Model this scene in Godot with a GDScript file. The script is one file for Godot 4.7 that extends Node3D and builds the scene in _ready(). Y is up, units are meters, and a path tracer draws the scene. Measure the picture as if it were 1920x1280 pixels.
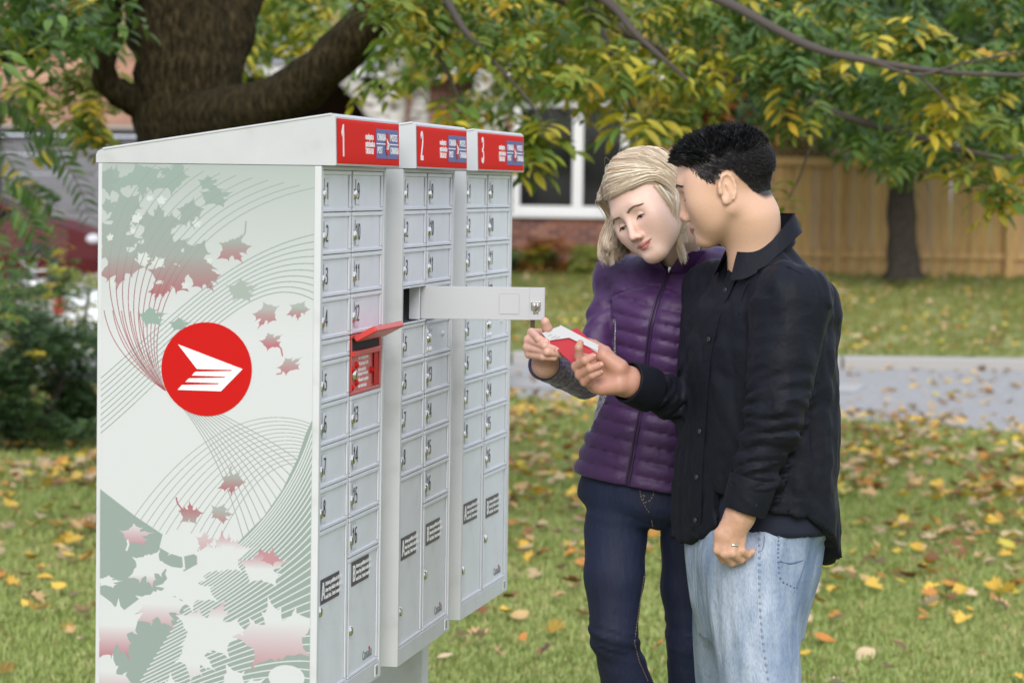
extends Node3D

# ---------------------------------------------------------------- measuring
const F := 5400.0                       # focal length in pixels of a 1920 wide picture
var cam_basis := Basis()
const EYE := Vector3(0, 1.62, 0)

func at(x: float, y: float, z: float) -> Vector3:      # a point seen at pixel x, y that lies z metres ahead
	var d := cam_basis * Vector3((x - 960.0) / F, -(y - 640.0) / F, -1.0)
	return EYE + d * (z / -d.z)

func _ready():
	cam_basis = Basis(Vector3.RIGHT, -atan(293.0 / F)) * Basis(Vector3.BACK, 0.014)
	# camera
	var cam := Camera3D.new()
	cam.name = "camera"
	var attr := CameraAttributesPhysical.new()
	attr.frustum_focal_length = 101.25
	attr.frustum_focus_distance = 5.62
	attr.frustum_near = 0.05
	attr.frustum_far = 400.0
	attr.exposure_aperture = 6.6
	cam.attributes = attr
	cam.near = 0.05
	cam.far = 400.0
	cam.fov = rad_to_deg(2.0 * atan(640.0 / F))
	add_child(cam)
	cam.transform = Transform3D(cam_basis, EYE)
	cam.current = true
	# sky
	var sm := ProceduralSkyMaterial.new()
	sm.sky_top_color = Color(0.84, 0.89, 0.99)
	sm.sky_horizon_color = Color(0.92, 0.95, 1.0)
	sm.sky_curve = 0.3
	sm.ground_bottom_color = Color(0.25, 0.26, 0.2)
	sm.ground_horizon_color = Color(0.5, 0.5, 0.47)
	sm.sun_angle_max = 1.0
	var sky := Sky.new()
	sky.sky_material = sm
	var env := Environment.new()
	env.background_mode = Environment.BG_SKY
	env.sky = sky
	env.background_energy_multiplier = 1.0
	env.tonemap_mode = Environment.TONE_MAPPER_LINEAR
	env.tonemap_exposure = 1.38
	env.sdfgi_enabled = true
	env.ssao_enabled = true
	env.ssil_enabled = true
	var we := WorldEnvironment.new()
	we.name = "world_environment"
	we.environment = env
	add_child(we)
	# the sun behind thin cloud: a broad soft light from behind the camera
	var sun := DirectionalLight3D.new()
	sun.name = "sun"
	sun.light_color = Color(1.0, 0.99, 0.985)
	sun.light_energy = 0.66
	sun.light_angular_distance = 36.0
	sun.shadow_enabled = true
	add_child(sun)
	sun.look_at_from_position(Vector3(-0.2, 6.0, 9), Vector3.ZERO, Vector3.UP)
	make_materials()
	start_bodies()
	build_ground()
	build_houses()
	build_trees()
	build_lawn()
	build_cars()
	build_mailboxes()
	build_people()

# ---------------------------------------------------------------- helpers
var rng := RandomNumberGenerator.new()
var M := {}

func lin(r: float, g: float, b: float) -> Color:       # a real-world base colour
	return Color(r, g, b).linear_to_srgb()

func mat(c: Color, rough := 0.7, metal := 0.0) -> StandardMaterial3D:
	var m := StandardMaterial3D.new()
	m.albedo_color = c
	m.roughness = rough
	m.metallic = metal
	return m

func vmat(rough := 0.8, c := Color.WHITE) -> StandardMaterial3D:   # colour comes from the vertices
	var m := mat(c, rough)
	m.vertex_color_use_as_albedo = true
	return m

func noise_tex(size: int, freq: float, ramp: Array, seed_ := 1, octaves := 4, normal := false, bump := 4.0) -> NoiseTexture2D:
	var n := FastNoiseLite.new()
	n.seed = seed_
	n.frequency = freq
	n.fractal_octaves = octaves
	var t := NoiseTexture2D.new()
	t.width = size
	t.height = size
	t.seamless = true
	t.noise = n
	if normal:
		t.as_normal_map = true
		t.bump_strength = bump
	if ramp.size():
		var g := Gradient.new()
		g.offsets = PackedFloat32Array()
		g.colors = PackedColorArray()
		var offs := PackedFloat32Array()
		var cols := PackedColorArray()
		for r in ramp:
			offs.append(r[0])
			cols.append(r[1])
		g.offsets = offs
		g.colors = cols
		t.color_ramp = g
	return t

func tri(m: StandardMaterial3D, scale: float, world := true) -> StandardMaterial3D:
	m.uv1_triplanar = true
	m.uv1_world_triplanar = world
	m.uv1_scale = Vector3.ONE * scale
	return m

class G:                                                # collects triangles for one mesh
	var v := PackedVector3Array()
	var n := PackedVector3Array()
	var c := PackedColorArray()
	var uv := PackedVector2Array()
	var ix := PackedInt32Array()
	var col := Color.WHITE
	var xf := Transform3D()

	func vert(p: Vector3, nn: Vector3, u := Vector2.ZERO) -> int:
		v.append(xf * p)
		n.append((xf.basis * nn).normalized())
		c.append(col)
		uv.append(u)
		return v.size() - 1

	func t(a: int, b: int, d: int) -> void:             # counter-clockwise seen from outside
		ix.append(a)
		ix.append(d)
		ix.append(b)

	func q(a: int, b: int, d: int, e: int) -> void:
		t(a, b, d)
		t(a, d, e)

	func quad(a: Vector3, b: Vector3, d: Vector3, e: Vector3, flip_uv := false) -> void:
		var nn := (b - a).cross(e - a).normalized()
		var i := vert(a, nn, Vector2(0, 1))
		vert(b, nn, Vector2(1, 1))
		vert(d, nn, Vector2(1, 0))
		vert(e, nn, Vector2(0, 0))
		q(i, i + 1, i + 2, i + 3)

	func tri3(a: Vector3, b: Vector3, d: Vector3) -> void:
		var nn := (b - a).cross(d - a).normalized()
		var i := vert(a, nn)
		vert(b, nn)
		vert(d, nn)
		t(i, i + 1, i + 2)

	func box(lo: Vector3, hi: Vector3, r := 0.0) -> void:   # with rounded-looking chamfers of r
		var p := [lo, hi]
		var ids := {}
		for ax in 3:
			for s in 2:
				var nn := Vector3.ZERO
				nn[ax] = 1.0 if s else -1.0
				for k in 4:
					var b1 := (ax + 1) % 3
					var b2 := (ax + 2) % 3
					var s1 := k & 1
					var s2 := k >> 1
					var w := Vector3.ZERO
					w[ax] = p[s][ax]
					w[b1] = p[s1][b1] + (r if s1 == 0 else -r)
					w[b2] = p[s2][b2] + (r if s2 == 0 else -r)
					var code := [0, 0, 0]
					code[ax] = s
					code[b1] = s1
					code[b2] = s2
					ids[[ax, code[0], code[1], code[2]]] = vert(w, nn, Vector2(w[b1], w[b2]))
				var f := func(s1, s2):
					var code := [0, 0, 0]
					code[ax] = s
					code[(ax + 1) % 3] = s1
					code[(ax + 2) % 3] = s2
					return ids[[ax, code[0], code[1], code[2]]]
				if s:
					q(f.call(0, 0), f.call(1, 0), f.call(1, 1), f.call(0, 1))
				else:
					q(f.call(0, 0), f.call(0, 1), f.call(1, 1), f.call(1, 0))
		if r <= 0.0:
			return
		var ctr := (lo + hi) * 0.5
		for ax in 3:                                     # edges along ax
			var b1 := (ax + 1) % 3
			var b2 := (ax + 2) % 3
			for s1 in 2:
				for s2 in 2:
					var w := []
					for e in [[0, b1], [1, b1], [1, b2], [0, b2]]:
						var code := [0, 0, 0]
						code[ax] = e[0]
						code[b1] = s1
						code[b2] = s2
						w.append(ids[[e[1], code[0], code[1], code[2]]])
					if (s1 == s2):
						q(w[0], w[3], w[2], w[1])
					else:
						q(w[0], w[1], w[2], w[3])
		for k in 8:
			var a := [k & 1, (k >> 1) & 1, k >> 2]
			var i0: int = ids[[0, a[0], a[1], a[2]]]
			var i1: int = ids[[1, a[0], a[1], a[2]]]
			var i2: int = ids[[2, a[0], a[1], a[2]]]
			if (a[0] + a[1] + a[2]) % 2 == 1:
				t(i0, i1, i2)
			else:
				t(i0, i2, i1)

	func tube(pts: Array, rad: Array, sides := 8, capped := true, flat := Vector2.ONE) -> void:
		var up := Vector3.UP
		var first: int = v.size()
		var cnt := pts.size()
		var side := Vector3.ZERO
		for i in cnt:
			var d: Vector3 = (pts[mini(i + 1, cnt - 1)] - pts[maxi(i - 1, 0)]).normalized()
			if side == Vector3.ZERO:
				side = d.cross(Vector3.UP if absf(d.y) < 0.9 else Vector3.RIGHT).normalized()
			side = (side - d * side.dot(d)).normalized()
			up = side.cross(d).normalized()
			for k in sides:
				var a := TAU * k / sides
				var o := side * cos(a) * flat.x + up * sin(a) * flat.y
				vert(pts[i] + o * rad[i], side * cos(a) * flat.y + up * sin(a) * flat.x, Vector2(float(k) / sides, i))
		for i in cnt - 1:
			for k in sides:
				var k2 := (k + 1) % sides
				q(first + i * sides + k, first + (i + 1) * sides + k, first + (i + 1) * sides + k2, first + i * sides + k2)
		if capped:
			for e in [0, cnt - 1]:
				var d: Vector3 = (pts[e] - pts[1 if e == 0 else cnt - 2]).normalized()
				var m := vert(pts[e], d)
				var base: int = v.size()
				for k in sides:
					vert(xf.affine_inverse() * v[first + e * sides + k], d)
				for k in sides:
					var k2 := (k + 1) % sides
					if e == 0:
						t(m, base + k, base + k2)
					else:
						t(m, base + k2, base + k)

	func lathe(prof: Array, b: Transform3D, sides := 20) -> void:   # prof: Vector2(radius, height along b's y)
		var rows := prof.size()
		var first: int = v.size()
		for i in rows:
			var p0: Vector2 = prof[maxi(i - 1, 0)]
			var p1: Vector2 = prof[mini(i + 1, rows - 1)]
			var tn := (p1 - p0).normalized()
			for k in sides:
				var a := TAU * k / sides
				var rd := Vector3(cos(a), 0, -sin(a))
				vert(b * (rd * prof[i].x + Vector3(0, prof[i].y, 0)), b.basis * (rd * tn.y - Vector3(0, tn.x, 0)), Vector2(float(k) / sides, prof[i].y))
		for i in rows - 1:
			for k in sides:
				var k2 := (k + 1) % sides
				q(first + i * sides + k, first + i * sides + k2, first + (i + 1) * sides + k2, first + (i + 1) * sides + k)

	func prism(poly: PackedVector2Array, z0: float, z1: float, b := Transform3D(), sides := true) -> void:   # polygon in x, y, counter-clockwise
		var tris := Geometry2D.triangulate_polygon(poly)
		var ccw := not Geometry2D.is_polygon_clockwise(poly)
		for s in 2:
			var first: int = v.size()
			for p in poly:
				vert(b * Vector3(p.x, p.y, z1 if s else z0), b.basis * Vector3(0, 0, 1 if s else -1), p)
			for i in range(0, tris.size(), 3):
				var a := poly[tris[i]]
				var bb := poly[tris[i + 1]]
				var cc := poly[tris[i + 2]]
				var pos := (bb - a).cross(cc - a) > 0.0
				if pos == (s == 1):
					t(first + tris[i], first + tris[i + 1], first + tris[i + 2])
				else:
					t(first + tris[i], first + tris[i + 2], first + tris[i + 1])
			if not sides:
				if s == 0:
					v.resize(first); n.resize(first); c.resize(first); uv.resize(first)
					ix.resize(ix.size() - tris.size())
		if sides:
			for i in poly.size():
				var a := poly[i]
				var e := poly[(i + 1) % poly.size()]
				if not ccw:
					var sw := a
					a = e
					e = sw
				quad(b * Vector3(a.x, a.y, z0), b * Vector3(e.x, e.y, z0), b * Vector3(e.x, e.y, z1), b * Vector3(a.x, a.y, z1))

	func ball(ctr: Vector3, r: Vector3, us := 14, vs := 9) -> void:
		var first: int = v.size()
		for j in vs + 1:
			var b := PI * j / vs - PI / 2
			for i in us + 1:
				var a := TAU * i / us
				var d := Vector3(cos(a) * cos(b), sin(b), -sin(a) * cos(b))
				vert(ctr + d * r, d / r, Vector2(float(i) / us, 1.0 - float(j) / vs))
		for j in vs:
			for i in us:
				var k := first + j * (us + 1) + i
				q(k, k + 1, k + us + 2, k + us + 1)

	func grid(fn: Callable, us: int, vs: int) -> void:   # fn(u, v) -> point; smooth
		var first: int = v.size()
		for j in vs + 1:
			for i in us + 1:
				var u := float(i) / us
				var w := float(j) / vs
				var p: Vector3 = fn.call(u, w)
				var e := 0.004
				var du: Vector3 = fn.call(minf(u + e, 1.0), w) - fn.call(maxf(u - e, 0.0), w)
				var dv: Vector3 = fn.call(u, minf(w + e, 1.0)) - fn.call(u, maxf(w - e, 0.0))
				vert(p, du.cross(dv), Vector2(u, 1.0 - w))
		for j in vs:
			for i in us:
				var k := first + j * (us + 1) + i
				q(k, k + 1, k + us + 2, k + us + 1)

	func mesh() -> ArrayMesh:
		var a := []
		a.resize(Mesh.ARRAY_MAX)
		a[Mesh.ARRAY_VERTEX] = v
		a[Mesh.ARRAY_NORMAL] = n
		a[Mesh.ARRAY_COLOR] = c
		a[Mesh.ARRAY_TEX_UV] = uv
		a[Mesh.ARRAY_INDEX] = ix
		var m := ArrayMesh.new()
		m.add_surface_from_arrays(Mesh.PRIMITIVE_TRIANGLES, a)
		return m

func numbered(called: String) -> String:
	if not has_node(called):
		return called
	var i := 1
	while has_node("%s_%03d" % [called, i]):
		i += 1
	return "%s_%03d" % [called, i]

var used := {}
func put(called: String, what, m: Material, parent: Node = self, kind := "") -> MeshInstance3D:
	var o := MeshInstance3D.new()
	o.mesh = what.mesh() if what is G else what
	o.material_override = m
	var key := [parent.get_instance_id(), called]
	used[key] = used.get(key, -1) + 1
	o.name = called if used[key] == 0 else "%s_%03d" % [called, used[key]]
	parent.add_child(o, true)
	if kind:
		o.set_meta("kind", kind)
	return o

func thing(called: String, label: String, category: String, where := Transform3D(), group := "") -> Node3D:
	var o := Node3D.new()
	var key := [get_instance_id(), called]
	used[key] = used.get(key, -1) + 1
	o.name = called if used[key] == 0 else "%s_%03d" % [called, used[key]]
	add_child(o, true)
	o.transform = where
	return tag(o, label, category, group)

func tag(o: Node3D, label: String, category: String, group := "") -> Node3D:
	o.set_meta("label", label)
	o.set_meta("category", category)
	if group:
		o.set_meta("group", group)
	return o

func scatter(called: String, mesh_: Mesh, m: Material, where: Array, tint: Array, parent: Node = self) -> MultiMeshInstance3D:
	var mm := MultiMesh.new()
	mm.transform_format = MultiMesh.TRANSFORM_3D
	mm.use_colors = tint.size() > 0
	mm.mesh = mesh_
	mm.instance_count = where.size()
	for i in where.size():
		mm.set_instance_transform(i, where[i])
		if tint.size():
			mm.set_instance_color(i, tint[i])
	var o := MultiMeshInstance3D.new()
	o.multimesh = mm
	o.material_override = m
	var key := [parent.get_instance_id(), called]
	used[key] = used.get(key, -1) + 1
	o.name = called if used[key] == 0 else "%s_%03d" % [called, used[key]]
	parent.add_child(o, true)
	o.set_meta("kind", "stuff")
	return o

func words(text: String, size: float, depth := 0.0006, width_scale := 1.0, centred := false, weight := 700) -> ArrayMesh:   # lettering, cap height about size, left baseline at the origin
	var key := [text, size, width_scale, centred, weight]
	if word_cache.has(key):
		return word_cache[key]
	var tm := TextMesh.new()
	var f := SystemFont.new()
	f.font_names = PackedStringArray(["Droid Sans"])
	f.font_weight = weight
	tm.font = f
	tm.text = text
	tm.font_size = 64
	tm.pixel_size = size / 46.0
	tm.depth = depth
	tm.curve_step = 2.0
	tm.horizontal_alignment = HORIZONTAL_ALIGNMENT_CENTER if centred else HORIZONTAL_ALIGNMENT_LEFT
	tm.vertical_alignment = VERTICAL_ALIGNMENT_CENTER
	var arr := tm.get_mesh_arrays() if false else []
	var am := ArrayMesh.new()
	for s in tm.get_surface_count():
		arr = tm.surface_get_arrays(s)
		var vs: PackedVector3Array = arr[Mesh.ARRAY_VERTEX]
		for i in vs.size():
			vs[i] = Vector3(vs[i].x * width_scale, vs[i].y, vs[i].z)
		arr[Mesh.ARRAY_VERTEX] = vs
		for j in Mesh.ARRAY_MAX:
			if j not in [Mesh.ARRAY_VERTEX, Mesh.ARRAY_NORMAL, Mesh.ARRAY_INDEX]:
				arr[j] = null
		am.add_surface_from_arrays(Mesh.PRIMITIVE_TRIANGLES, arr)
	word_cache[key] = am
	return am
var word_cache := {}

func make_materials():
	M.paint = mat(lin(0.62, 0.63, 0.645), 0.42)
	M.cap = mat(lin(0.54, 0.55, 0.56), 0.4)
	M.door = mat(lin(0.73, 0.74, 0.78), 0.38)
	for k in ["paint", "cap", "door"]:
		M[k].roughness_texture = noise_tex(256, 0.03, [[0.0, Color(0.8, 0.8, 0.8)], [1.0, Color(1, 1, 1)]], 5)
		M[k].roughness = 0.5
		M[k].albedo_texture = noise_tex(512, 0.012, [[0.0, Color(0.925, 0.92, 0.905)], [0.35, Color(0.975, 0.975, 0.97)], [1.0, Color(1, 1, 1)]], 6, 6)
		tri(M[k], 1.6, false)
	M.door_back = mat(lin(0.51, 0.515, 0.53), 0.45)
	M.chrome = mat(lin(0.75, 0.72, 0.66), 0.18, 1.0)
	M.brass = mat(lin(0.32, 0.22, 0.11), 0.35, 1.0)
	M.ink = mat(lin(0.02, 0.02, 0.025), 0.6)
	M.ink_grey = mat(lin(0.22, 0.22, 0.23), 0.6)
	M.plate_dark = mat(lin(0.075, 0.06, 0.075), 0.45)
	M.label_white = mat(lin(0.75, 0.75, 0.75), 0.5)
	M.label_grey = mat(lin(0.25, 0.25, 0.25), 0.5)
	M.red_print = mat(lin(0.52, 0.010, 0.008), 0.45)
	M.red_print.metallic_specular = 0.25
	M.red_gloss = mat(lin(0.70, 0.018, 0.010), 0.55)
	M.red_gloss.metallic_specular = 0.12
	M.red_panel = mat(lin(0.60, 0.11, 0.10), 0.35)
	M.red_flap = mat(lin(0.66, 0.06, 0.05), 0.35)
	M.blue_print = mat(lin(0.03, 0.05, 0.25), 0.4)
	M.white_print = mat(lin(0.82, 0.82, 0.82), 0.45)
	M.dark = mat(lin(0.015, 0.015, 0.017), 0.7)
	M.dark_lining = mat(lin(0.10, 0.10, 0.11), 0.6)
	more_materials()
	people_materials()
func more_materials():
	M.soil = mat(Color.WHITE, 0.95)
	M.soil.albedo_texture = noise_tex(512, 0.02, [[0.0, lin(0.12, 0.165, 0.04)], [0.45, lin(0.19, 0.22, 0.055)], [0.75, lin(0.27, 0.26, 0.08)], [1.0, lin(0.32, 0.25, 0.11)]], 3, 6)
	tri(M.soil, 0.6)
	M.asphalt = mat(Color.WHITE, 0.85)
	M.asphalt.albedo_texture = noise_tex(512, 0.03, [[0.0, lin(0.235, 0.226, 0.214)], [0.5, lin(0.30, 0.29, 0.276)], [1.0, lin(0.38, 0.367, 0.35)]], 9, 6)
	tri(M.asphalt, 0.7)
	M.concrete = mat(lin(0.37, 0.355, 0.335), 0.85)
	M.concrete_warm = mat(Color.WHITE, 0.85)
	M.concrete_warm.albedo_texture = noise_tex(256, 0.03, [[0.0, lin(0.36, 0.31, 0.26)], [1.0, lin(0.48, 0.43, 0.37)]], 19, 5)
	tri(M.concrete_warm, 0.4)
	M.mortar = mat(lin(0.42, 0.37, 0.33), 0.9)
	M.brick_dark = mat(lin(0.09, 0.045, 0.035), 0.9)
	M.white_trim = mat(lin(0.78, 0.78, 0.78), 0.5)
	M.dark_trim = mat(lin(0.025, 0.025, 0.03), 0.5)
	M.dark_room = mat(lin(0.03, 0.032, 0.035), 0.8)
	M.garage_grey = mat(lin(0.17, 0.17, 0.185), 0.55)
	M.pale_wall = mat(lin(0.6, 0.6, 0.6), 0.7)
	M.window_glass = mat(Color(0.02, 0.025, 0.03, 0.25), 0.05)
	M.window_glass.transparency = BaseMaterial3D.TRANSPARENCY_ALPHA
	M.shingle = mat(Color.WHITE, 0.9)
	M.shingle.albedo_texture = noise_tex(256, 0.05, [[0.0, lin(0.20, 0.20, 0.21)], [1.0, lin(0.36, 0.35, 0.35)]], 11, 5)
	tri(M.shingle, 0.6)
	M.wood_tex = noise_tex(256, 0.02, [[0.0, Color(0.72, 0.72, 0.72)], [0.5, Color(0.9, 0.9, 0.9)], [1.0, Color(1, 1, 1)]], 31, 5)
	M.bark = bark_mat(lin(0.009, 0.007, 0.004), lin(0.085, 0.066, 0.034), 3.4)
	M.bark_dark = bark_mat(lin(0.035, 0.03, 0.025), lin(0.09, 0.075, 0.06), 2.0)
	M.birch = mat(Color.WHITE, 0.7)
	M.birch.albedo_texture = noise_tex(256, 0.03, [[0.0, lin(0.06, 0.05, 0.045)], [0.30, lin(0.2, 0.17, 0.15)], [0.36, lin(0.62, 0.58, 0.54)], [1.0, lin(0.74, 0.71, 0.68)]], 41, 4)
	tri(M.birch, 1.0)
	M.birch.uv1_scale = Vector3(0.5, 1.6, 0.5)
	M.twig = mat(lin(0.075, 0.06, 0.05), 0.85)
	M.twig_green = mat(lin(0.12, 0.13, 0.05), 0.7)
	M.rubber = mat(lin(0.02, 0.02, 0.02), 0.8)
	M.rim_grey = mat(lin(0.4, 0.4, 0.42), 0.3, 0.9)
	M.car_red = mat(lin(0.075, 0.010, 0.011), 0.4)
	M.car_red.metallic_specular = 0.3
	M.car_white = mat(lin(0.78, 0.79, 0.80), 0.3)
	M.car_glass = mat(lin(0.02, 0.022, 0.026), 0.2)
	M.car_glass.metallic_specular = 0.15
	M.lamp_glass = mat(lin(0.6, 0.6, 0.62), 0.1)
	M.lamp_red = mat(lin(0.6, 0.02, 0.02), 0.2)

func bark_mat(a: Color, b: Color, scale: float) -> StandardMaterial3D:
	var m := mat(Color.WHITE, 0.95)
	m.metallic_specular = 0.15
	m.albedo_texture = noise_tex(512, 0.02, [[0.0, a], [0.45, a.lerp(b, 0.4)], [0.75, a.lerp(b, 0.8)], [1.0, b]], 51, 6)
	m.normal_enabled = true
	m.normal_texture = noise_tex(512, 0.025, [], 51, 6, true, 14.0)
	m.normal_scale = 1.2
	tri(m, scale)
	m.uv1_scale = Vector3(scale * 1.3, scale * 0.3, scale * 1.3)
	return m


func people_materials():
	M.skin_v = vmat(0.5)
	M.skin_v.subsurf_scatter_enabled = true
	M.skin_v.subsurf_scatter_strength = 0.12
	M.skin_v.albedo_texture = noise_tex(256, 0.06, [[0.0, Color(0.95, 0.93, 0.92)], [0.5, Color(0.985, 0.98, 0.975)], [1.0, Color(1, 1, 1)]], 71, 5)
	tri(M.skin_v, 14.0)
	M.skin_v.heightmap_enabled = true
	M.skin_v.heightmap_texture = noise_tex(256, 0.12, [], 73, 4)
	M.skin_v.heightmap_scale = 0.012
	M.eye = vmat(0.08)
	M.lash = mat(lin(0.012, 0.009, 0.008), 0.7)
	M.hair_black = mat(lin(0.012, 0.011, 0.011), 0.5)
	M.brow_brown = mat(lin(0.21, 0.145, 0.10), 0.6)
	M.hair_v = vmat(0.42)
	M.silver = mat(lin(0.6, 0.58, 0.55), 0.25, 1.0)
	M.shirt = mat(lin(0.0078, 0.0090, 0.0145), 0.6)
	M.shirt.heightmap_enabled = true
	M.shirt.heightmap_texture = crease_tex(81)
	M.shirt.heightmap_scale = 0.3
	tri(M.shirt, 3.4)
	M.shirt.uv1_scale = Vector3(2.6, 2.2, 2.6)
	M.shirt.rim_enabled = true
	M.shirt.rim = 0.02
	M.shirt.metallic_specular = 0.28
	M.button = mat(lin(0.03, 0.03, 0.035), 0.3)
	M.undershirt = mat(lin(0.007, 0.010, 0.026), 0.85)
	M.denim_light = vmat(0.85)
	M.denim_light.albedo_texture = noise_tex(256, 0.16, [[0.0, Color(0.74, 0.76, 0.8)], [0.5, Color(0.92, 0.93, 0.95)], [1.0, Color(1, 1, 1)]], 61, 3)
	tri(M.denim_light, 7.0)
	M.denim_light.uv1_scale = Vector3(7.0, 2.0, 7.0)
	M.denim_light.heightmap_enabled = true
	M.denim_light.heightmap_texture = crease_tex(83)
	M.denim_light.heightmap_scale = 0.3
	M.denim_mid = mat(lin(0.20, 0.27, 0.38), 0.85)
	M.denim_seam = mat(lin(0.11, 0.16, 0.26), 0.85)
	M.denim_dark = vmat(0.75)
	M.denim_dark.albedo_texture = noise_tex(256, 0.16, [[0.0, Color(0.62, 0.66, 0.74)], [0.55, Color(0.85, 0.87, 0.9)], [1.0, Color(1, 1, 1)]], 62, 3)
	tri(M.denim_dark, 7.0)
	M.denim_dark.uv1_scale = Vector3(11.0, 2.5, 11.0)
	M.denim_dark.heightmap_enabled = true
	M.denim_dark.heightmap_texture = crease_tex(84)
	M.denim_dark.heightmap_scale = 0.12
	M.thread_pale = mat(lin(0.55, 0.53, 0.52), 0.8)
	M.thread_tan = mat(lin(0.34, 0.24, 0.14), 0.8)
	M.quilt = vmat(0.55)
	M.quilt.heightmap_enabled = true
	M.quilt.heightmap_texture = crease_tex(85)
	M.quilt.heightmap_scale = 0.1
	tri(M.quilt, 6.0)
	M.quilt.rim_enabled = true
	M.quilt.rim = 0.12
	M.quilt_plain = mat(lin(0.056, 0.018, 0.085), 0.5)
	M.lining = mat(lin(0.025, 0.013, 0.045), 0.7)
	M.knit_dark = mat(lin(0.09, 0.065, 0.14), 0.9)
	M.zip = mat(lin(0.025, 0.01, 0.04), 0.4)
	M.shoe = mat(lin(0.03, 0.028, 0.028), 0.5)
	M.red_card = mat(lin(0.42, 0.018, 0.025), 0.5)
	M.paper = mat(lin(0.50, 0.50, 0.49), 0.7)

func crease_tex(seed_: int) -> NoiseTexture2D:     # thin sharp creases of cloth
	var n := FastNoiseLite.new()
	n.seed = seed_
	n.noise_type = FastNoiseLite.TYPE_SIMPLEX_SMOOTH
	n.frequency = 0.008
	n.fractal_type = FastNoiseLite.FRACTAL_RIDGED
	n.fractal_octaves = 3
	n.fractal_gain = 0.45
	n.domain_warp_enabled = true
	n.domain_warp_amplitude = 18.0
	n.domain_warp_frequency = 0.012
	var t := NoiseTexture2D.new()
	t.width = 512
	t.height = 512
	t.seamless = true
	t.noise = n
	return t

# ---------------------------------------------------------------- the mailboxes
const BW := 0.50        # width of a cabinet
const BD := 0.408
const B0 := 0.67        # underside
const BT := 1.649
const DT := 1.6425      # top of the doors
const PT := 0.0751      # height of one compartment
const COL := [[0.014, 0.2325], [0.2455, 0.4865]]

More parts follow.
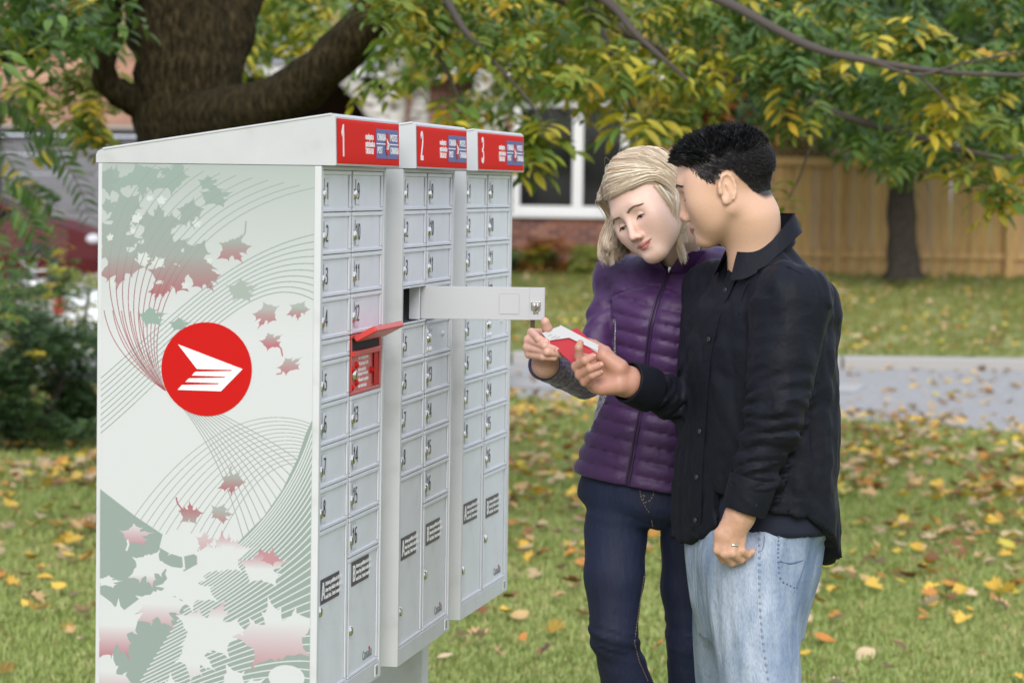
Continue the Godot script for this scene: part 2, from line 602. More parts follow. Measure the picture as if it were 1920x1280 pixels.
func paint_print() -> ImageTexture:
	var s := 1.9
	var im := Image.create(760, 2003, false, Image.FORMAT_RGB8)
	var top := Color8(186, 196, 189)
	var low := Color8(229, 231, 231)
	for y in 2003:
		im.fill_rect(Rect2i(0, y, 760, 1), top.lerp(low, clampf(y / 620.0, 0, 1) ** 0.7))
	var z1 := func(x, y): return Vector2(x / 2.37 - 32.0 + 0.0093 * (y / 2.37 - 108.0), y / 2.37 - 108.0)
	var z2 := func(x, y): return Vector2(x / 2.37 - 32.0 + 0.0093 * (y / 2.37 + 432.0), y / 2.37 + 432.0)
	var green := Color8(160, 175, 167)
	var sage := func(y: float) -> Color:      # print colour of the upper leaves: sage above, rose below
		var a := Color8(160, 181, 170).lerp(Color8(170, 176, 169), clampf(y / 180.0, 0, 1))
		return a.lerp(Color8(186, 112, 118), clampf((y - 175.0) / 85.0, 0, 1))
	var maple := [0, 1.1, .10, .80, .22, .80, .19, .52, .40, .58, .52, .74, .60, .54, .98, .42, .66, .16, .52, -.04, .66, -.34, .34, -.24, .06, -.28]
	var leaf := func(p: Vector2, size: float, rot: float, squash: float, colour: Callable, stem := 0.0):
		var poly := PackedVector2Array()
		var half := maple.size() / 2
		var bend := sin(rot * 0.37) * 0.25
		for side in 2:
			for i in half:
				var k := i if side == 0 else half - 1 - i
				var w := Vector2(maple[k * 2] * (1 if side == 0 else -0.92), maple[k * 2 + 1])
				w.x += bend * w.y * w.y
				w.y += 0.12 * w.x
				poly.append(p + (Vector2(w.x * size * squash, -(w.y - 0.3) * size)).rotated(deg_to_rad(rot)))
		fill(im, smooth_poly(poly), s, colour)
		if stem > 0.0:
			var a := p + Vector2(0, 0.5 * size).rotated(deg_to_rad(rot))
			stroke(im, [a, a + Vector2(0.1, 0.25 * stem).rotated(deg_to_rad(rot)) * size, a + Vector2(0.05, 0.6 * stem).rotated(deg_to_rad(rot + 10)) * size], s, 2.6, colour)
	# sweeping lines, one family after the other
	var fam := func(a: Array, b: Array, count: int, w0: float, colour: Callable):
		for i in count:
			var k := float(i) / maxf(count - 1, 1)
			var pts := []
			for j in 29:
				var t := j / 28.0
				var pa: Vector2 = a[0].bezier_interpolate(a[1], a[2], a[3], t)
				var pb: Vector2 = b[0].bezier_interpolate(b[1], b[2], b[3], t)
				pts.append(pa.lerp(pb, k))
			stroke(im, pts, s, w0, colour)
	var dull := func(_y): return Color8(150, 168, 158)
	var rose_line := func(y: float): return Color8(158, 172, 163).lerp(Color8(168, 96, 104), clampf((y - 170.0) / 80.0, 0, 1)).lerp(Color8(196, 190, 186), clampf((y - 380) / 40.0, 0, 1))
	var o := func(c: Color): return func(_y): return c
	for e in [[130, 330, 90, 30, 1.0], [260, 330, 120, 200, .9], [390, 310, 100, -40, 1.0], [190, 480, 125, 120, 1.0], [330, 520, 120, 10, 1.0], [475, 480, 95, 155, .8], [590, 400, 110, 82, .5], [555, 340, 70, 80, .6],
			[150, 610, 150, 95, 1.0], [165, 730, 120, 175, 1.0], [290, 630, 130, -30, 1.0], [380, 770, 125, 215, .9], [500, 690, 130, 110, .9], [540, 770, 95, 165, .8], [330, 830, 60, 190, .8], [110, 450, 60, 60, .8], [390, 640, 120, 60, 1.0]]:
		leaf.call(z1.call(e[0], e[1]), e[2] / 2.37, e[3], e[4], sage)
	leaf.call(z1.call(105, 335), 32.0, 100, 1.0, o.call(green))
	for e in [[230, 500, 34, 20], [345, 420, 28, 80], [265, 685, 42, 100], [330, 700, 38, 60], [110, 590, 22, 0], [500, 520, 26, 70], [450, 800, 26, 10], [215, 560, 18, 50], [120, 800, 26, 90], [290, 410, 20, 40], [560, 690, 20, 100]]:
		leaf.call(z1.call(e[0], e[1]), e[2] / 2.37 * 1.3, e[3], .7, o.call(Color8(224, 230, 225)))
	fam.call([z1.call(320, 255), z1.call(20, 560), z1.call(40, 1020), z1.call(350, 1280)], [z1.call(1030, 352), z1.call(420, 480), z1.call(225, 1010), z1.call(362, 1284)], 11, 1.5, rose_line)
	fam.call([z1.call(1030, 560), z1.call(640, 650), z1.call(380, 960), z1.call(60, 1240)], [z1.call(1030, 862), z1.call(740, 690), z1.call(480, 1130), z1.call(60, 1490)], 10, 1.7, dull)
	fam.call([z1.call(82, 925), z1.call(110, 1090), z1.call(210, 1180), z1.call(356, 1282)], [z1.call(240, 925), z1.call(255, 1080), z1.call(300, 1190), z1.call(360, 1282)], 5, 1.4, o.call(Color8(170, 84, 92)))
	# below the emblem
	fam.call([z2.call(350, -20), z2.call(520, 160), z2.call(620, 340), z2.call(714, 690)], [z2.call(400, -10), z2.call(560, 90), z2.call(800, 180), z2.call(990, 330)], 12, 1.6, o.call(Color8(165, 172, 166)))
	fam.call([z2.call(215, 585), z2.call(480, 190), z2.call(780, 40), z2.call(1020, 140)], [z2.call(560, 760), z2.call(700, 430), z2.call(860, 260), z2.call(1020, 330)], 13, 1.4, o.call(Color8(165, 176, 168)))
	var greens := PackedVector2Array([z2.call(1030, 80), z2.call(985, 180), z2.call(950, 290), z2.call(880, 440), z2.call(800, 560), z2.call(700, 665), z2.call(600, 790), z2.call(480, 880), z2.call(340, 960), z2.call(200, 1040), z2.call(110, 1180), z2.call(100, 1500), z2.call(1040, 1500)])
	fill(im, greens, s, o.call(green))
	fam.call([z2.call(1040, 60), z2.call(960, 420), z2.call(760, 660), z2.call(560, 800)], [z2.call(1040, 1420), z2.call(800, 1330), z2.call(500, 1420), z2.call(60, 1640)], 34, 2.5, o.call(low))
	var mass := PackedVector2Array([z2.call(60, 460), z2.call(220, 580), z2.call(345, 660), z2.call(330, 720), z2.call(375, 745), z2.call(430, 760), z2.call(500, 740), z2.call(500, 790), z2.call(400, 850), z2.call(390, 920), z2.call(250, 950), z2.call(150, 1030), z2.call(110, 980), z2.call(60, 945)])
	fill(im, mass, s, o.call(green))
	var pale := Color8(230, 232, 232)
	var blush := func(y0: float, y1: float) -> Callable:      # white at y0, rose at y1
		return func(y: float): return pale.lerp(Color8(196, 140, 148), clampf((y - y0) / (y1 - y0), 0, 1))
	leaf.call(z2.call(660, 415), 30, 172, 1.0, func(y: float): return Color8(176, 178, 172).lerp(Color8(190, 110, 118), clampf((y - 596) / 30.0, 0, 1)), 1.0)
	leaf.call(z2.call(470, 560), 32, 12, .8, func(y: float): return Color8(190, 112, 120).lerp(Color8(176, 178, 172), clampf((y - 650) / 40.0, 0, 1)))
	stroke(im, [z2.call(406, 488), z2.call(412, 515), z2.call(438, 550)], s, 3.0, o.call(Color8(180, 120, 126)))
	leaf.call(z2.call(610, 555), 33, 100, .62, func(y: float): return Color8(178, 184, 176).lerp(Color8(196, 130, 136), clampf((y - 660) / 30.0, 0, 1)))
	for e in [[225, 665, 42, 75, .6, 690, 740], [445, 680, 52, 8, .9, 600, 590], [540, 690, 26, 80, .9, 660, 800], [610, 740, 60, 0, 1.0, 735, 690], [800, 795, 66, 78, .62, 770, 735], [285, 820, 50, 170, .9, 790, 830], [450, 880, 62, 40, 1.1, 900, 980],
			[100, 885, 34, 85, .4, 900, 980], [330, 1000, 62, 165, 1.0, 845, 915], [560, 1080, 80, 18, 1.0, 870, 800], [850, 1090, 92, -8, 1.0, 870, 985], [145, 1110, 70, 140, 1.0, 890, 950], [500, 1210, 56, 120, .9, 960, 1100], [640, 700, 30, 10, .6, 730, 700],
			[100, 1330, 60, 30, 1.0, 980, 1060], [700, 1370, 70, 60, 1.0, 1010, 1100], [380, 1400, 60, 10, 1.0, 1010, 1120]]:
		leaf.call(z2.call(e[0], e[1]), e[2], e[3], e[4], blush.call(float(e[5]), float(e[6])))
	for e in [[435, 745, 440, 790, 442, 815], [185, 690, 190, 712, 180, 740], [620, 1075, 680, 1080, 705, 1105]]:
		stroke(im, [z2.call(e[0], e[1]), z2.call(e[2], e[3]), z2.call(e[4], e[5])], s, 4.0, o.call(pale))
	leaf.call(z2.call(830, 745), 24, 30, .9, o.call(Color8(205, 150, 158)))
	var disc := PackedVector2Array()
	for i in 40:
		disc.append(z2.call(900, 1290) + Vector2(cos(TAU * i / 40), sin(TAU * i / 40)) * Vector2(34, 24))
	fill(im, disc, s, o.call(pale))
	# single leaves drifting in the upper half
	leaf.call(z1.call(665, 640), 38, 165, 1.0, func(y: float): return Color8(168, 178, 170).lerp(Color8(196, 116, 124), clampf((y - 145) / 50.0, 0, 1)))
	stroke(im, [z1.call(690, 600), z1.call(716, 560), z1.call(720, 508)], s, 2.8, o.call(Color8(168, 178, 170)))
	leaf.call(z1.call(705, 820), 42, 78, .62, o.call(Color8(178, 188, 180)))
	leaf.call(z1.call(810, 930), 40, 205, .62, func(y: float): return Color8(186, 186, 182).lerp(Color8(196, 108, 116), clampf((y - 272) / 40.0, 0, 1)))
	leaf.call(z1.call(955, 905), 25, 172, 1.0, func(y: float): return Color8(178, 188, 180).lerp(Color8(196, 116, 124), clampf((y - 268) / 24.0, 0, 1)))
	leaf.call(z1.call(835, 1045), 32, 60, .62, func(y: float): return Color8(186, 186, 182).lerp(Color8(200, 120, 128), clampf((y - 320) / 24.0, 0, 1)))
	stroke(im, [z1.call(855, 1055), z1.call(876, 1080), z1.call(882, 1112)], s, 2.8, o.call(Color8(200, 120, 128)))
	leaf.call(z1.call(915, 1150), 36, 52, .5, func(y: float): return Color8(186, 186, 182).lerp(Color8(200, 120, 128), clampf((y - 365) / 36.0, 0, 1)), .6)
	leaf.call(z1.call(300, 945), 38, 70, .62, o.call(Color8(158, 180, 168)))
	leaf.call(z1.call(425, 980), 30, 75, .55, o.call(Color8(158, 180, 168)))
	im.generate_mipmaps()
	return ImageTexture.create_from_image(im)

func smooth_poly(p: PackedVector2Array) -> PackedVector2Array:    # swells the sides between the tips
	var r := PackedVector2Array()
	var ctr := Vector2.ZERO
	for q in p:
		ctr += q / p.size()
	for i in p.size():
		var a := p[i]
		var b := p[(i + 1) % p.size()]
		r.append(a)
		r.append(a.lerp(b, 0.5) + (ctr - a.lerp(b, 0.5)) * 0.10)
	return r

func fill(im: Image, poly: PackedVector2Array, s: float, colour: Callable) -> void:
	var y0 := 1e9
	var y1 := -1e9
	for p in poly:
		y0 = minf(y0, p.y)
		y1 = maxf(y1, p.y)
	var w := im.get_width()
	for y in range(maxi(0, int(y0 * s)), mini(im.get_height(), int(y1 * s) + 1)):
		var yy := (y + 0.5) / s
		var xs := []
		for i in poly.size():
			var a := poly[i]
			var b := poly[(i + 1) % poly.size()]
			if (a.y <= yy) != (b.y <= yy):
				xs.append((a.x + (yy - a.y) / (b.y - a.y) * (b.x - a.x)) * s)
		xs.sort()
		for k in range(0, xs.size() - 1, 2):
			var x0 := clampi(roundi(xs[k]), 0, w)
			var x1 := clampi(roundi(xs[k + 1]), 0, w)
			if x1 > x0:
				im.fill_rect(Rect2i(x0, y, x1 - x0, 1), colour.call(yy))

func stroke(im: Image, pts: Array, s: float, width: float, colour: Callable) -> void:
	for i in pts.size() - 1:
		var a: Vector2 = pts[i]
		var b: Vector2 = pts[i + 1]
		if a.distance_to(b) < 0.01:
			continue
		var nn := (b - a).orthogonal().normalized() * width * 0.5
		var e := (b - a).normalized() * 0.3
		fill(im, PackedVector2Array([a - nn - e, b - nn + e, b + nn + e, a + nn - e]), s, colour)

const ENVELOPE := [-.632, .516, .799, .023, .325, -.46, -.632, -.455, -.54, -.35, .257, -.315, .286, -.29, -.462, -.282, -.381, -.203, .402, -.17, .435, -.147, -.319, -.141, -.246, -.06, .543, -.025, .571, 0, -.207, 0]

func emblem(ctr: Vector2, r: Vector2) -> Array:       # [disc, wing] outlines
	var d := PackedVector2Array()
	for i in 48:
		d.append(ctr + Vector2(cos(TAU * i / 48), sin(TAU * i / 48)) * r)
	var w := PackedVector2Array()
	for i in range(0, ENVELOPE.size(), 2):
		w.append(ctr + Vector2(ENVELOPE[i], ENVELOPE[i + 1]) * r)
	return [d, w]

func lock_mesh() -> G:
	var g := G.new()
	var b := Transform3D(Basis(Vector3.RIGHT, PI / 2), Vector3.ZERO)
	g.lathe([Vector2(0.0105, 0), Vector2(0.0105, 0.002), Vector2(0.009, 0.0035), Vector2(0.0085, 0.0055), Vector2(0.006, 0.0066), Vector2(0, 0.0068)], b, 16)
	return g

func build_mailboxes():
	var art := paint_print()
	var yaw := deg_to_rad(79.5)
	var o1 := Vector3(-0.3361, 0, -5.03)
	var where := [Transform3D(Basis(Vector3.UP, yaw), o1), Transform3D(Basis(Vector3.UP, yaw), Vector3(-0.2165, 0, -5.62)), Transform3D(Basis(Vector3.UP, deg_to_rad(78.3)), Vector3(-0.1045, 0, -6.238))]
	var labels := ["grey mailbox cabinet numbered 1, nearest, its side printed with maple leaves", "grey mailbox cabinet numbered 2, one narrow compartment door standing open", "grey mailbox cabinet numbered 3, farthest from the leaf-printed side"]
	var digits := {}
	var lock := lock_mesh().mesh()
	var plate := G.new()
	plate.box(Vector3(0, 0, 0), Vector3(0.034, 0.047, 0.0010), 0.0008)
	plate.box(Vector3(0.003, 0.003, 0.0011), Vector3(0.031, 0.044, 0.0013), 0.0)
	var plate_m := plate.mesh()
	var doors := {}
	for k in 3:
		var t := thing("mailbox_cabinet", labels[k], "mailbox", where[k], "community mailbox cabinets")
		# shell
		var g := G.new()
		var r := 0.0015
		g.box(Vector3(0, B0, -BD), Vector3(0.014, BT, 0), r)
		g.box(Vector3(BW - 0.0135, B0, -BD), Vector3(BW, BT, 0), r)
		g.box(Vector3(0.0141, B0, -BD), Vector3(BW - 0.0136, BT, -BD + 0.004), 0)
		g.box(Vector3(0.0141, DT, -BD + 0.005), Vector3(BW - 0.0136, BT, -0.001), 0)
		g.box(Vector3(0.0141, B0 + 0.0005, -BD + 0.005), Vector3(BW - 0.0136, B0 + 0.034, -0.001), 0)
		g.box(Vector3(0.2330, B0 + 0.0345, -BD + 0.005), Vector3(0.2450, DT - 0.0005, -0.012), 0)
		put("cabinet_shell", g, M.paint, t)
		var pd := G.new()
		pd.box(Vector3(0.17, -0.05, -0.31), Vector3(0.235, B0 - 0.001, -0.125), 0.003)
		pd.box(Vector3(0.12, 0.0, -0.36), Vector3(0.285, 0.012, -0.08), 0.003)
		put("pedestal", pd, M.paint, t)
		# sloping roof cap
		var cap := G.new()
		var prof := PackedVector2Array([Vector2(-0.412, 1.650), Vector2(0.0245, 1.650), Vector2(0.0255, 1.652), Vector2(0.0235, 1.7355), Vector2(0.021, 1.7385), Vector2(0.017, 1.7395), Vector2(-0.400, 1.6745), Vector2(-0.4085, 1.6705), Vector2(-0.412, 1.664)])
		cap.prism(prof, 0.0, BW, Transform3D(Basis(Vector3(0, 0, 1), Vector3(0, 1, 0), Vector3(-1, 0, 0)), Vector3(BW, 0, 0)))
		for seg in [[Vector3(0.0008, 1.7388, 0.0165), Vector3(0.0008, 1.6740, -0.399)], [Vector3(BW - 0.0008, 1.7388, 0.0165), Vector3(BW - 0.0008, 1.6740, -0.399)], [Vector3(0.0008, 1.738, 0.0172), Vector3(BW - 0.0008, 1.738, 0.0172)]]:
			cap.tube([seg[0], seg[1]], [0.0024, 0.0024], 8)
		put("roof_cap", cap, M.cap, t)
		header_sign(t, k)
		# compartments
		var layout := [[["d", 1], ["d", 2], ["d", 3], ["d", 4], ["blank", 0.5], ["d", 5], ["d", 6], ["d", 7], ["d", 8], ["A", 4.0]], [["d", 9], ["d", 10], ["d", 11], ["d", 12], ["slot", 1.5], ["d", 13], ["d", 14], ["d", 15], ["d", 16], ["B", 3.0]]]
		if k > 0:
			layout = [[["d", 1], ["d", 2], ["d", 3], ["d", 4], ["d", 5], ["d", 6], ["d", 7], ["d", 8], ["A", 4.5]], [["d", 9], ["d", 10], ["d", 11], ["d", 12], ["bolted", 1.0], ["d", 13], ["d", 14], ["d", 15], ["d", 16], ["B", 3.5]]]
		for c in 2:
			var x0: float = COL[c][0]
			var w: float = COL[c][1] - x0
			var y := DT
			for cell in layout[c]:
				var kind: String = cell[0]
				var hgt: float = (1.0 if kind == "d" else cell[1]) * PT
				y -= hgt
				if kind == "d" and k == 1 and cell[1] == 4:
					open_compartment(t, x0, y, w, hgt, lock)
					continue
				var key := [c, hgt]
				if not doors.has(key):
					doors[key] = door_mesh(w, hgt).mesh()
				var called: String = {"d": "compartment_door", "A": "parcel_door", "B": "parcel_door", "blank": "blank_panel", "slot": "mail_slot_panel", "bolted": "bolted_panel"}[kind]
				var d := put(called, doors[key], M.red_panel if kind == "slot" else M.door, t)
				d.position = Vector3(x0, y, 0)
				if kind == "d":
					var lk := put("lock", lock, M.chrome, d)
					lk.position = Vector3(0.0145, hgt * 0.42, -0.006)
					var pl := put("number_plate", plate_m, M.door, d)
					pl.position = Vector3(0.029, hgt * 0.17, -0.006)
					var nm := put("number", words(str(cell[1]), 0.030, 0.0006, 0.80, true, 400), M.ink, d)
					nm.position = Vector3(0.0465, hgt * 0.5, -0.0042)
				elif kind in ["A", "B"]:
					parcel_plate(d, kind, w, hgt, lock, k)
				elif kind == "slot":
					mail_slot(d, w, hgt, lock)
				elif kind == "bolted":
					var bm := G.new()
					for p in [[0.012, 0.2], [0.012, 0.68], [0.045, 0.2], [0.045, 0.75], [0.17, 0.55]]:
						bm = G.new()
						bm.lathe([Vector2(0.006, 0), Vector2(0.0055, 0.003), Vector2(0.003, 0.005), Vector2(0, 0.0055)], Transform3D(Basis(Vector3.RIGHT, PI / 2), Vector3(p[0], hgt * p[1], -0.006)), 10)
						put("bolt", bm, M.door, d)
					var lk := put("lock", lock, M.chrome, d)
					lk.position = Vector3(0.03, hgt * 0.5, -0.006)
		var tagm := G.new()
		tagm.box(Vector3(0.452, B0 + 0.006, -0.001), Vector3(0.476, B0 + 0.028, 0.0004), 0)
		put("rating_label", tagm, M.label_white, t)
		var tg := G.new()
		tg.box(Vector3(0.456, B0 + 0.009, 0.0005), Vector3(0.472, B0 + 0.025, 0.0008), 0)
		put("rating_print", tg, M.label_grey, t)
		if k == 0:
			var a := G.new()
			a.quad(Vector3(-0.0012, B0 + 0.006, -0.400), Vector3(-0.0012, B0 + 0.006, -0.0125), Vector3(-0.0012, 1.6485, -0.0125), Vector3(-0.0012, 1.6485, -0.400))
			a.quad(Vector3(-0.0002, 1.6485, -0.0125), Vector3(-0.0002, 1.6485, -0.400), Vector3(-0.0012, 1.6485, -0.400), Vector3(-0.0012, 1.6485, -0.0125))
			a.quad(Vector3(-0.0002, B0 + 0.006, -0.0125), Vector3(-0.0002, 1.6485, -0.0125), Vector3(-0.0012, 1.6485, -0.0125), Vector3(-0.0012, B0 + 0.006, -0.0125))
			var am := mat(lin(0.73, 0.73, 0.735), 0.4)
			am.albedo_texture = art
			put("leaf_print", a, am, t)
			var px := 1.0 / 1074.0
			var em := emblem(Vector2.ZERO, Vector2(89.0, 89.0) * px)
			var face := Transform3D(Basis(Vector3(0, 0, 1), Vector3(0, 1, 0), Vector3(-1, 0, 0)), Vector3(0, 1.6485 - 386.5 * px, -0.0125 - 0.3875 * (400.0 - 201.0) / 400.0))
			var disc := G.new()
			disc.prism(em[0], 0.0013, 0.0022, face)
			var dm := put("round_emblem", disc, M.red_print, t)
			var wing := G.new()
			wing.prism(em[1], 0.0023, 0.0030, face)
			put("white_wing", wing, M.white_print, dm)

func door_mesh(w: float, h: float) -> G:
	var g := G.new()
	var e := 0.0007
	g.box(Vector3(e, e, -0.014), Vector3(w - e, h - e, -0.0062), 0.0)                      # sheet
	g.box(Vector3(e, h - 0.0085, -0.0061), Vector3(w - e, h - e, -0.0030), 0.0014)        # rolled rim
	g.box(Vector3(e, e, -0.0061), Vector3(w - e, 0.0075, -0.0030), 0.0014)
	g.box(Vector3(e, 0.0077, -0.0061), Vector3(0.0065, h - 0.0087, -0.0030), 0.0014)
	g.box(Vector3(w - 0.012, 0.0077, -0.0061), Vector3(w - e, h - 0.0087, -0.0030), 0.0014)
	return g

func parcel_plate(d: Node3D, letter: String, w: float, hgt: float, lock: Mesh, k: int):
	var lift: float = ({"A0": .03, "A1": .054, "A2": .055, "B0": .035, "B1": .013, "B2": 0.0}[letter + str(k)])
	var py: float = lift + hgt - (0.118 if letter == "A" else 0.046) - (0.058 if k > 0 and letter == "A" else 0.0) - (0.012 if k > 0 and letter == "B" else 0.0) - 0.045
	var g := G.new()
	g.box(Vector3(0.03, py, -0.0060), Vector3(0.165, py + 0.045, -0.0048), 0.0005)
	var pl := put("letter_plate", g, M.plate_dark, d)
	var l := put("lettering", words(letter, 0.030, 0.0005, 0.9), M.white_print, pl)
	l.position = Vector3(0.034, py + 0.0225, -0.0045)
	var k2 := put("lettering", words("Return parcel\ndoor key in\nmail slot.", 0.0072, 0.0004, 1.0), M.white_print, pl)
	k2.position = Vector3(0.062, py + 0.0225, -0.0045)
	var k3 := put("lettering", words("Glissez la clé de la\nboîte à colis dans la\nfente à courrier.", 0.0072, 0.0004, 0.8), M.white_print, pl)
	k3.position = Vector3(0.112, py + 0.0225, -0.0045)
	var lk := put("lock", lock, M.chrome, d)
	lk.position = Vector3(0.018, py - lift - (-0.02 if letter == "A" and k == 0 else 0.045), -0.006)
	if letter == "B":
		var c := put("lettering", words("Canada", 0.017, 0.0004, 0.9), M.ink_grey, d)
		c.position = Vector3(0.125, 0.024, -0.0058)
		var f := G.new()
		f.box(Vector3(0.176, 0.030, -0.0060), Vector3(0.182, 0.036, -0.0054), 0)
		put("small_flag", f, M.red_print, d)

func mail_slot(d: Node3D, w: float, hgt: float, lock: Mesh):
	var g := G.new()
	g.xf = Transform3D(Basis(Vector3.RIGHT, deg_to_rad(-28.0)), Vector3(0, hgt - 0.004, -0.002))
	g.box(Vector3(0.004, -0.012, 0.0), Vector3(w - 0.006, 0.0, 0.046), 0.003)
	g.xf = Transform3D(Basis(Vector3.RIGHT, deg_to_rad(24.0)), Vector3(0, hgt - 0.004, -0.002)) * Transform3D(Basis(), Vector3.ZERO)
	g.xf = Transform3D()
	for x in []:
		g.prism(PackedVector2Array([Vector2(0, 0), Vector2(0.020, -0.0125), Vector2(0.008, -0.020), Vector2(0, -0.03)]), 0, 0.0025, Transform3D(Basis(Vector3(0, 0, 1), Vector3(0, 1, 0), Vector3(-1, 0, 0)), Vector3(x + 0.0025, hgt - 0.006, -0.002)))
	var fl := put("slot_flap", g, M.red_flap, d)
	var tx := put("lettering", words("Mail", 0.015, 0.0005, 0.9), M.white_print, fl)
	var slope := Transform3D(Basis(Vector3.RIGHT, deg_to_rad(-62.0)), Vector3(0.075, hgt - 0.0115, 0.027))
	slope = Transform3D(Basis(Vector3.RIGHT, deg_to_rad(-28.0 - 0.0)), Vector3(0, hgt - 0.004, -0.002)) * Transform3D(Basis(Vector3.RIGHT, -PI / 2), Vector3(0.066, 0.0004, 0.024))
	tx.transform = slope
	var tx2 := put("lettering", words("Courrier", 0.015, 0.0005, 0.75), M.white_print, fl)
	tx2.transform = slope * Transform3D(Basis(), Vector3(0.068, 0, 0))
	var mp := G.new()
	var leafy := PackedVector2Array([Vector2(0, 1), Vector2(-.2, .6), Vector2(-.45, .65), Vector2(-.8, .3), Vector2(-.5, 0), Vector2(-.55, -.3), Vector2(0, -.25), Vector2(.55, -.3), Vector2(.5, 0), Vector2(.8, .3), Vector2(.45, .65), Vector2(.2, .6)])
	for i in leafy.size():
		leafy[i] *= 0.009
	mp.prism(leafy, 0.0, 0.0004)
	put("maple_mark", mp, M.white_print, fl).transform = slope * Transform3D(Basis(), Vector3(0.052, -0.001, 0.0002))
	var dk := G.new()
	dk.box(Vector3(0.01, hgt - 0.034, -0.0060), Vector3(w - 0.014, hgt - 0.009, -0.0054), 0)
	put("slot_opening", dk, M.dark, d)
	var lip := G.new()
	lip.box(Vector3(0.0066, hgt - 0.042, -0.0060), Vector3(w - 0.0125, hgt - 0.031, 0.001), 0.002)
	put("slot_lip", lip, M.red_flap, d)
	var st := G.new()
	st.box(Vector3(w - 0.059, 0.009, -0.0041), Vector3(w - 0.024, hgt - 0.043, -0.0028), 0.0005)
	put("red_strip", st, M.red_print, d)
	for p in [[0.012, 0.13], [0.012, 0.42], [0.047, 0.19], [0.047, 0.48], [0.165, 0.34]]:
		var bm := G.new()
		bm.lathe([Vector2(0.0065, 0), Vector2(0.006, 0.003), Vector2(0.0035, 0.0055), Vector2(0, 0.006)], Transform3D(Basis(Vector3.RIGHT, PI / 2), Vector3(p[0], hgt * p[1], -0.006)), 12)
		put("bolt", bm, M.red_print, d)
	put("lock", lock, M.chrome, d).position = Vector3(0.03, hgt * 0.33, -0.006)
	var a := put("lettering", words("Place outgoing mail\nwith postage in this\nletter mail slot.", 0.0068, 0.0004, 0.9), M.white_print, d)
	a.position = Vector3(0.066, hgt * 0.49, -0.0059)
	var b := put("lettering", words("Déposez le courrier\naffranchi à expédier\ndans cette fente.", 0.0068, 0.0004, 0.9), M.white_print, d)
	b.position = Vector3(0.066, hgt * 0.22, -0.0059)

func header_sign(t: Node3D, k: int):
	var w := BW - 0.012
	var h := 0.079
	var x0 := 0.006
	var y0 := 1.6535
	var g := G.new()
	var bulge := func(u: float, v: float) -> Vector3:
		var ex: float = pow(absf(u * 2 - 1), 14.0)
		var ey: float = pow(absf(v * 2 - 1), 5.0 if v < 0.5 else 14.0)
		return Vector3(x0 + u * w, y0 + v * h, 0.0262 - 0.0018 * v + 0.0014 * (1.0 - ex) * (1.0 - ey))
	g.grid(bulge, 30, 24)
	var sg := put("header_sign", g, M.red_gloss, t)
	var z := 0.02765
	var lean := Basis(Vector3.RIGHT, -0.0228)
	var place := func(x: float, y: float, dz := 0.0) -> Transform3D: return Transform3D(lean, Vector3(x0 + x * w, y0 + y * h, z - 0.0018 * y + dz))
	put("number", words(str(k + 1), 0.056, 0.0007, 0.62), M.white_print, sg).transform = place.call(0.05, 0.5, 0.0003)
	var i := 0
	for s in ["canadapost.ca", "postescanada.ca", "1 800 267-1177"]:
		put("lettering", words(s, 0.0105, 0.0006, 0.62), M.white_print, sg).transform = place.call(0.425, 0.64 - 0.165 * i, 0.0003)
		i += 1
	var lw := 0.369 * w
	var lh := 0.69 * h
	var logo := G.new()
	logo.xf = place.call(0.598, 0.5)
	logo.prism(PackedVector2Array([Vector2(0, -lh / 2), Vector2(lw, -lh / 2), Vector2(lw, lh / 2), Vector2(0, lh / 2)]), -0.0004, 0.0004)
	put("blue_emblem", logo, M.blue_print, sg)
	var line := G.new()
	line.xf = logo.xf
	line.prism(PackedVector2Array([Vector2(0, -0.0011), Vector2(lw, -0.0011), Vector2(lw, 0.0011), Vector2(0, 0.0011)]), 0.0005, 0.0008)
	put("white_line", line, M.white_print, sg)
	var em := emblem(Vector2(lw * 0.5, 0), Vector2(0.0175, 0.0218))
	var d := G.new()
	d.xf = logo.xf
	d.prism(em[0], 0.0009, 0.0012)
	put("red_disc", d, M.red_print, sg)
	var wg := G.new()
	wg.xf = logo.xf
	wg.prism(em[1], 0.0013, 0.0016)
	put("white_wing", wg, M.white_print, sg)
	for e in [["CANADA", 0.03, 0.22], ["POST", 0.03, -0.22], ["POSTES", 0.625, 0.22], ["CANADA", 0.625, -0.22]]:
		put("lettering", words(e[0], 0.0125, 0.0005, 0.98), M.white_print, sg).transform = logo.xf * Transform3D(Basis(), Vector3(lw * e[1], lh * e[2], 0.0009))

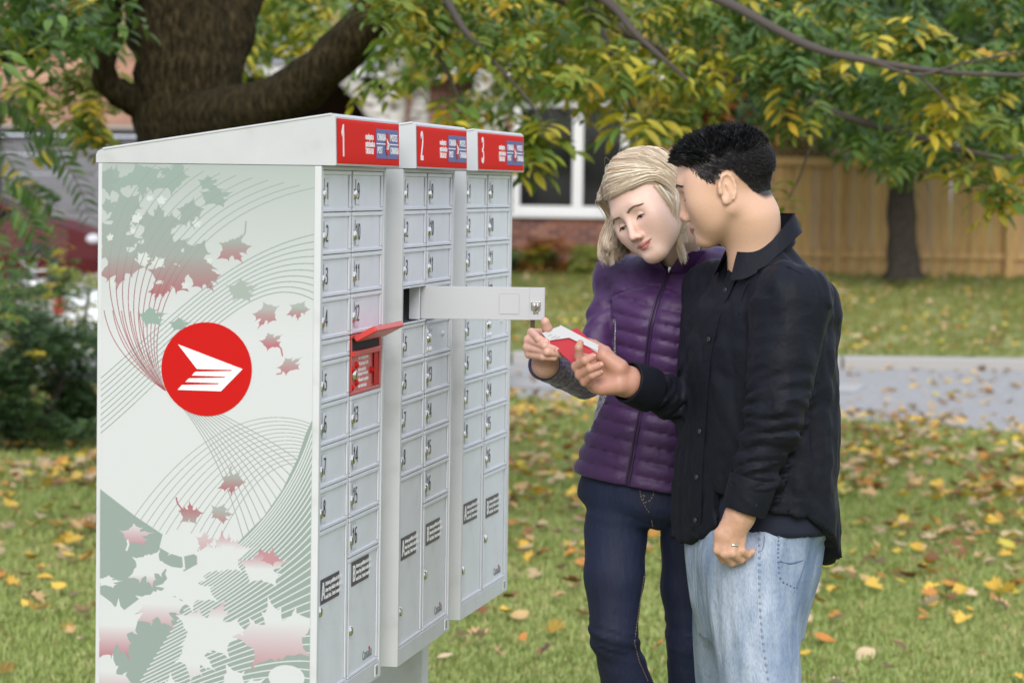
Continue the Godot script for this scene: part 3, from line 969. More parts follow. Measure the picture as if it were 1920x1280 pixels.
func open_compartment(t: Node3D, x0: float, y: float, w: float, h: float, lock: Mesh):
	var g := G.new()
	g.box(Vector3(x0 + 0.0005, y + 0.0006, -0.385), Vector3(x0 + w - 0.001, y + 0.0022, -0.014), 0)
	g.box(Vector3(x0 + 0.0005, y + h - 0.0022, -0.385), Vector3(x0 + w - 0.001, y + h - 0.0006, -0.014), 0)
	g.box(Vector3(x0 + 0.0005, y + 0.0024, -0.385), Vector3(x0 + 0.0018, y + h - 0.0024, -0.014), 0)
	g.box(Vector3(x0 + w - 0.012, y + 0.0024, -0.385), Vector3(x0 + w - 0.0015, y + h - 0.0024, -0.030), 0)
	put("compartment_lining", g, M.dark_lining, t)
	var rail := G.new()
	rail.box(Vector3(x0 + 0.001, y + 0.0004, -0.0061), Vector3(x0 + w - 0.001, y + 0.0040, -0.0008), 0.001)
	rail.box(Vector3(x0 + 0.001, y + h - 0.0035, -0.0061), Vector3(x0 + w - 0.001, y + h - 0.0004, -0.0008), 0.001)
	rail.box(Vector3(x0 + w - 0.034, y + 0.0043, -0.030), Vector3(x0 + w - 0.026, y + h - 0.0038, -0.008), 0.001)
	put("compartment_rim", rail, M.door, t)
	# the door swung out, hinged at the right of its opening
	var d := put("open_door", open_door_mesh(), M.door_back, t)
	d.transform = Transform3D(Basis(Vector3.UP, -deg_to_rad(90.0 - 0.0) + deg_to_rad(10.5) * 0.0), Vector3(x0 + w - 0.006, y + 0.0045, -0.012))
	d.transform.basis = where_door()
	var em := G.new()
	em.box(Vector3(0.16, 0.012, 0.0016), Vector3(0.2005, 0.0525, 0.0022), 0.0006)
	put("back_plate", em, M.door_back, d)
	var lk := G.new()
	lk.box(Vector3(0.2245, 0.026, 0.0016), Vector3(0.228, 0.038, 0.006), 0.001)
	lk.box(Vector3(0.2405, 0.026, 0.0016), Vector3(0.244, 0.038, 0.006), 0.001)
	lk.box(Vector3(0.2245, 0.020, 0.0016), Vector3(0.244, 0.0295, 0.004), 0.001)
	lk.box(Vector3(0.2295, 0.011, 0.0016), Vector3(0.2395, 0.0195, 0.003), 0.001)
	lk.lathe([Vector2(0.0075, 0), Vector2(0.0075, 0.006), Vector2(0.006, 0.008), Vector2(0, 0.0082)], Transform3D(Basis(Vector3.RIGHT, PI / 2), Vector3(0.2342, 0.0285, 0.004)), 14)
	lk.box(Vector3(0.2325, 0.024, 0.0125), Vector3(0.2365, 0.038, 0.0145), 0.001)
	put("lock_back", lk, M.chrome, d)
	var cyl := G.new()
	cyl.lathe([Vector2(0.0105, 0), Vector2(0.0105, 0.002), Vector2(0.0085, 0.004), Vector2(0.008, 0.0105), Vector2(0, 0.012)], Transform3D(Basis(Vector3.RIGHT, -PI / 2), Vector3(0.2342, 0.0285, -0.0125)), 16)
	put("lock", cyl, M.chrome, d)
	# the key hangs in that lock
	var kt := d.global_transform * Transform3D(Basis(Vector3.UP, 0.35), Vector3(0.2305, 0.0285, -0.026))
	var kg := G.new()
	kg.box(Vector3(-0.0045, -0.0025, -0.004), Vector3(0.0045, 0.0025, 0.013), 0.0005)
	kg.prism(PackedVector2Array([Vector2(-0.009, 0.0), Vector2(-0.0045, -0.014), Vector2(-0.0045, -0.052), Vector2(0.0045, -0.052), Vector2(0.0045, -0.016), Vector2(0.0095, 0.0), Vector2(0.006, 0.006), Vector2(-0.006, 0.006)]), -0.0065, -0.0042)
	tag(put("key", kg, M.brass, self), "brass key hanging from the lock of the open compartment door", "key").transform = kt

func where_door() -> Basis:      # in the cabinet's axes, so that the open door lies across the view
	return Basis(Vector3.UP, deg_to_rad(-79.5))

func open_door_mesh() -> G:
	var g := G.new()
	var L := 0.253
	var H := 0.0665
	g.box(Vector3(0, 0, -0.0012), Vector3(L, H, 0.0012), 0.0008)
	g.box(Vector3(0, 0, -0.012), Vector3(L, 0.0016, -0.0014), 0.0006)
	g.box(Vector3(0, H - 0.0016, -0.012), Vector3(L, H, -0.0014), 0.0006)
	g.box(Vector3(L - 0.0016, 0.0018, -0.012), Vector3(L, H - 0.0018, -0.0014), 0.0006)
	g.box(Vector3(0.2215, 0.001, 0.0013), Vector3(0.2518, H - 0.001, 0.0018), 0.0004)
	return g

# ---------------------------------------------------------------- the ground
func gy(x: float, z: float) -> float:        # height of the ground z metres ahead
	if z < 26.15:
		return 0.0
	if z < 40.0:
		return 0.10 + (z - 26.15) / 13.85 * 0.335
	return 0.435

func near_edge(x: float) -> float:           # where the lawn meets the street
	return clampf(22.0 - 0.754 * x, 17.5, 22.4)

func build_ground():
	var g := G.new()
	var zs := [-6.0, 4.0, 8.0, 9.0, 10.0, 11.0, 12.0, 14.0, 16.0, 18.0, 20.0, 22.0, 24.0, 26.1, 26.16, 28.0, 30.0, 33.0, 36.0, 40.0, 44.0, 60.0, 90.0, 150.0, 300.0]
	var nx := 60
	for z in zs:
		for i in nx + 1:
			var x := (float(i) / nx * 2.0 - 1.0)
			x = x * absf(x) * 120.0
			g.vert(Vector3(x, gy(x, z), -z), Vector3.UP)
	for j in zs.size() - 1:
		for i in nx:
			var k := j * (nx + 1) + i
			g.q(k, k + 1, k + nx + 2, k + nx + 1)
	put("lawn_ground", g, M.soil, self, "structure")
	var r := G.new()
	var n := 40
	for i in n + 1:
		var x := -30.0 + 60.0 * i / n
		r.vert(Vector3(x, 0.005, -near_edge(x)), Vector3.UP)
		r.vert(Vector3(x, 0.005, -26.0), Vector3.UP)
	for i in n:
		r.q(i * 2, i * 2 + 2, i * 2 + 3, i * 2 + 1)
	put("street", r, M.asphalt, self, "structure")
	var k := G.new()
	for i in 20:
		k.box(Vector3(-30 + i * 3.0, -0.05, -26.16), Vector3(-27.012 + i * 3.0, 0.115, -25.98), 0.02)
	put("kerb", k, M.concrete, self, "structure")
	var c := G.new()
	c.quad(Vector3(-14, 0.010, -22.9), Vector3(2.75, 0.010, -22.9), Vector3(2.95, 0.010, -23.9), Vector3(-14, 0.010, -23.9))
	put("concrete_gutter", c, M.concrete, self, "structure")
	var wk := G.new()
	wk.quad(Vector3(1.70, 0.045, -8.2), Vector3(3.4, 0.045, -8.2), Vector3(3.4, 0.045, -10.25), Vector3(1.80, 0.045, -10.0))
	put("footpath", wk, M.concrete_warm, self, "structure")
	var d := G.new()
	for i in 6:
		var z0 := 26.1 + i * 2.05
		var z1 := z0 + 2.042
		d.quad(Vector3(-9.2, gy(0, maxf(z0, 26.16)) + 0.012, -z0), Vector3(-2.6, gy(0, maxf(z0, 26.16)) + 0.012, -z0), Vector3(-2.6, gy(0, z1) + 0.012, -z1), Vector3(-9.2, gy(0, z1) + 0.012, -z1))
	put("driveway", d, M.concrete_warm, self, "structure")

func leaf_shape(kind: int, fold: float, curl: float) -> G:      # one unit-long leaf in the x-z plane, stalk at the origin, tip along -z
	var out := [[0.0, 0.0], [.16, .12], [.30, .30], [.33, .48], [.26, .68], [.13, .86], [0.0, 1.0]]
	if kind == 1:
		out = [[0.0, 0.0], [.14, .02], [.36, -.02], [.30, .14], [.52, .30], [.40, .36], [.46, .56], [.26, .52], [.20, .62], [.24, .80], [.10, .78], [0.0, 1.0]]
	elif kind == 2:
		out = [[0.0, 0.0], [.10, .14], [.16, .34], [.165, .52], [.12, .74], [.05, .9], [0.0, 1.0]]
	var g := G.new()
	for s in [1.0, -1.0]:
		var pts := []
		for e in out:
			var x: float = e[0] * s
			var z: float = e[1]
			pts.append(Vector3(x, absf(x) * fold + curl * (z - 0.5) * (z - 0.5) + 0.25 * curl * x * x * 4.0, -z))
		var mid := Vector3(0.0, 0.0, -0.45)
		mid.y = curl * 0.0025
		for i in pts.size() - 1:
			var a: Vector3 = pts[i]
			var b: Vector3 = pts[i + 1]
			if s > 0:
				g.tri3(mid, a, b)
			else:
				g.tri3(mid, b, a)
	if kind < 2:
		g.tube([Vector3(0, 0.003, 0.0), Vector3(0.01, 0.015, 0.16), Vector3(0.03, 0.02, 0.34)], [0.008, 0.008, 0.007], 4)
	return g

func litter_colour() -> Color:
	var r := rng.randf()
	var f := rng.randf_range(0.75, 1.15)
	var c := Color(0.62, 0.41, 0.06)
	if r < 0.22:
		c = Color(0.52, 0.35, 0.15)
	elif r < 0.46:
		c = Color(0.47, 0.35, 0.20)
	elif r < 0.62:
		c = Color(0.46, 0.22, 0.035)
	elif r < 0.72:
		c = Color(0.22, 0.10, 0.035)
	elif r < 0.82:
		c = Color(0.50, 0.42, 0.06)
	return Color(c.r * f, c.g * f, c.b * f)

func build_lawn():
	rng.seed = 77
	# grass
	var tuft := G.new()
	for i in 9:
		var a := rng.randf() * TAU
		var p := Vector3(rng.randf_range(-0.5, 0.5), 0, rng.randf_range(-0.5, 0.5))
		var dirn := Vector3(cos(a), 0, sin(a))
		var h := rng.randf_range(0.55, 1.1)
		var lean := rng.randf_range(0.1, 0.6)
		var side := dirn.cross(Vector3.UP) * 0.045
		var sh := rng.randf_range(0.8, 1.25)
		tuft.col = Color(sh, sh, sh)
		var m := p + dirn * lean * 0.35 * h + Vector3.UP * h * 0.6
		var tip := p + dirn * lean * h + Vector3.UP * h
		tuft.quad(p - side, p + side, m + side * 0.8, m - side * 0.8)
		tuft.tri3(m - side * 0.8, m + side * 0.8, tip)
	var tm := tuft.mesh()
	var where := []
	var tint := []
	for i in 78000:
		var far := i % 5 == 4
		var z := 0.0
		if far:
			z = lerpf(26.2, 41.0, rng.randf())
		else:
			z = 8.6 / (1.0 - rng.randf() * 0.62)
		var x := rng.randf_range(-0.26, 0.26) * z
		if z < 25 and z > near_edge(x) - 0.15:
			continue
		if z > 26 and x > -9.2 and x < -2.6 and z < 38.5:
			continue
		var s: float = (0.036 + 0.0013 * (z - 8.6)) * rng.randf_range(0.6, 1.25)
		where.append(Transform3D(Basis(Vector3.UP, rng.randf() * TAU).scaled(Vector3(s * 1.5, s, s * 1.5)), Vector3(x, gy(x, z) - 0.003, -z)))
		var k := rng.randf()
		var patch: float = sin(x * 2.1 + z * 0.7) * sin(z * 1.3 - x) * 0.5 + 0.5
		var c := (Color(0.25, 0.34, 0.075).lerp(Color(0.44, 0.47, 0.17), k * 0.55 + patch * 0.3) if not far else Color(0.17, 0.21, 0.035).lerp(Color(0.28, 0.27, 0.06), k * 0.5 + patch * 0.4))
		if k > 0.93:
			c = Color(0.52, 0.45, 0.20)
		tint.append(c)
	var gm := vmat(0.7)
	gm.backlight_enabled = true
	gm.backlight = Color(0.6, 0.6, 0.5)
	tag(scatter("grass", tm, gm, where, tint), "short green grass of the lawns on both sides of the street", "grass")
	# fallen leaves: the nearest ones singly, the rest as one litter
	var lm := vmat(0.65)
	lm.backlight_enabled = true
	lm.backlight = Color(0.4, 0.4, 0.4)
	var shapes := []
	for k in 6:
		shapes.append(leaf_shape(k % 2, [0.25, 0.5, 0.1, 0.35, 0.7, 0.2][k], [0.5, 0.25, 0.9, 1.1, 0.3, 0.6][k]).mesh())
	var kinds := [[Color(0.60, 0.38, 0.04), "yellow fallen leaf lying on the near lawn"], [Color(0.60, 0.45, 0.27), "pale buff fallen leaf lying on the near lawn"], [Color(0.50, 0.20, 0.03), "orange fallen leaf curled up on the near lawn"], [Color(0.24, 0.10, 0.035), "dark brown fallen leaf curled up on the near lawn"], [Color(0.52, 0.33, 0.14), "tan fallen leaf half sunk in the near grass"]]
	var mats := []
	for e in kinds:
		var m := mat(e[0].linear_to_srgb(), 0.65)
		m.backlight_enabled = true
		m.backlight = Color(0.4, 0.4, 0.4)
		mats.append(m)
	var made := 0
	while made < 190:
		var z := lerpf(9.0, 13.2, pow(rng.randf(), 0.62))
		var x := rng.randf_range(-0.19, 0.19) * z
		var px := 960 + F * x / z
		if px > 190 and px < 800 or px > 1115 and px < 1265:
			if rng.randf() < 0.93:
				continue
		var k: int = [0, 0, 0, 1, 1, 2, 2, 3, 4, 4][rng.randi() % 10]
		var s := rng.randf_range(0.045, 0.095)
		var o := put("fallen_leaf", shapes[rng.randi() % 6], mats[k])
		o.transform = Transform3D(Basis.from_euler(Vector3(rng.randf_range(-0.5, 0.6), rng.randf() * TAU, rng.randf_range(-0.6, 0.6))).scaled(Vector3(s, s, s)), Vector3(x, 0.03 + rng.randf() * 0.015, -z))
		tag(o, kinds[k][1], "fallen leaf", kinds[k][1].split(" lying")[0].split(" curled")[0].split(" half")[0].replace("leaf", "leaves") + " on the near lawn")
		made += 1
	where = []
	tint = []
	for i in 30000:
		var z := lerpf(10.5, 41.0, pow(rng.randf(), 1.35))
		var x := rng.randf_range(-0.2, 0.2) * z
		var dens := 0.0
		var on_street := z > near_edge(x) and z < 26.1
		if z < 26:
			dens = clampf((z - 11.0) / 7.0, 0.06, 1.0) * 0.95
			var px := x / z * F + 960
			if px > 1250:
				dens *= 1.15
			if on_street:
				dens *= 0.06 + 0.5 * exp(-(z - near_edge(x)) * 1.6) + (0.12 if x > 2.0 else 0.0)
		else:
			dens = 0.22 + 0.22 * exp(-absf(z - 29.0) * 0.4)
		dens *= 0.55 + 0.45 * sin(x * 3.1 + z) * sin(z * 2.3 - x * 1.7)
		if rng.randf() > dens:
			continue
		var s := rng.randf_range(0.045, 0.10)
		where.append(Transform3D(Basis.from_euler(Vector3(rng.randf_range(-0.4, 0.5), rng.randf() * TAU, rng.randf_range(-0.5, 0.5))).scaled(Vector3(s, s, s)), Vector3(x, gy(x, z) + (0.012 if on_street else 0.045), -z)))
		tint.append(litter_colour())
	tag(scatter("leaf_litter", shapes[2], lm, where.slice(0, where.size() / 2), tint.slice(0, tint.size() / 2)), "yellow and brown leaf litter strewn over the lawns", "leaf litter")
	tag(scatter("leaf_litter", shapes[1], lm, where.slice(where.size() / 2), tint.slice(tint.size() / 2)), "flatter tan leaf litter mixed in over lawns and street", "leaf litter")

# ---------------------------------------------------------------- houses and fence
func brick_wall(parent: Node, x0: float, x1: float, y0: float, y1: float, z: float, tones: Array, holes := []):
	# courses of single bricks in front of a mortar core, facing the camera
	var core := G.new()
	var xs := [x0, x1]
	var ys := [y0, y1]
	for h in holes:
		xs.append_array([h.position.x, h.end.x])
		ys.append_array([h.position.y, h.end.y])
	xs.sort()
	ys.sort()
	for i in xs.size() - 1:
		for j in ys.size() - 1:
			var c := Vector2((xs[i] + xs[i + 1]) / 2, (ys[j] + ys[j + 1]) / 2)
			var open = xs[i + 1] - xs[i] < 0.001 or ys[j + 1] - ys[j] < 0.001
			for h in holes:
				open = open or h.has_point(c)
			if not open:
				core.box(Vector3(xs[i], ys[j], -z - 0.24), Vector3(xs[i + 1], ys[j + 1], -z), 0)
	put("wall", core, M.mortar, parent)
	var b := G.new()
	b.box(Vector3(-0.5, -0.5, -0.5), Vector3(0.5, 0.5, 0.5), 0.0)
	var where := []
	var tint := []
	var row := 0
	var y := y0
	while y + 0.065 <= y1:
		var x := x0 + (0.0 if row % 2 else -0.105)
		while x < x1 - 0.02:
			var a := maxf(x, x0)
			var e := minf(x + 0.2, x1)
			var c := Vector2((a + e) / 2, y + 0.033)
			var inside := false
			for h in holes:
				inside = inside or h.grow(0.03).has_point(c)
			if not inside and e - a > 0.03:
				where.append(Transform3D(Basis().scaled(Vector3(e - a, 0.062, 0.03)), Vector3(c.x, c.y, -z + rng.randf_range(-0.003, 0.003))))
				var t: Color = tones[rng.randi() % tones.size()]
				tint.append(t * rng.randf_range(0.8, 1.15))
			x += 0.212
		y += 0.075
		row += 1
	scatter("brick_courses", b.mesh(), vmat(0.85), where, tint, parent)

func window(parent: Node, x0: float, x1: float, y0: float, y1: float, z: float, mullions: Array):
	var f := G.new()
	var w := 0.10
	f.box(Vector3(x0, y0, -z - 0.12), Vector3(x0 + w, y1, -z + 0.03), 0.006)
	f.box(Vector3(x1 - w, y0, -z - 0.12), Vector3(x1, y1, -z + 0.03), 0.006)
	f.box(Vector3(x0 + w + 0.001, y1 - w, -z - 0.12), Vector3(x1 - w - 0.001, y1, -z + 0.03), 0.006)
	f.box(Vector3(x0 + w + 0.001, y0, -z - 0.12), Vector3(x1 - w - 0.001, y0 + w, -z + 0.03), 0.006)
	var o := put("window", f, M.white_trim, parent)
	var sl := G.new()
	sl.box(Vector3(x0 - 0.06, y0 - 0.07, -z - 0.12), Vector3(x1 + 0.06, y0 - 0.002, -z + 0.09), 0.008)
	put("sill", sl, M.white_trim, o)
	for m in mullions:
		var b := G.new()
		b.box(Vector3(m - 0.075, y0 + w + 0.001, -z - 0.11), Vector3(m + 0.075, y1 - w - 0.001, -z + 0.02), 0.006)
		put("mullion", b, M.white_trim, o)
	var edges := [x0 + w] + mullions + [x1 - w]
	for i in edges.size() - 1:
		var p := G.new()
		var a: float = edges[i] + (0.076 if i > 0 else 0.001)
		var e: float = edges[i + 1] - (0.076 if i < edges.size() - 2 else 0.001)
		p.box(Vector3(a, y0 + w + 0.001, -z - 0.075), Vector3(e, y1 - w - 0.001, -z - 0.068), 0)
		put("pane", p, M.window_glass, o)
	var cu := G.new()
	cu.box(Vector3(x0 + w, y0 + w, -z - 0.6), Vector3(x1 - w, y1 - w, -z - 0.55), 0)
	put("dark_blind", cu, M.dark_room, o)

func build_houses():
	rng.seed = 5
	# brick bungalow in the middle
	var z := 41.0
	var px := func(x: float) -> float: return at(x, 340, z).x
	var py := func(y: float) -> float: return at(960, y, z).y
	var h := thing("brick_bungalow", "red brick bungalow with grey roof and white-framed picture window", "house", Transform3D(Basis(), Vector3.ZERO))
	var win := Rect2(px.call(962), py.call(398), px.call(1178) - px.call(962), py.call(186) - py.call(398))
	var eave: float = py.call(152)
	brick_wall(h, px.call(748), px.call(1262), 0.40, eave, z, [Color(0.27, 0.105, 0.07), Color(0.23, 0.085, 0.06), Color(0.31, 0.14, 0.095), Color(0.19, 0.08, 0.065)], [win])
	window(h, win.position.x, win.end.x, win.position.y, win.end.y, z, [px.call(1083)])
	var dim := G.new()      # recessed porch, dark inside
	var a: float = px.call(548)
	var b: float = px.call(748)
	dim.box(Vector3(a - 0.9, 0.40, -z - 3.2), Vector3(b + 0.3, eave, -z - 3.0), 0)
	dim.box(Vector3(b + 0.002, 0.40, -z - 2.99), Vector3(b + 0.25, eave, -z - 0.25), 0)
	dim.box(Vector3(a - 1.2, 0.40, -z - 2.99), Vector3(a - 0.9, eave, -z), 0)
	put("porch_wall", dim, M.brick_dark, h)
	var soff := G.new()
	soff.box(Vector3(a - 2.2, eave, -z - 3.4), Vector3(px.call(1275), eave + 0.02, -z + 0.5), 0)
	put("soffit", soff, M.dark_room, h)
	var fa := G.new()
	fa.box(Vector3(a - 2.2, eave + 0.021, -z + 0.44), Vector3(px.call(1275), eave + 0.17, -z + 0.5), 0.01)
	put("fascia", fa, M.white_trim, h)
	var rf := G.new()
	rf.quad(Vector3(a - 2.3, eave + 0.175, -z + 0.56), Vector3(px.call(1285), eave + 0.175, -z + 0.56), Vector3(px.call(1285), eave + 1.9, -z - 4.2), Vector3(a - 2.3, eave + 1.9, -z - 4.2))
	rf.quad(Vector3(px.call(1285), eave + 0.175, -z - 9.0), Vector3(a - 2.3, eave + 0.175, -z - 9.0), Vector3(a - 2.3, eave + 1.9, -z - 4.2), Vector3(px.call(1285), eave + 1.9, -z - 4.2))
	for xx in [a - 2.3, px.call(1285)]:
		rf.tri3(Vector3(xx, eave + 0.17, -z + 0.5), Vector3(xx, eave + 0.17, -z - 9.0), Vector3(xx, eave + 1.88, -z - 4.2))
	put("roof", rf, M.shingle, h)
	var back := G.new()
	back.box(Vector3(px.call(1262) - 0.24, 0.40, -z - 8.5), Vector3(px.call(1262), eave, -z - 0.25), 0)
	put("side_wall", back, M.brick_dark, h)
	# house with the garage at the left
	z = 38.5
	var g := thing("garage_house", "tan brick house front with wide grey garage door behind the tree", "house")
	var tones := [Color(0.50, 0.27, 0.17), Color(0.45, 0.23, 0.15), Color(0.56, 0.33, 0.22), Color(0.42, 0.22, 0.16)]
	var gx0: float = px.call(34)
	var gx1: float = px.call(405)
	var gtop := at(150, 240, z).y
	brick_wall(g, px.call(-260), px.call(440), 0.40, gtop + 2.3, z, tones, [Rect2(gx0, 0.3, gx1 - gx0, gtop - 0.3)])
	var lt := G.new()
	lt.box(Vector3(gx0 - 0.001, gtop - 0.09, -z - 0.2), Vector3(gx1 + 0.001, gtop + 0.001, -z - 0.01), 0)
	lt.box(Vector3(gx0 + 0.0, 0.42, -z - 0.2), Vector3(gx0 + 0.16, gtop - 0.092, -z - 0.012), 0)
	put("garage_frame", lt, M.dark_trim, g)
	var gd := Node3D.new()
	gd.name = "garage_door"
	g.add_child(gd)
	var n := 7
	for i in n:
		var s := G.new()
		var hh := (gtop - 0.53) / n
		s.box(Vector3(gx0 + 0.161, 0.43 + hh * i, -z - 0.22), Vector3(gx1 - 0.02, 0.43 + hh * (i + 1) - 0.012, -z - 0.15), 0.012)
		s.box(Vector3(gx0 + 0.25, 0.43 + hh * i + 0.08, -z - 0.149), Vector3(gx1 - 0.1, 0.43 + hh * (i + 1) - 0.09, -z - 0.143), 0.004)
		put("door_section", s, M.garage_grey, gd)
	var gr := G.new()
	gr.quad(Vector3(px.call(-270), gtop + 2.3, -z + 0.4), Vector3(px.call(450), gtop + 2.3, -z + 0.4), Vector3(px.call(450), gtop + 4.3, -z - 4), Vector3(px.call(-270), gtop + 4.3, -z - 4))
	put("roof", gr, M.shingle, g)
	# fence
	z = 40.0
	var f := thing("wooden_fence", "tall brown board fence with lattice top behind the small tree", "fence")
	var x := at(1246, 400, z).x
	var base := 0.43
	var top := at(1700, 302, z).y
	var xl0 := at(1436, 300, z).x
	var xl1 := at(1562, 300, z).x
	var bw := 0.138
	var variants := []
	for k in 4:
		var bg := G.new()
		bg.box(Vector3(0, 0, -0.012), Vector3(bw - 0.008, top - base, 0.010), 0.003)
		variants.append(bg.mesh())
	var woods := []
	for k in 6:
		var w := mat(lin(0.66 + 0.05 * (k % 3), 0.42 + 0.03 * (k % 3), 0.17 + 0.015 * (k % 4)), 0.85)
		w.albedo_texture = M.wood_tex
		tri(w, 1.0)
		w.uv1_scale = Vector3(6.0, 0.35, 6.0)
		woods.append(w)
	var i := 0
	while x < 9.2:
		var o := put("board", variants[i % 4], woods[rng.randi() % 6], f)
		o.position = Vector3(x, base + rng.randf_range(-0.01, 0.01), -z + rng.randf_range(0.0, 0.006) + (0.02 if i % 2 else 0.0))
		x += bw - (0.004 if i % 2 else -0.002)
		i += 1
	x = at(1246, 400, z).x
	var pxs := [x + 0.02, xl0 - 0.06, xl1 + 0.02, at(1885, 400, z).x, 9.2]
	for p in pxs:
		var pg := G.new()
		pg.box(Vector3(p, base - 0.1, -z + 0.034), Vector3(p + 0.11, top + (0.36 if absf(p - xl1) < 0.1 or absf(p - xl0) < 0.1 else 0.08), -z + 0.12), 0.008)
		put("post", pg, woods[1], f)
	for ry in [base + 0.25, top - 0.08]:
		for j in 4:
			var rg := G.new()
			rg.box(Vector3(pxs[j] + 0.112, ry, -z + 0.034), Vector3(pxs[j + 1] - 0.002, ry + 0.09, -z + 0.072), 0.004)
			put("rail", rg, woods[2], f)
	var lg := G.new()
	lg.box(Vector3(xl0 + 0.052, top + 0.005, -z + 0.036), Vector3(xl1 + 0.018, top + 0.035, -z + 0.07), 0.003)
	lg.box(Vector3(xl0 + 0.052, top + 0.285, -z + 0.036), Vector3(xl1 + 0.018, top + 0.315, -z + 0.07), 0.003)
	var lf := put("lattice_frame", lg, woods[0], f)
	for k in 2:
		var u := xl0 - 0.2
		while u < xl1 + 0.02:
			var p0 := Vector2(u, top + 0.037)
			var p1 := Vector2(u + 0.246, top + 0.283)
			if p0.x < xl0 + 0.055:
				p0 = Vector2(xl0 + 0.055, p0.y + (xl0 + 0.055 - p0.x))
			if p1.x > xl1 + 0.015:
				p1 = Vector2(xl1 + 0.015, p1.y - (p1.x - xl1 - 0.015))
			if p1.y > p0.y + 0.01:
				if k == 1:
					p0.x = xl0 + xl1 + 0.07 - p0.x
					p1.x = xl0 + xl1 + 0.07 - p1.x
				var sl := G.new()
				sl.tube([Vector3(p0.x, p0.y, -z + 0.045 + 0.011 * k), Vector3(p1.x, p1.y, -z + 0.045 + 0.011 * k)], [0.016, 0.016], 4, true, Vector2(1.0, 0.3))
				put("lattice_slat", sl, woods[3 + k], lf)
			u += 0.085
	# pale gable wall glimpsed over the fence
	var s := thing("neighbour_house", "pale grey gable of a house glimpsed over the fence", "house")
	var sg := G.new()
	var c0 := at(1470, 200, 58)
	sg.prism(PackedVector2Array([Vector2(c0.x, 0.4), Vector2(c0.x + 3.2, 0.4), Vector2(c0.x + 3.2, 2.9), Vector2(c0.x + 1.6, 3.9), Vector2(c0.x, 2.9)]), -64, -58)
	put("wall", sg, M.pale_wall, s)
	var sr := G.new()
	for e in [[c0.x - 0.3, 2.72, c0.x + 1.6, 4.0], [c0.x + 3.5, 2.72, c0.x + 1.6, 4.0]]:
		sr.tube([Vector3(e[0], e[1], -57.8), Vector3(e[2], e[3], -57.8)], [0.1, 0.1], 4)
		sr.quad(Vector3(e[0], e[1] + 0.1, -57.7), Vector3(e[2], e[3] + 0.1, -57.7), Vector3(e[2], e[3] + 0.1, -64.3), Vector3(e[0], e[1] + 0.1, -64.3))
	put("roof", sr, M.shingle, s)

# ---------------------------------------------------------------- cars
func car_body(len: float, prof_top: Array, width: float) -> G:      # lofted from side outlines; x along the car, prof: [x, y, half width share]
	var g := G.new()
	var rows := []
	for e in prof_top:
		var ring := []
		var w: float = width * 0.5 * e[2]
		var y0: float = e[3]
		var y1: float = e[1]
		for s in [[1.0, 0.0], [1.02, 0.35], [0.98, 0.6], [0.86, 0.9], [0.6, 1.0], [0.0, 1.02]]:
			ring.append(Vector3(e[0], lerpf(y0, y1, s[1]), w * s[0]))
		var other := ring.duplicate()
		other.reverse()
		for p in other.slice(1):
			ring.append(Vector3(p.x, p.y, -p.z))
		rows.append(ring)
	for i in rows.size() - 1:
		for k in rows[0].size() - 1:
			var nn: Vector3 = (rows[i + 1][k] - rows[i][k]).cross(rows[i][k + 1] - rows[i][k]).normalized()
			var a := g.vert(rows[i][k], nn)
			g.vert(rows[i + 1][k], nn)
			g.vert(rows[i + 1][k + 1], nn)
			g.vert(rows[i][k + 1], nn)
			g.q(a, a + 1, a + 2, a + 3)
	for e in [0, rows.size() - 1]:
		for k in rows[0].size() - 2:
			if e:
				g.tri3(rows[e][0], rows[e][k + 2], rows[e][k + 1])
			else:
				g.tri3(rows[e][0], rows[e][k + 1], rows[e][k + 2])
	return g

func car_wheel(parent: Node, x: float, z: float, r: float, m_rim: Material):
	var s := signf(z)
	var b := Transform3D(Basis(Vector3.RIGHT, PI / 2 * s), Vector3(x, r, z))
	var t := G.new()
	t.lathe([Vector2(r * 0.66, -0.16), Vector2(r * 0.95, -0.16), Vector2(r, -0.13), Vector2(r, -0.03), Vector2(r * 0.95, 0.0), Vector2(r * 0.68, 0.005), Vector2(r * 0.66, -0.02)], b, 28)
	var o := put("wheel", t, M.rubber, parent)
	var rim := G.new()
	rim.lathe([Vector2(r * 0.67, -0.1), Vector2(r * 0.66, -0.005), Vector2(r * 0.6, -0.012), Vector2(r * 0.56, -0.05), Vector2(0.0, -0.05)], b, 28)
	for k in 5:
		var a := TAU * k / 5
		rim.tube([b * Vector3(0, -0.02, 0), b * Vector3(cos(a) * r * 0.6, -0.02, sin(a) * r * 0.6)], [0.05, 0.035], 6, true, Vector2(1, 0.5))
	put("rim", rim, m_rim, o)

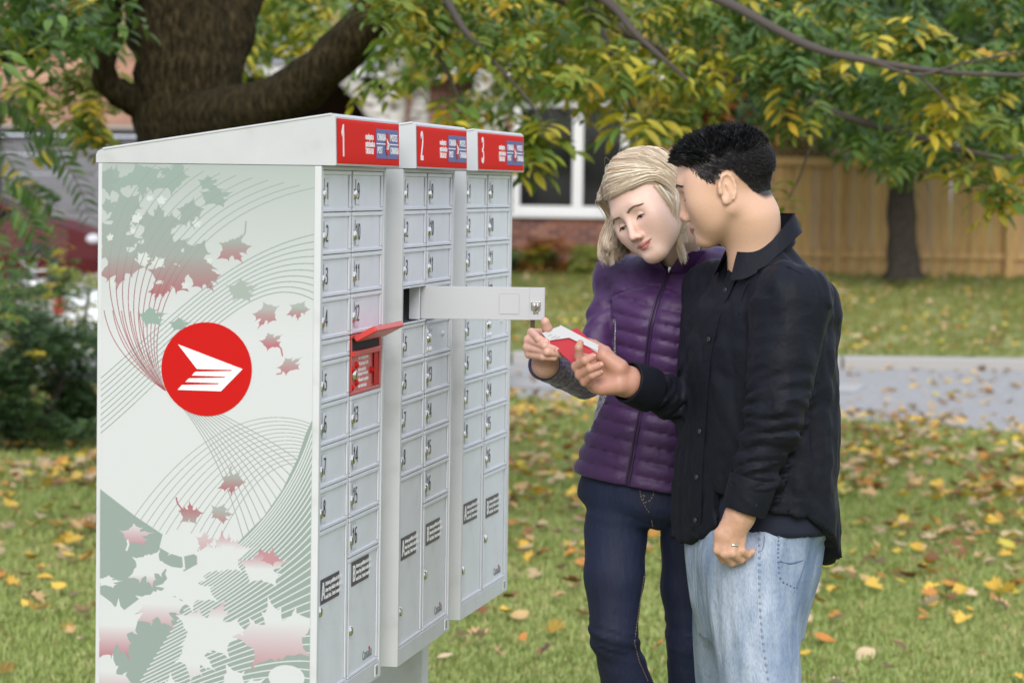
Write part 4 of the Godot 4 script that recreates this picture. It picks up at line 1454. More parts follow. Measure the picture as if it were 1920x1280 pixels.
func build_cars():
	# dark red car on the driveway, nose to the right
	var c := thing("parked_car", "dark red hatchback parked on the driveway before the garage", "car", Transform3D(Basis(Vector3.UP, 0.06), Vector3(at(198, 550, 33).x - 4.15, gy(0, 33) + 0.012, -33.0)))
	var body := car_body(4.2, [[0.0, 0.70, 0.80, 0.42], [0.06, 0.86, 0.92, 0.30], [0.6, 0.93, 0.99, 0.24], [1.3, 0.95, 1.0, 0.20], [2.8, 0.95, 1.0, 0.20], [3.2, 0.96, 0.99, 0.22], [3.75, 0.86, 0.96, 0.24], [4.08, 0.74, 0.86, 0.28], [4.15, 0.58, 0.76, 0.36]], 1.74)
	put("body", body, M.car_red, c)
	var cab := car_body(4.2, [[0.35, 0.98, 0.86, 0.9], [0.75, 1.38, 0.82, 0.9], [1.4, 1.46, 0.82, 0.9], [2.1, 1.44, 0.82, 0.9], [2.6, 1.28, 0.84, 0.9], [3.15, 0.98, 0.88, 0.9]], 1.7)
	put("cabin_glass", cab, M.car_glass, c)
	var rf := G.new()
	rf.box(Vector3(0.85, 1.44, -0.62), Vector3(2.05, 1.49, 0.62), 0.02)
	for x in [[0.5, 1.0, 0.85, 1.46], [1.62, 0.96, 1.62, 1.46], [3.1, 0.97, 2.1, 1.47]]:
		for s in [-1.0, 1.0]:
			rf.tube([Vector3(x[0], x[1], s * 0.755), Vector3(lerpf(x[0], x[2], 0.6), lerpf(x[1], x[3], 0.6), s * 0.73), Vector3(x[2], x[3], s * 0.62)], [0.045, 0.04, 0.035], 6)
	put("roof", rf, M.car_red, c)
	for x in [0.85, 3.38]:
		for s in [-0.87, 0.87]:
			car_wheel(c, x, s, 0.31, M.rim_grey)
	for s in [-1.0, 1.0]:
		var mr := G.new()
		mr.ball(Vector3(2.9, 1.02, s * 0.96), Vector3(0.07, 0.07, 0.10))
		put("mirror", mr, M.car_red, c)
		var hd := G.new()
		hd.ball(Vector3(4.02, 0.66, s * 0.6), Vector3(0.10, 0.07, 0.16))
		put("headlight", hd, M.lamp_glass, c)
		var dh := G.new()
		dh.box(Vector3(1.75, 0.80, s * 0.882 - 0.012), Vector3(1.95, 0.83, s * 0.882 + 0.012), 0.006)
		put("door_handle", dh, M.chrome, c)
	# low white car on the street, tail to the left
	var w := thing("parked_car", "low white car on the street, red tail lamp showing beside the mailbox", "car", Transform3D(Basis(), Vector3(at(96, 600, 22.6).x, 0.006, -23.4)))
	var wb := car_body(3.5, [[0.0, 0.62, 0.72, 0.32], [0.05, 0.72, 0.86, 0.24], [0.3, 0.76, 0.95, 0.2], [0.9, 0.77, 1.0, 0.18], [2.3, 0.78, 1.0, 0.18], [2.9, 0.72, 0.97, 0.18], [3.25, 0.62, 0.88, 0.2], [3.43, 0.5, 0.74, 0.26], [3.47, 0.42, 0.66, 0.3]], 1.66)
	put("body", wb, M.car_white, w)
	var top := car_body(3.7, [[0.85, 0.8, 0.84, 0.74], [1.05, 1.08, 0.76, 0.74], [1.6, 1.14, 0.74, 0.74], [2.0, 1.10, 0.76, 0.74], [2.5, 0.8, 0.86, 0.74]], 1.6)
	put("cabin_glass", top, M.car_glass, w)
	for x in [0.62, 2.8]:
		for s in [-0.82, 0.82]:
			car_wheel(w, x, s, 0.29, M.rim_grey)
	for s in [-1.0, 1.0]:
		var tl := G.new()
		tl.ball(Vector3(0.035, 0.60, s * 0.62), Vector3(0.05, 0.085, 0.14))
		put("tail_lamp", tl, M.lamp_red, w)
	var bp := G.new()
	bp.box(Vector3(3.40, 0.14, -0.6), Vector3(3.54, 0.42, 0.66), 0.05)
	put("front_bumper", bp, M.dark_trim, w)

# ---------------------------------------------------------------- trees and plants
func spray_mesh(count: int, spread: float, droop: float, kind := 2, size := 1.0) -> ArrayMesh:     # a feathered leaf: leaflets in pairs along a stalk and one at its end
	var g := G.new()
	var leaf := leaf_shape(kind, 0.25, -0.35)
	for i in count:
		var pair := i / 2
		var last := i == count - 1
		var sd := 0.0 if last else (1.0 if i % 2 else -1.0)
		var b := Basis(Vector3.UP, -sd * spread * rng.randf_range(0.7, 1.0)) * Basis(Vector3.RIGHT, -droop + rng.randf_range(-0.45, 0.25)) * Basis(Vector3.BACK, rng.randf_range(-0.7, 0.7))
		var s := size * rng.randf_range(0.7, 1.1)
		var sh := rng.randf_range(0.8, 1.2)
		var first: int = g.v.size()
		var base := Vector3(0, -0.03 * pair * pair, -0.42 * pair - (0.25 if sd > 0.0 else 0.18))
		for j in leaf.v.size():
			g.v.append(b * (leaf.v[j] * s) + base)
			g.n.append(b * leaf.n[j])
			g.c.append(Color(sh, sh, sh))
			g.uv.append(Vector2.ZERO)
		for j in leaf.ix:
			g.ix.append(first + j)
	return g.mesh()

func leaf_mix(kind: String) -> Color:
	var r := rng.randf()
	var f := rng.randf_range(0.95, 1.65)
	var c := Color(0.09, 0.145, 0.02)
	match kind:
		"green":
			c = Color(0.045, 0.095, 0.016) if r < 0.6 else Color(0.085, 0.145, 0.022)
			if r > 0.93:
				c = Color(0.34, 0.28, 0.03)
		"mixed":
			c = Color(0.085, 0.15, 0.02) if r < 0.45 else Color(0.16, 0.20, 0.02)
			if r > 0.72:
				c = Color(0.36, 0.31, 0.025)
			if r > 0.94:
				c = Color(0.45, 0.29, 0.02)
		"dark":
			c = Color(0.030, 0.058, 0.018) if r < 0.75 else Color(0.055, 0.085, 0.02)
		"yellow":
			c = Color(0.42, 0.33, 0.03) if r < 0.6 else Color(0.22, 0.24, 0.03)
		"yew":
			c = Color(0.035, 0.075, 0.022) if r < 0.8 else Color(0.07, 0.12, 0.03)
		"rust":
			c = Color(0.22, 0.07, 0.02) if r < 0.7 else Color(0.30, 0.15, 0.03)
		"lime":
			c = Color(0.20, 0.25, 0.05) if r < 0.7 else Color(0.30, 0.30, 0.07)
	return Color(c.r * f, c.g * f, c.b * f)

class Crown:
	var where := []
	var tint := []

func clump(cr: Crown, ctr: Vector3, r: Vector3, count: int, size: float, kind: String, droop := 0.6) -> void:
	for i in count:
		var d := Vector3(rng.randfn(), rng.randfn(), rng.randfn()).normalized() * pow(rng.randf(), 0.45)
		var s := size * rng.randf_range(0.7, 1.25)
		var b := Basis(Vector3.UP, rng.randf() * TAU) * Basis(Vector3.RIGHT, -droop + rng.randf_range(-0.5, 0.5)) * Basis(Vector3.BACK, rng.randf_range(-0.4, 0.4))
		cr.where.append(Transform3D(b.scaled(Vector3(s, s, s)), ctr + d * r))
		cr.tint.append(leaf_mix(kind))

func limb(parent: Node, called: String, pts: Array, m: Material, sides := 14) -> MeshInstance3D:    # pts: [px, py, z, radius in metres], smoothed
	var p := []
	var r := []
	for i in pts.size() - 1:
		var p0: Array = pts[maxi(i - 1, 0)]
		var p1: Array = pts[i]
		var p2: Array = pts[i + 1]
		var p3: Array = pts[mini(i + 2, pts.size() - 1)]
		var a := at(p0[0], p0[1], p0[2])
		var b := at(p1[0], p1[1], p1[2])
		var c := at(p2[0], p2[1], p2[2])
		var d := at(p3[0], p3[1], p3[2])
		var steps := 7
		for k in steps + (1 if i == pts.size() - 2 else 0):
			var t := float(k) / steps
			p.append(b.cubic_interpolate(c, a, d, t))
			r.append(lerpf(p1[3], p2[3], t) * (1.0 + 0.05 * sin(7.0 * (i + t))))
	var g := G.new()
	g.tube(p, r, sides)
	if sides > 10:     # bark ridges and bulges
		var n := FastNoiseLite.new()
		n.frequency = 9.0
		for i in g.v.size():
			g.v[i] += g.n[i] * (n.get_noise_3d(g.v[i].x * 2.0, g.v[i].y * 0.35, g.v[i].z * 2.0) * 0.02)
	return put(called, g, m, parent)

func build_trees():
	rng.seed = 21
	var spray := spray_mesh(5, 1.25, 0.25)
	var tri3 := spray_mesh(3, 0.9, 0.3, 0)
	var tuft := spray_mesh(9, 2.6, 0.1, 2)
	M.leaf = vmat(0.55)
	M.leaf.backlight_enabled = true
	M.leaf.backlight = Color(0.7, 0.7, 0.6)
	# the big maple
	var z := 13.0
	var u := z / F
	var t := thing("maple_tree", "large old maple with forked trunk rising behind the mailbox", "tree")
	limb(t, "trunk", [[362, 1030, z, 155 * u], [356, 900, z, 118 * u], [352, 600, z, 102 * u], [350, 320, z, 96 * u], [350, 200, z, 100 * u], [348, 110, z, 100 * u], [325, 20, z, 92 * u], [305, -120, z, 78 * u]], M.bark, 28)
	limb(t, "limb", [[372, 260, z, 70 * u], [385, 160, z, 66 * u], [415, 60, z + 0.1, 62 * u], [446, -40, z + 0.2, 56 * u], [470, -180, z + 0.3, 48 * u]], M.bark, 22)
	limb(t, "limb", [[350, 235, z - 0.1, 66 * u], [430, 215, z - 0.35, 52 * u], [505, 196, z - 0.55, 46 * u], [580, 150, z - 0.7, 43 * u], [655, 80, z - 0.85, 40 * u], [735, -8, z - 1.0, 36 * u], [830, -110, z - 1.2, 30 * u]], M.bark, 22)
	limb(t, "limb", [[290, 205, z, 40 * u], [232, 178, z - 0.1, 26 * u], [197, 150, z - 0.15, 23 * u], [196, 90, z - 0.2, 22 * u], [206, 20, z - 0.2, 20 * u], [200, -90, z - 0.2, 18 * u]], M.bark, 14)
	limb(t, "limb", [[290, -60, z, 40 * u], [210, -30, z - 0.4, 26 * u], [120, 45, z - 0.9, 20 * u], [50, 92, z - 1.1, 19 * u], [-80, 125, z - 1.4, 16 * u]], M.bark, 12)
	# boughs that reach over the scene to the right
	for b in [[[790, -70, 11.9, .06], [1000, -60, 11.6, .045], [1134, 0, 11.4, .02], [1195, 66, 11.3, .013], [1290, 150, 11.2, .006]],
			[[1000, -60, 11.6, .04], [1200, -50, 11.3, .03], [1352, 0, 11.0, .02], [1515, 85, 10.8, .016], [1636, 115, 10.7, .013], [1787, 136, 10.6, .010], [1960, 142, 10.5, .006]],
			[[960, -50, 11.7, .04], [1120, 30, 12.0, .024], [1291, 121, 12.1, .02], [1484, 175, 12.0, .018], [1563, 211, 12.0, .017], [1666, 242, 12.0, .015], [1847, 290, 11.9, .012], [1980, 300, 11.9, .009]],
			[[1636, 115, 10.7, .008], [1720, 140, 10.6, .006], [1800, 120, 10.6, .005], [1940, 92, 10.5, .004]],
			[[1563, 211, 12.0, .01], [1530, 250, 12.0, .006], [1500, 330, 12.0, .004], [1478, 372, 12.0, .003]],
			[[1700, 125, 10.7, .007], [1745, 160, 10.6, .005], [1790, 205, 10.6, .003]],
			[[800, -80, 11.9, .03], [860, 40, 11.5, .014], [930, 120, 11.4, .009], [1000, 200, 11.3, .005], [1020, 260, 11.3, .003]],
			[[760, 10, 12.0, .02], [800, 70, 11.8, .012], [850, 160, 11.7, .006], [870, 220, 11.7, .004]],
			[[1120, 30, 12.0, .014], [1150, 110, 11.9, .010], [1180, 190, 11.9, .006], [1210, 250, 11.9, .003]],
			[[1847, 290, 11.9, .008], [1870, 330, 11.9, .005], [1880, 385, 11.9, .003]]]:
		limb(t, "branch", b, M.twig, 7)
	var near := Crown.new()
	# lower edge of the leaves, along the picture
	var edge := [700, 120, 760, 170, 820, 215, 870, 225, 930, 225, 985, 270, 1030, 265, 1080, 170, 1130, 180, 1200, 225, 1262, 235, 1320, 170, 1400, 165, 1480, 190, 1560, 240, 1640, 300, 1720, 300, 1800, 290, 1880, 345, 1960, 310]
	for i in range(0, edge.size() - 2, 2):
		var x0: float = edge[i]
		var x1: float = edge[i + 2]
		for k in 15:
			var f := rng.randf()
			var x := lerpf(x0, x1, f)
			var yb := lerpf(edge[i + 1], edge[i + 3], f)
			var y := lerpf(-70.0, yb, pow(rng.randf(), 0.8))
			if x < 780 and y > 30 and rng.randf() < 0.85:
				continue
			if x > 780 and x < 965 and y > 85 and rng.randf() < 0.74:
				continue
			if x > 965 and x < 1130 and y > 150 and rng.randf() < 0.72:
				continue
			if x > 1130 and x < 1640 and y > 150 and rng.randf() < 0.45:
				continue
			var zz := rng.randf_range(11.2, 16.0)
			clump(near, at(x, y, zz), Vector3(0.15, 0.11, 0.25), 14, 0.082, "mixed" if (x < 1330 or rng.randf() < 0.25) else "green")
	for b in [[1000, 270, 11], [1030, 240, 10], [985, 285, 8], [850, 215, 9], [1200, 230, 9], [1880, 350, 12], [1860, 310, 10], [1480, 370, 5], [1795, 205, 6], [1650, 90, 5], [1775, 210, 6], [1750, 50, 6], [1690, 40, 5]]:
		clump(near, at(b[0], b[1], 11.4), Vector3(0.10, 0.09, 0.12), b[2], 0.105, "mixed" if b[0] < 1500 or b[1] > 300 else "yellow")
	# leaves of the left side
	for k in 26:
		var x := rng.randf_range(-60, 200)
		var y := rng.randf_range(-60, 150) * (1.0 if x < 60 else 0.4)
		clump(near, at(x, y, rng.randf_range(11.0, 14.5)), Vector3(0.16, 0.13, 0.25), 9, 0.10, "green" if y < 130 else "mixed")
	for k in 26:
		clump(near, at(rng.randf_range(430, 600), rng.randf_range(-50, 100), rng.randf_range(15.0, 18.0)), Vector3(0.2, 0.2, 0.3), 9, 0.11, "mixed")
	for k in 16:
		clump(near, at(rng.randf_range(140, 225), rng.randf_range(60, 230), 13.5), Vector3(0.1, 0.13, 0.2), 7, 0.08, "lime")
	for b in [[175, 240, 6], [160, 205, 8], [200, 255, 5], [40, 200, 14], [60, 150, 12]]:
		clump(near, at(b[0], b[1], 12.6), Vector3(0.06, 0.1, 0.1), b[2], 0.09, "mixed")
	scatter("crown", spray, M.leaf, near.where, near.tint, t)
	# drooping pinnate fronds at the left
	var fr := thing("ash_sapling", "young ash with drooping pinnate leaves left of the mailbox", "tree")
	limb(fr, "stem", [[-70, 900, 12.6, .03], [-60, 650, 12.4, .024], [-40, 420, 12.2, .018], [-10, 250, 12.0, .010], [30, 170, 12.0, .006]], M.twig, 8)
	var leaflet := leaf_shape(2, 0.2, -0.3).mesh()
	var lw := []
	var lt := []
	for f in [[67, 253, 142, 305, 166, 404], [0, 330, 80, 350, 112, 450], [50, 300, 90, 262, 140, 280], [-20, 310, 15, 400, 45, 492], [-30, 240, 30, 300, 70, 420], [-30, 420, 10, 470, 30, 590], [20, 380, 70, 420, 75, 480], [-20, 180, 40, 190, 75, 250], [30, 330, 62, 362, 95, 380], [-30, 500, 0, 540, 12, 620]]:
		var zf := rng.randf_range(11.6, 12.4)
		var a := at(f[0], f[1], zf)
		var b := at(f[2], f[3], zf - 0.05)
		var c := at(f[4], f[5], zf + 0.05)
		var pts := []
		for k in 13:
			var q := k / 12.0
			pts.append(a.lerp(b, q).lerp(b.lerp(c, q), q))
		var st := G.new()
		st.tube(pts, [.0035, .0035, .0035, .003, .003, .003, .003, .0025, .0025, .002, .002, .0015, .001], 5)
		put("stalk", st, M.twig_green, fr)
		for k in range(1, 13):
			var d: Vector3 = (pts[k] - pts[k - 1]).normalized()
			for s in [-1.0, 1.0]:
				var sidev: Vector3 = d.cross(Vector3(0.1, 0.1, 1)).normalized() * s
				var dirn: Vector3 = (d * 0.45 + sidev + Vector3(0, -0.45, rng.randf_range(-0.4, 0.4))).normalized()
				var len := 0.092 * (1.0 - 0.4 * absf(k / 12.0 - 0.45)) * rng.randf_range(0.85, 1.1)
				var upv: Vector3 = dirn.cross(sidev.cross(dirn)).normalized()
				var bs := Basis.looking_at(dirn, Vector3(0.2, 1, 0.3)) * Basis(Vector3.BACK, rng.randf_range(-0.6, 0.6))
				lw.append(Transform3D(bs.scaled_local(Vector3(len * 0.9, len, len)), pts[k]))
				lt.append(leaf_mix("green"))
	scatter("leaflets", leaflet, M.leaf, lw, lt, fr)
	# clipped yew at the left
	var yw := thing("evergreen_bush", "dense dark green yew bush left of the mailbox", "bush")
	var cr := Crown.new()
	for k in 75:
		var p := Vector2(rng.randf_range(-150, 165), rng.randf_range(585, 815))
		var rr := 1.0 - absf((p.x - 10) / 190.0) ** 3 * 0.5
		if p.y < 630 and p.x > 80:
			p.y += 50
		clump(cr, at(p.x, p.y, rng.randf_range(16.6, 17.6)), Vector3(0.13, 0.12, 0.14), 52, 0.042, "yew", 0.0)
	for k in 10:
		clump(cr, at(rng.randf_range(90, 178), rng.randf_range(700, 800), rng.randf_range(17.2, 17.8)), Vector3(0.12, 0.14, 0.1), 40, 0.05, "yew", 0.1)
	scatter("crown", tuft, M.leaf, cr.where, cr.tint, yw)
	limb(yw, "stem", [[20, 850, 17.2, .05], [30, 760, 17.1, .04], [60, 680, 17.1, .02]], M.bark_dark, 8)
	limb(yw, "stem", [[40, 850, 17.2, .04], [90, 770, 17.2, .03], [120, 700, 17.2, .015]], M.bark_dark, 8)
	var wp := thing("flowering_plant", "loose yellow-green plant growing up behind the yew bush", "plant")
	cr = Crown.new()
	for k in 34:
		clump(cr, at(rng.randf_range(-20, 190), rng.randf_range(500, 640), rng.randf_range(17.9, 18.6)), Vector3(0.10, 0.12, 0.1), 9, 0.05, "green" if k % 4 else "lime", 0.0)
	for b in [[107, 470], [92, 553], [20, 595], [100, 505], [65, 660], [10, 640]]:
		clump(cr, at(b[0], b[1], 16.4), Vector3(0.025, 0.02, 0.03), 6, 0.04, "yellow", 0.0)
	for k in 9:
		var x := rng.randf_range(0, 180)
		limb(wp, "stem", [[x * 0.7 + 20, 800, 18.2, .008], [x * 0.9 + 5, 640, 18.2, .006], [x + rng.randf_range(-20, 20), 520, 18.2, .003]], M.twig_green, 5)
	scatter("leaves", tuft, M.leaf, cr.where, cr.tint, wp)
	# small street tree before the fence
	var s := thing("small_tree", "small tree with dark slim trunk in front of the fence", "tree")
	var zt := 37.0
	limb(s, "trunk", [[1695, 522, zt, .29], [1694, 490, zt, .205], [1691, 400, zt, .185], [1690, 310, zt, .175], [1692, 180, zt, .15], [1705, 60, zt, .12], [1700, -120, zt, .08]], M.bark_dark, 14)
	limb(s, "limb", [[1691, 300, zt, .10], [1640, 210, zt, .08], [1570, 120, zt, .05], [1520, 20, zt, .03]], M.bark_dark, 8)
	limb(s, "limb", [[1692, 270, zt, .10], [1760, 190, zt, .07], [1850, 110, zt, .05], [1930, 30, zt, .03]], M.bark_dark, 8)
	cr = Crown.new()
	for k in 150:
		var x := rng.randf_range(1420, 2010)
		var lowest := 300.0 - absf(x - 1700) * 0.05
		clump(cr, at(x, rng.randf_range(-140, 1) + rng.randf() * (lowest), zt + rng.randf_range(-2.2, 2.2)), Vector3(0.5, 0.34, 0.6), 24, 0.19, "green" if k % 3 == 0 else "dark")
	scatter("crown", spray, M.leaf, cr.where, cr.tint, s)
	# birches on the lawn of the bungalow
	var zb := 34.0
	var bt := thing("birch_tree", "white birch with leaning stems behind the maple limb", "tree")
	limb(bt, "trunk", [[735, 560, zb, .16], [738, 300, zb, .14], [739, 200, zb, .135], [735, 110, zb, .12], [722, 20, zb, .10], [705, -90, zb, .08]], M.birch, 12)
	limb(bt, "trunk", [[752, 560, zb, .13], [735, 270, zb, .125], [700, 205, zb, .115], [655, 152, zb, .11], [625, 110, zb, .10], [590, 0, zb, .08]], M.birch, 12)
	cr = Crown.new()
	for k in 40:
		clump(cr, at(rng.randf_range(560, 850), rng.randf_range(-120, 70), zb + rng.randf_range(-1.0, 1.0)), Vector3(0.4, 0.4, 0.5), 12, 0.14, "mixed")
	scatter("crown", tri3, M.leaf, cr.where, cr.tint, bt)
	var b2 := thing("birch_tree", "white birch with several upright stems in front of the brick wall", "tree")
	for e in [[[802, 560, 786, 250, 790, 150, 775, -80], .12], [[880, 560, 900, 240, 915, 120, 925, -80], .15], [[905, 560, 925, 250, 990, 110, 1040, -60], .10]]:
		var q: Array = e[0]
		limb(b2, "trunk", [[q[0], q[1], zb, e[1]], [q[2], q[3], zb, e[1] * 0.95], [q[4], q[5], zb, e[1] * 0.8], [q[6], q[7], zb, e[1] * 0.55]], M.birch, 12)
	cr = Crown.new()
	for k in 46:
		clump(cr, at(rng.randf_range(760, 1180), rng.randf_range(-120, 150), zb + rng.randf_range(-1.2, 1.2)), Vector3(0.4, 0.35, 0.5), 12, 0.14, "mixed")
	scatter("crown", tri3, M.leaf, cr.where, cr.tint, b2)
	# garden bed under the window
	for e in [["low green shrub at the foot of the brick wall, left of the orange one", "garden_shrub", 985, 490, 40, 20, "green"], ["orange and yellow flowering shrub at the foot of the brick wall", "garden_shrub", 1030, 478, 36, 26, "rust"], ["lime green shrub under the window sill, beside the woman's hair", "garden_shrub", 1105, 488, 42, 24, "lime"],
			["rust red shrub at the corner of the brick bungalow", "tall_shrub", 1250, 300, 50, 75, "rust"], ["dark green shrub at the corner beside the fence", "tall_shrub", 1370, 380, 60, 110, "dark"]]:
		var p := thing(e[1], e[0], "shrub")
		cr = Crown.new()
		for k in 14:
			clump(cr, at(e[2] + rng.randf_range(-1, 1) * e[4], e[3] + rng.randf_range(-1, 1) * e[5], 39.4 + rng.randf_range(-0.4, 0.4)), Vector3(0.16, 0.13, 0.2), 16, 0.09, e[6], 0.1)
		if e[6] == "rust":
			for k in 4:
				clump(cr, at(e[2] + rng.randf_range(-1, 1) * e[4], e[3] + rng.randf_range(-1, 1) * e[5], 39.0), Vector3(0.1, 0.08, 0.1), 10, 0.09, "yellow", 0.1)
		scatter("leaves", tuft, M.leaf, cr.where, cr.tint, p)
		limb(p, "stem", [[e[2], 516, 39.4, .04], [e[2] + 3, e[3], 39.4, .02]], M.bark_dark, 6)
	# trees far behind fence and houses
	var far := [[1180, -40, 56, 260, 330, "dark", "tall dark tree behind the right end of the bungalow"], [1480, -60, 55, 240, 340, "dark", "dark conifer mass above the lattice of the fence"], [1820, -60, 52, 260, 380, "dark", "dark dense tree behind the right part of the fence"],
			[1345, 130, 50, 120, 120, "rust", "reddish autumn tree between bungalow and fence"], [900, -120, 60, 300, 160, "green", "green tree rising behind the bungalow roof"], [520, -120, 62, 260, 200, "green", "green tree seen through the fork of the maple"], [150, -160, 62, 300, 150, "green", "green tree above the garage house"]]
	for e in far:
		var p := thing("distant_tree", e[6], "tree")
		cr = Crown.new()
		for k in 90:
			var a := rng.randf() * TAU
			var q := sqrt(rng.randf())
			clump(cr, at(e[0] + cos(a) * q * e[3], e[1] + sin(a) * q * e[4], e[2] + rng.randf_range(-2.0, 2.0)), Vector3(0.8, 0.6, 0.9), 18, 0.42, e[5], 0.3)
		limb(p, "trunk", [[e[0], 480, e[2], .32], [e[0] + 8, 200, e[2], .26], [e[0], e[1] - 100, e[2], .12]], M.bark_dark, 10)
		scatter("crown", spray, M.leaf, cr.where, cr.tint, p)

# ---------------------------------------------------------------- smooth bodies: distance fields meshed as surface nets
class Loft:                                  # a trunk with elliptic sections along the y axis of its frame
	var inv := Transform3D()
	var ys := PackedFloat32Array()
	var cx := PackedFloat32Array()
	var cz := PackedFloat32Array()
	var a := PackedFloat32Array()
	var b := PackedFloat32Array()
	var pw := 2.3

	func at(y: float, arr: PackedFloat32Array) -> float:
		var n := ys.size()
		if y <= ys[0]:
			return arr[0]
		if y >= ys[n - 1]:
			return arr[n - 1]
		var i := 0
		while y > ys[i + 1]:
			i += 1
		var t := (y - ys[i]) / (ys[i + 1] - ys[i])
		return cubic_interpolate(arr[i], arr[i + 1], arr[maxi(i - 1, 0)], arr[mini(i + 2, n - 1)], t)

	func dist(p: Vector3) -> float:
		var q := inv * p
		var n := ys.size()
		var yc := clampf(q.y, ys[0], ys[n - 1])
		var aa := at(yc, a)
		var bb := at(yc, b)
		var x := absf(q.x - at(yc, cx)) / aa
		var z := absf(q.z - at(yc, cz)) / bb
		var r := pow(pow(x, pw) + pow(z, pw), 1.0 / pw)
		var dr := (r - 1.0) * minf(aa, bb)
		if r > 1.0:
			dr = (r - 1.0) * lerpf(aa, bb, z / (x + z + 0.0001))
		var dy := absf(q.y - yc)
		if dy <= 0.0:
			return dr
		return sqrt(maxf(dr, 0.0) * maxf(dr, 0.0) + dy * dy) if dr > 0.0 else dy

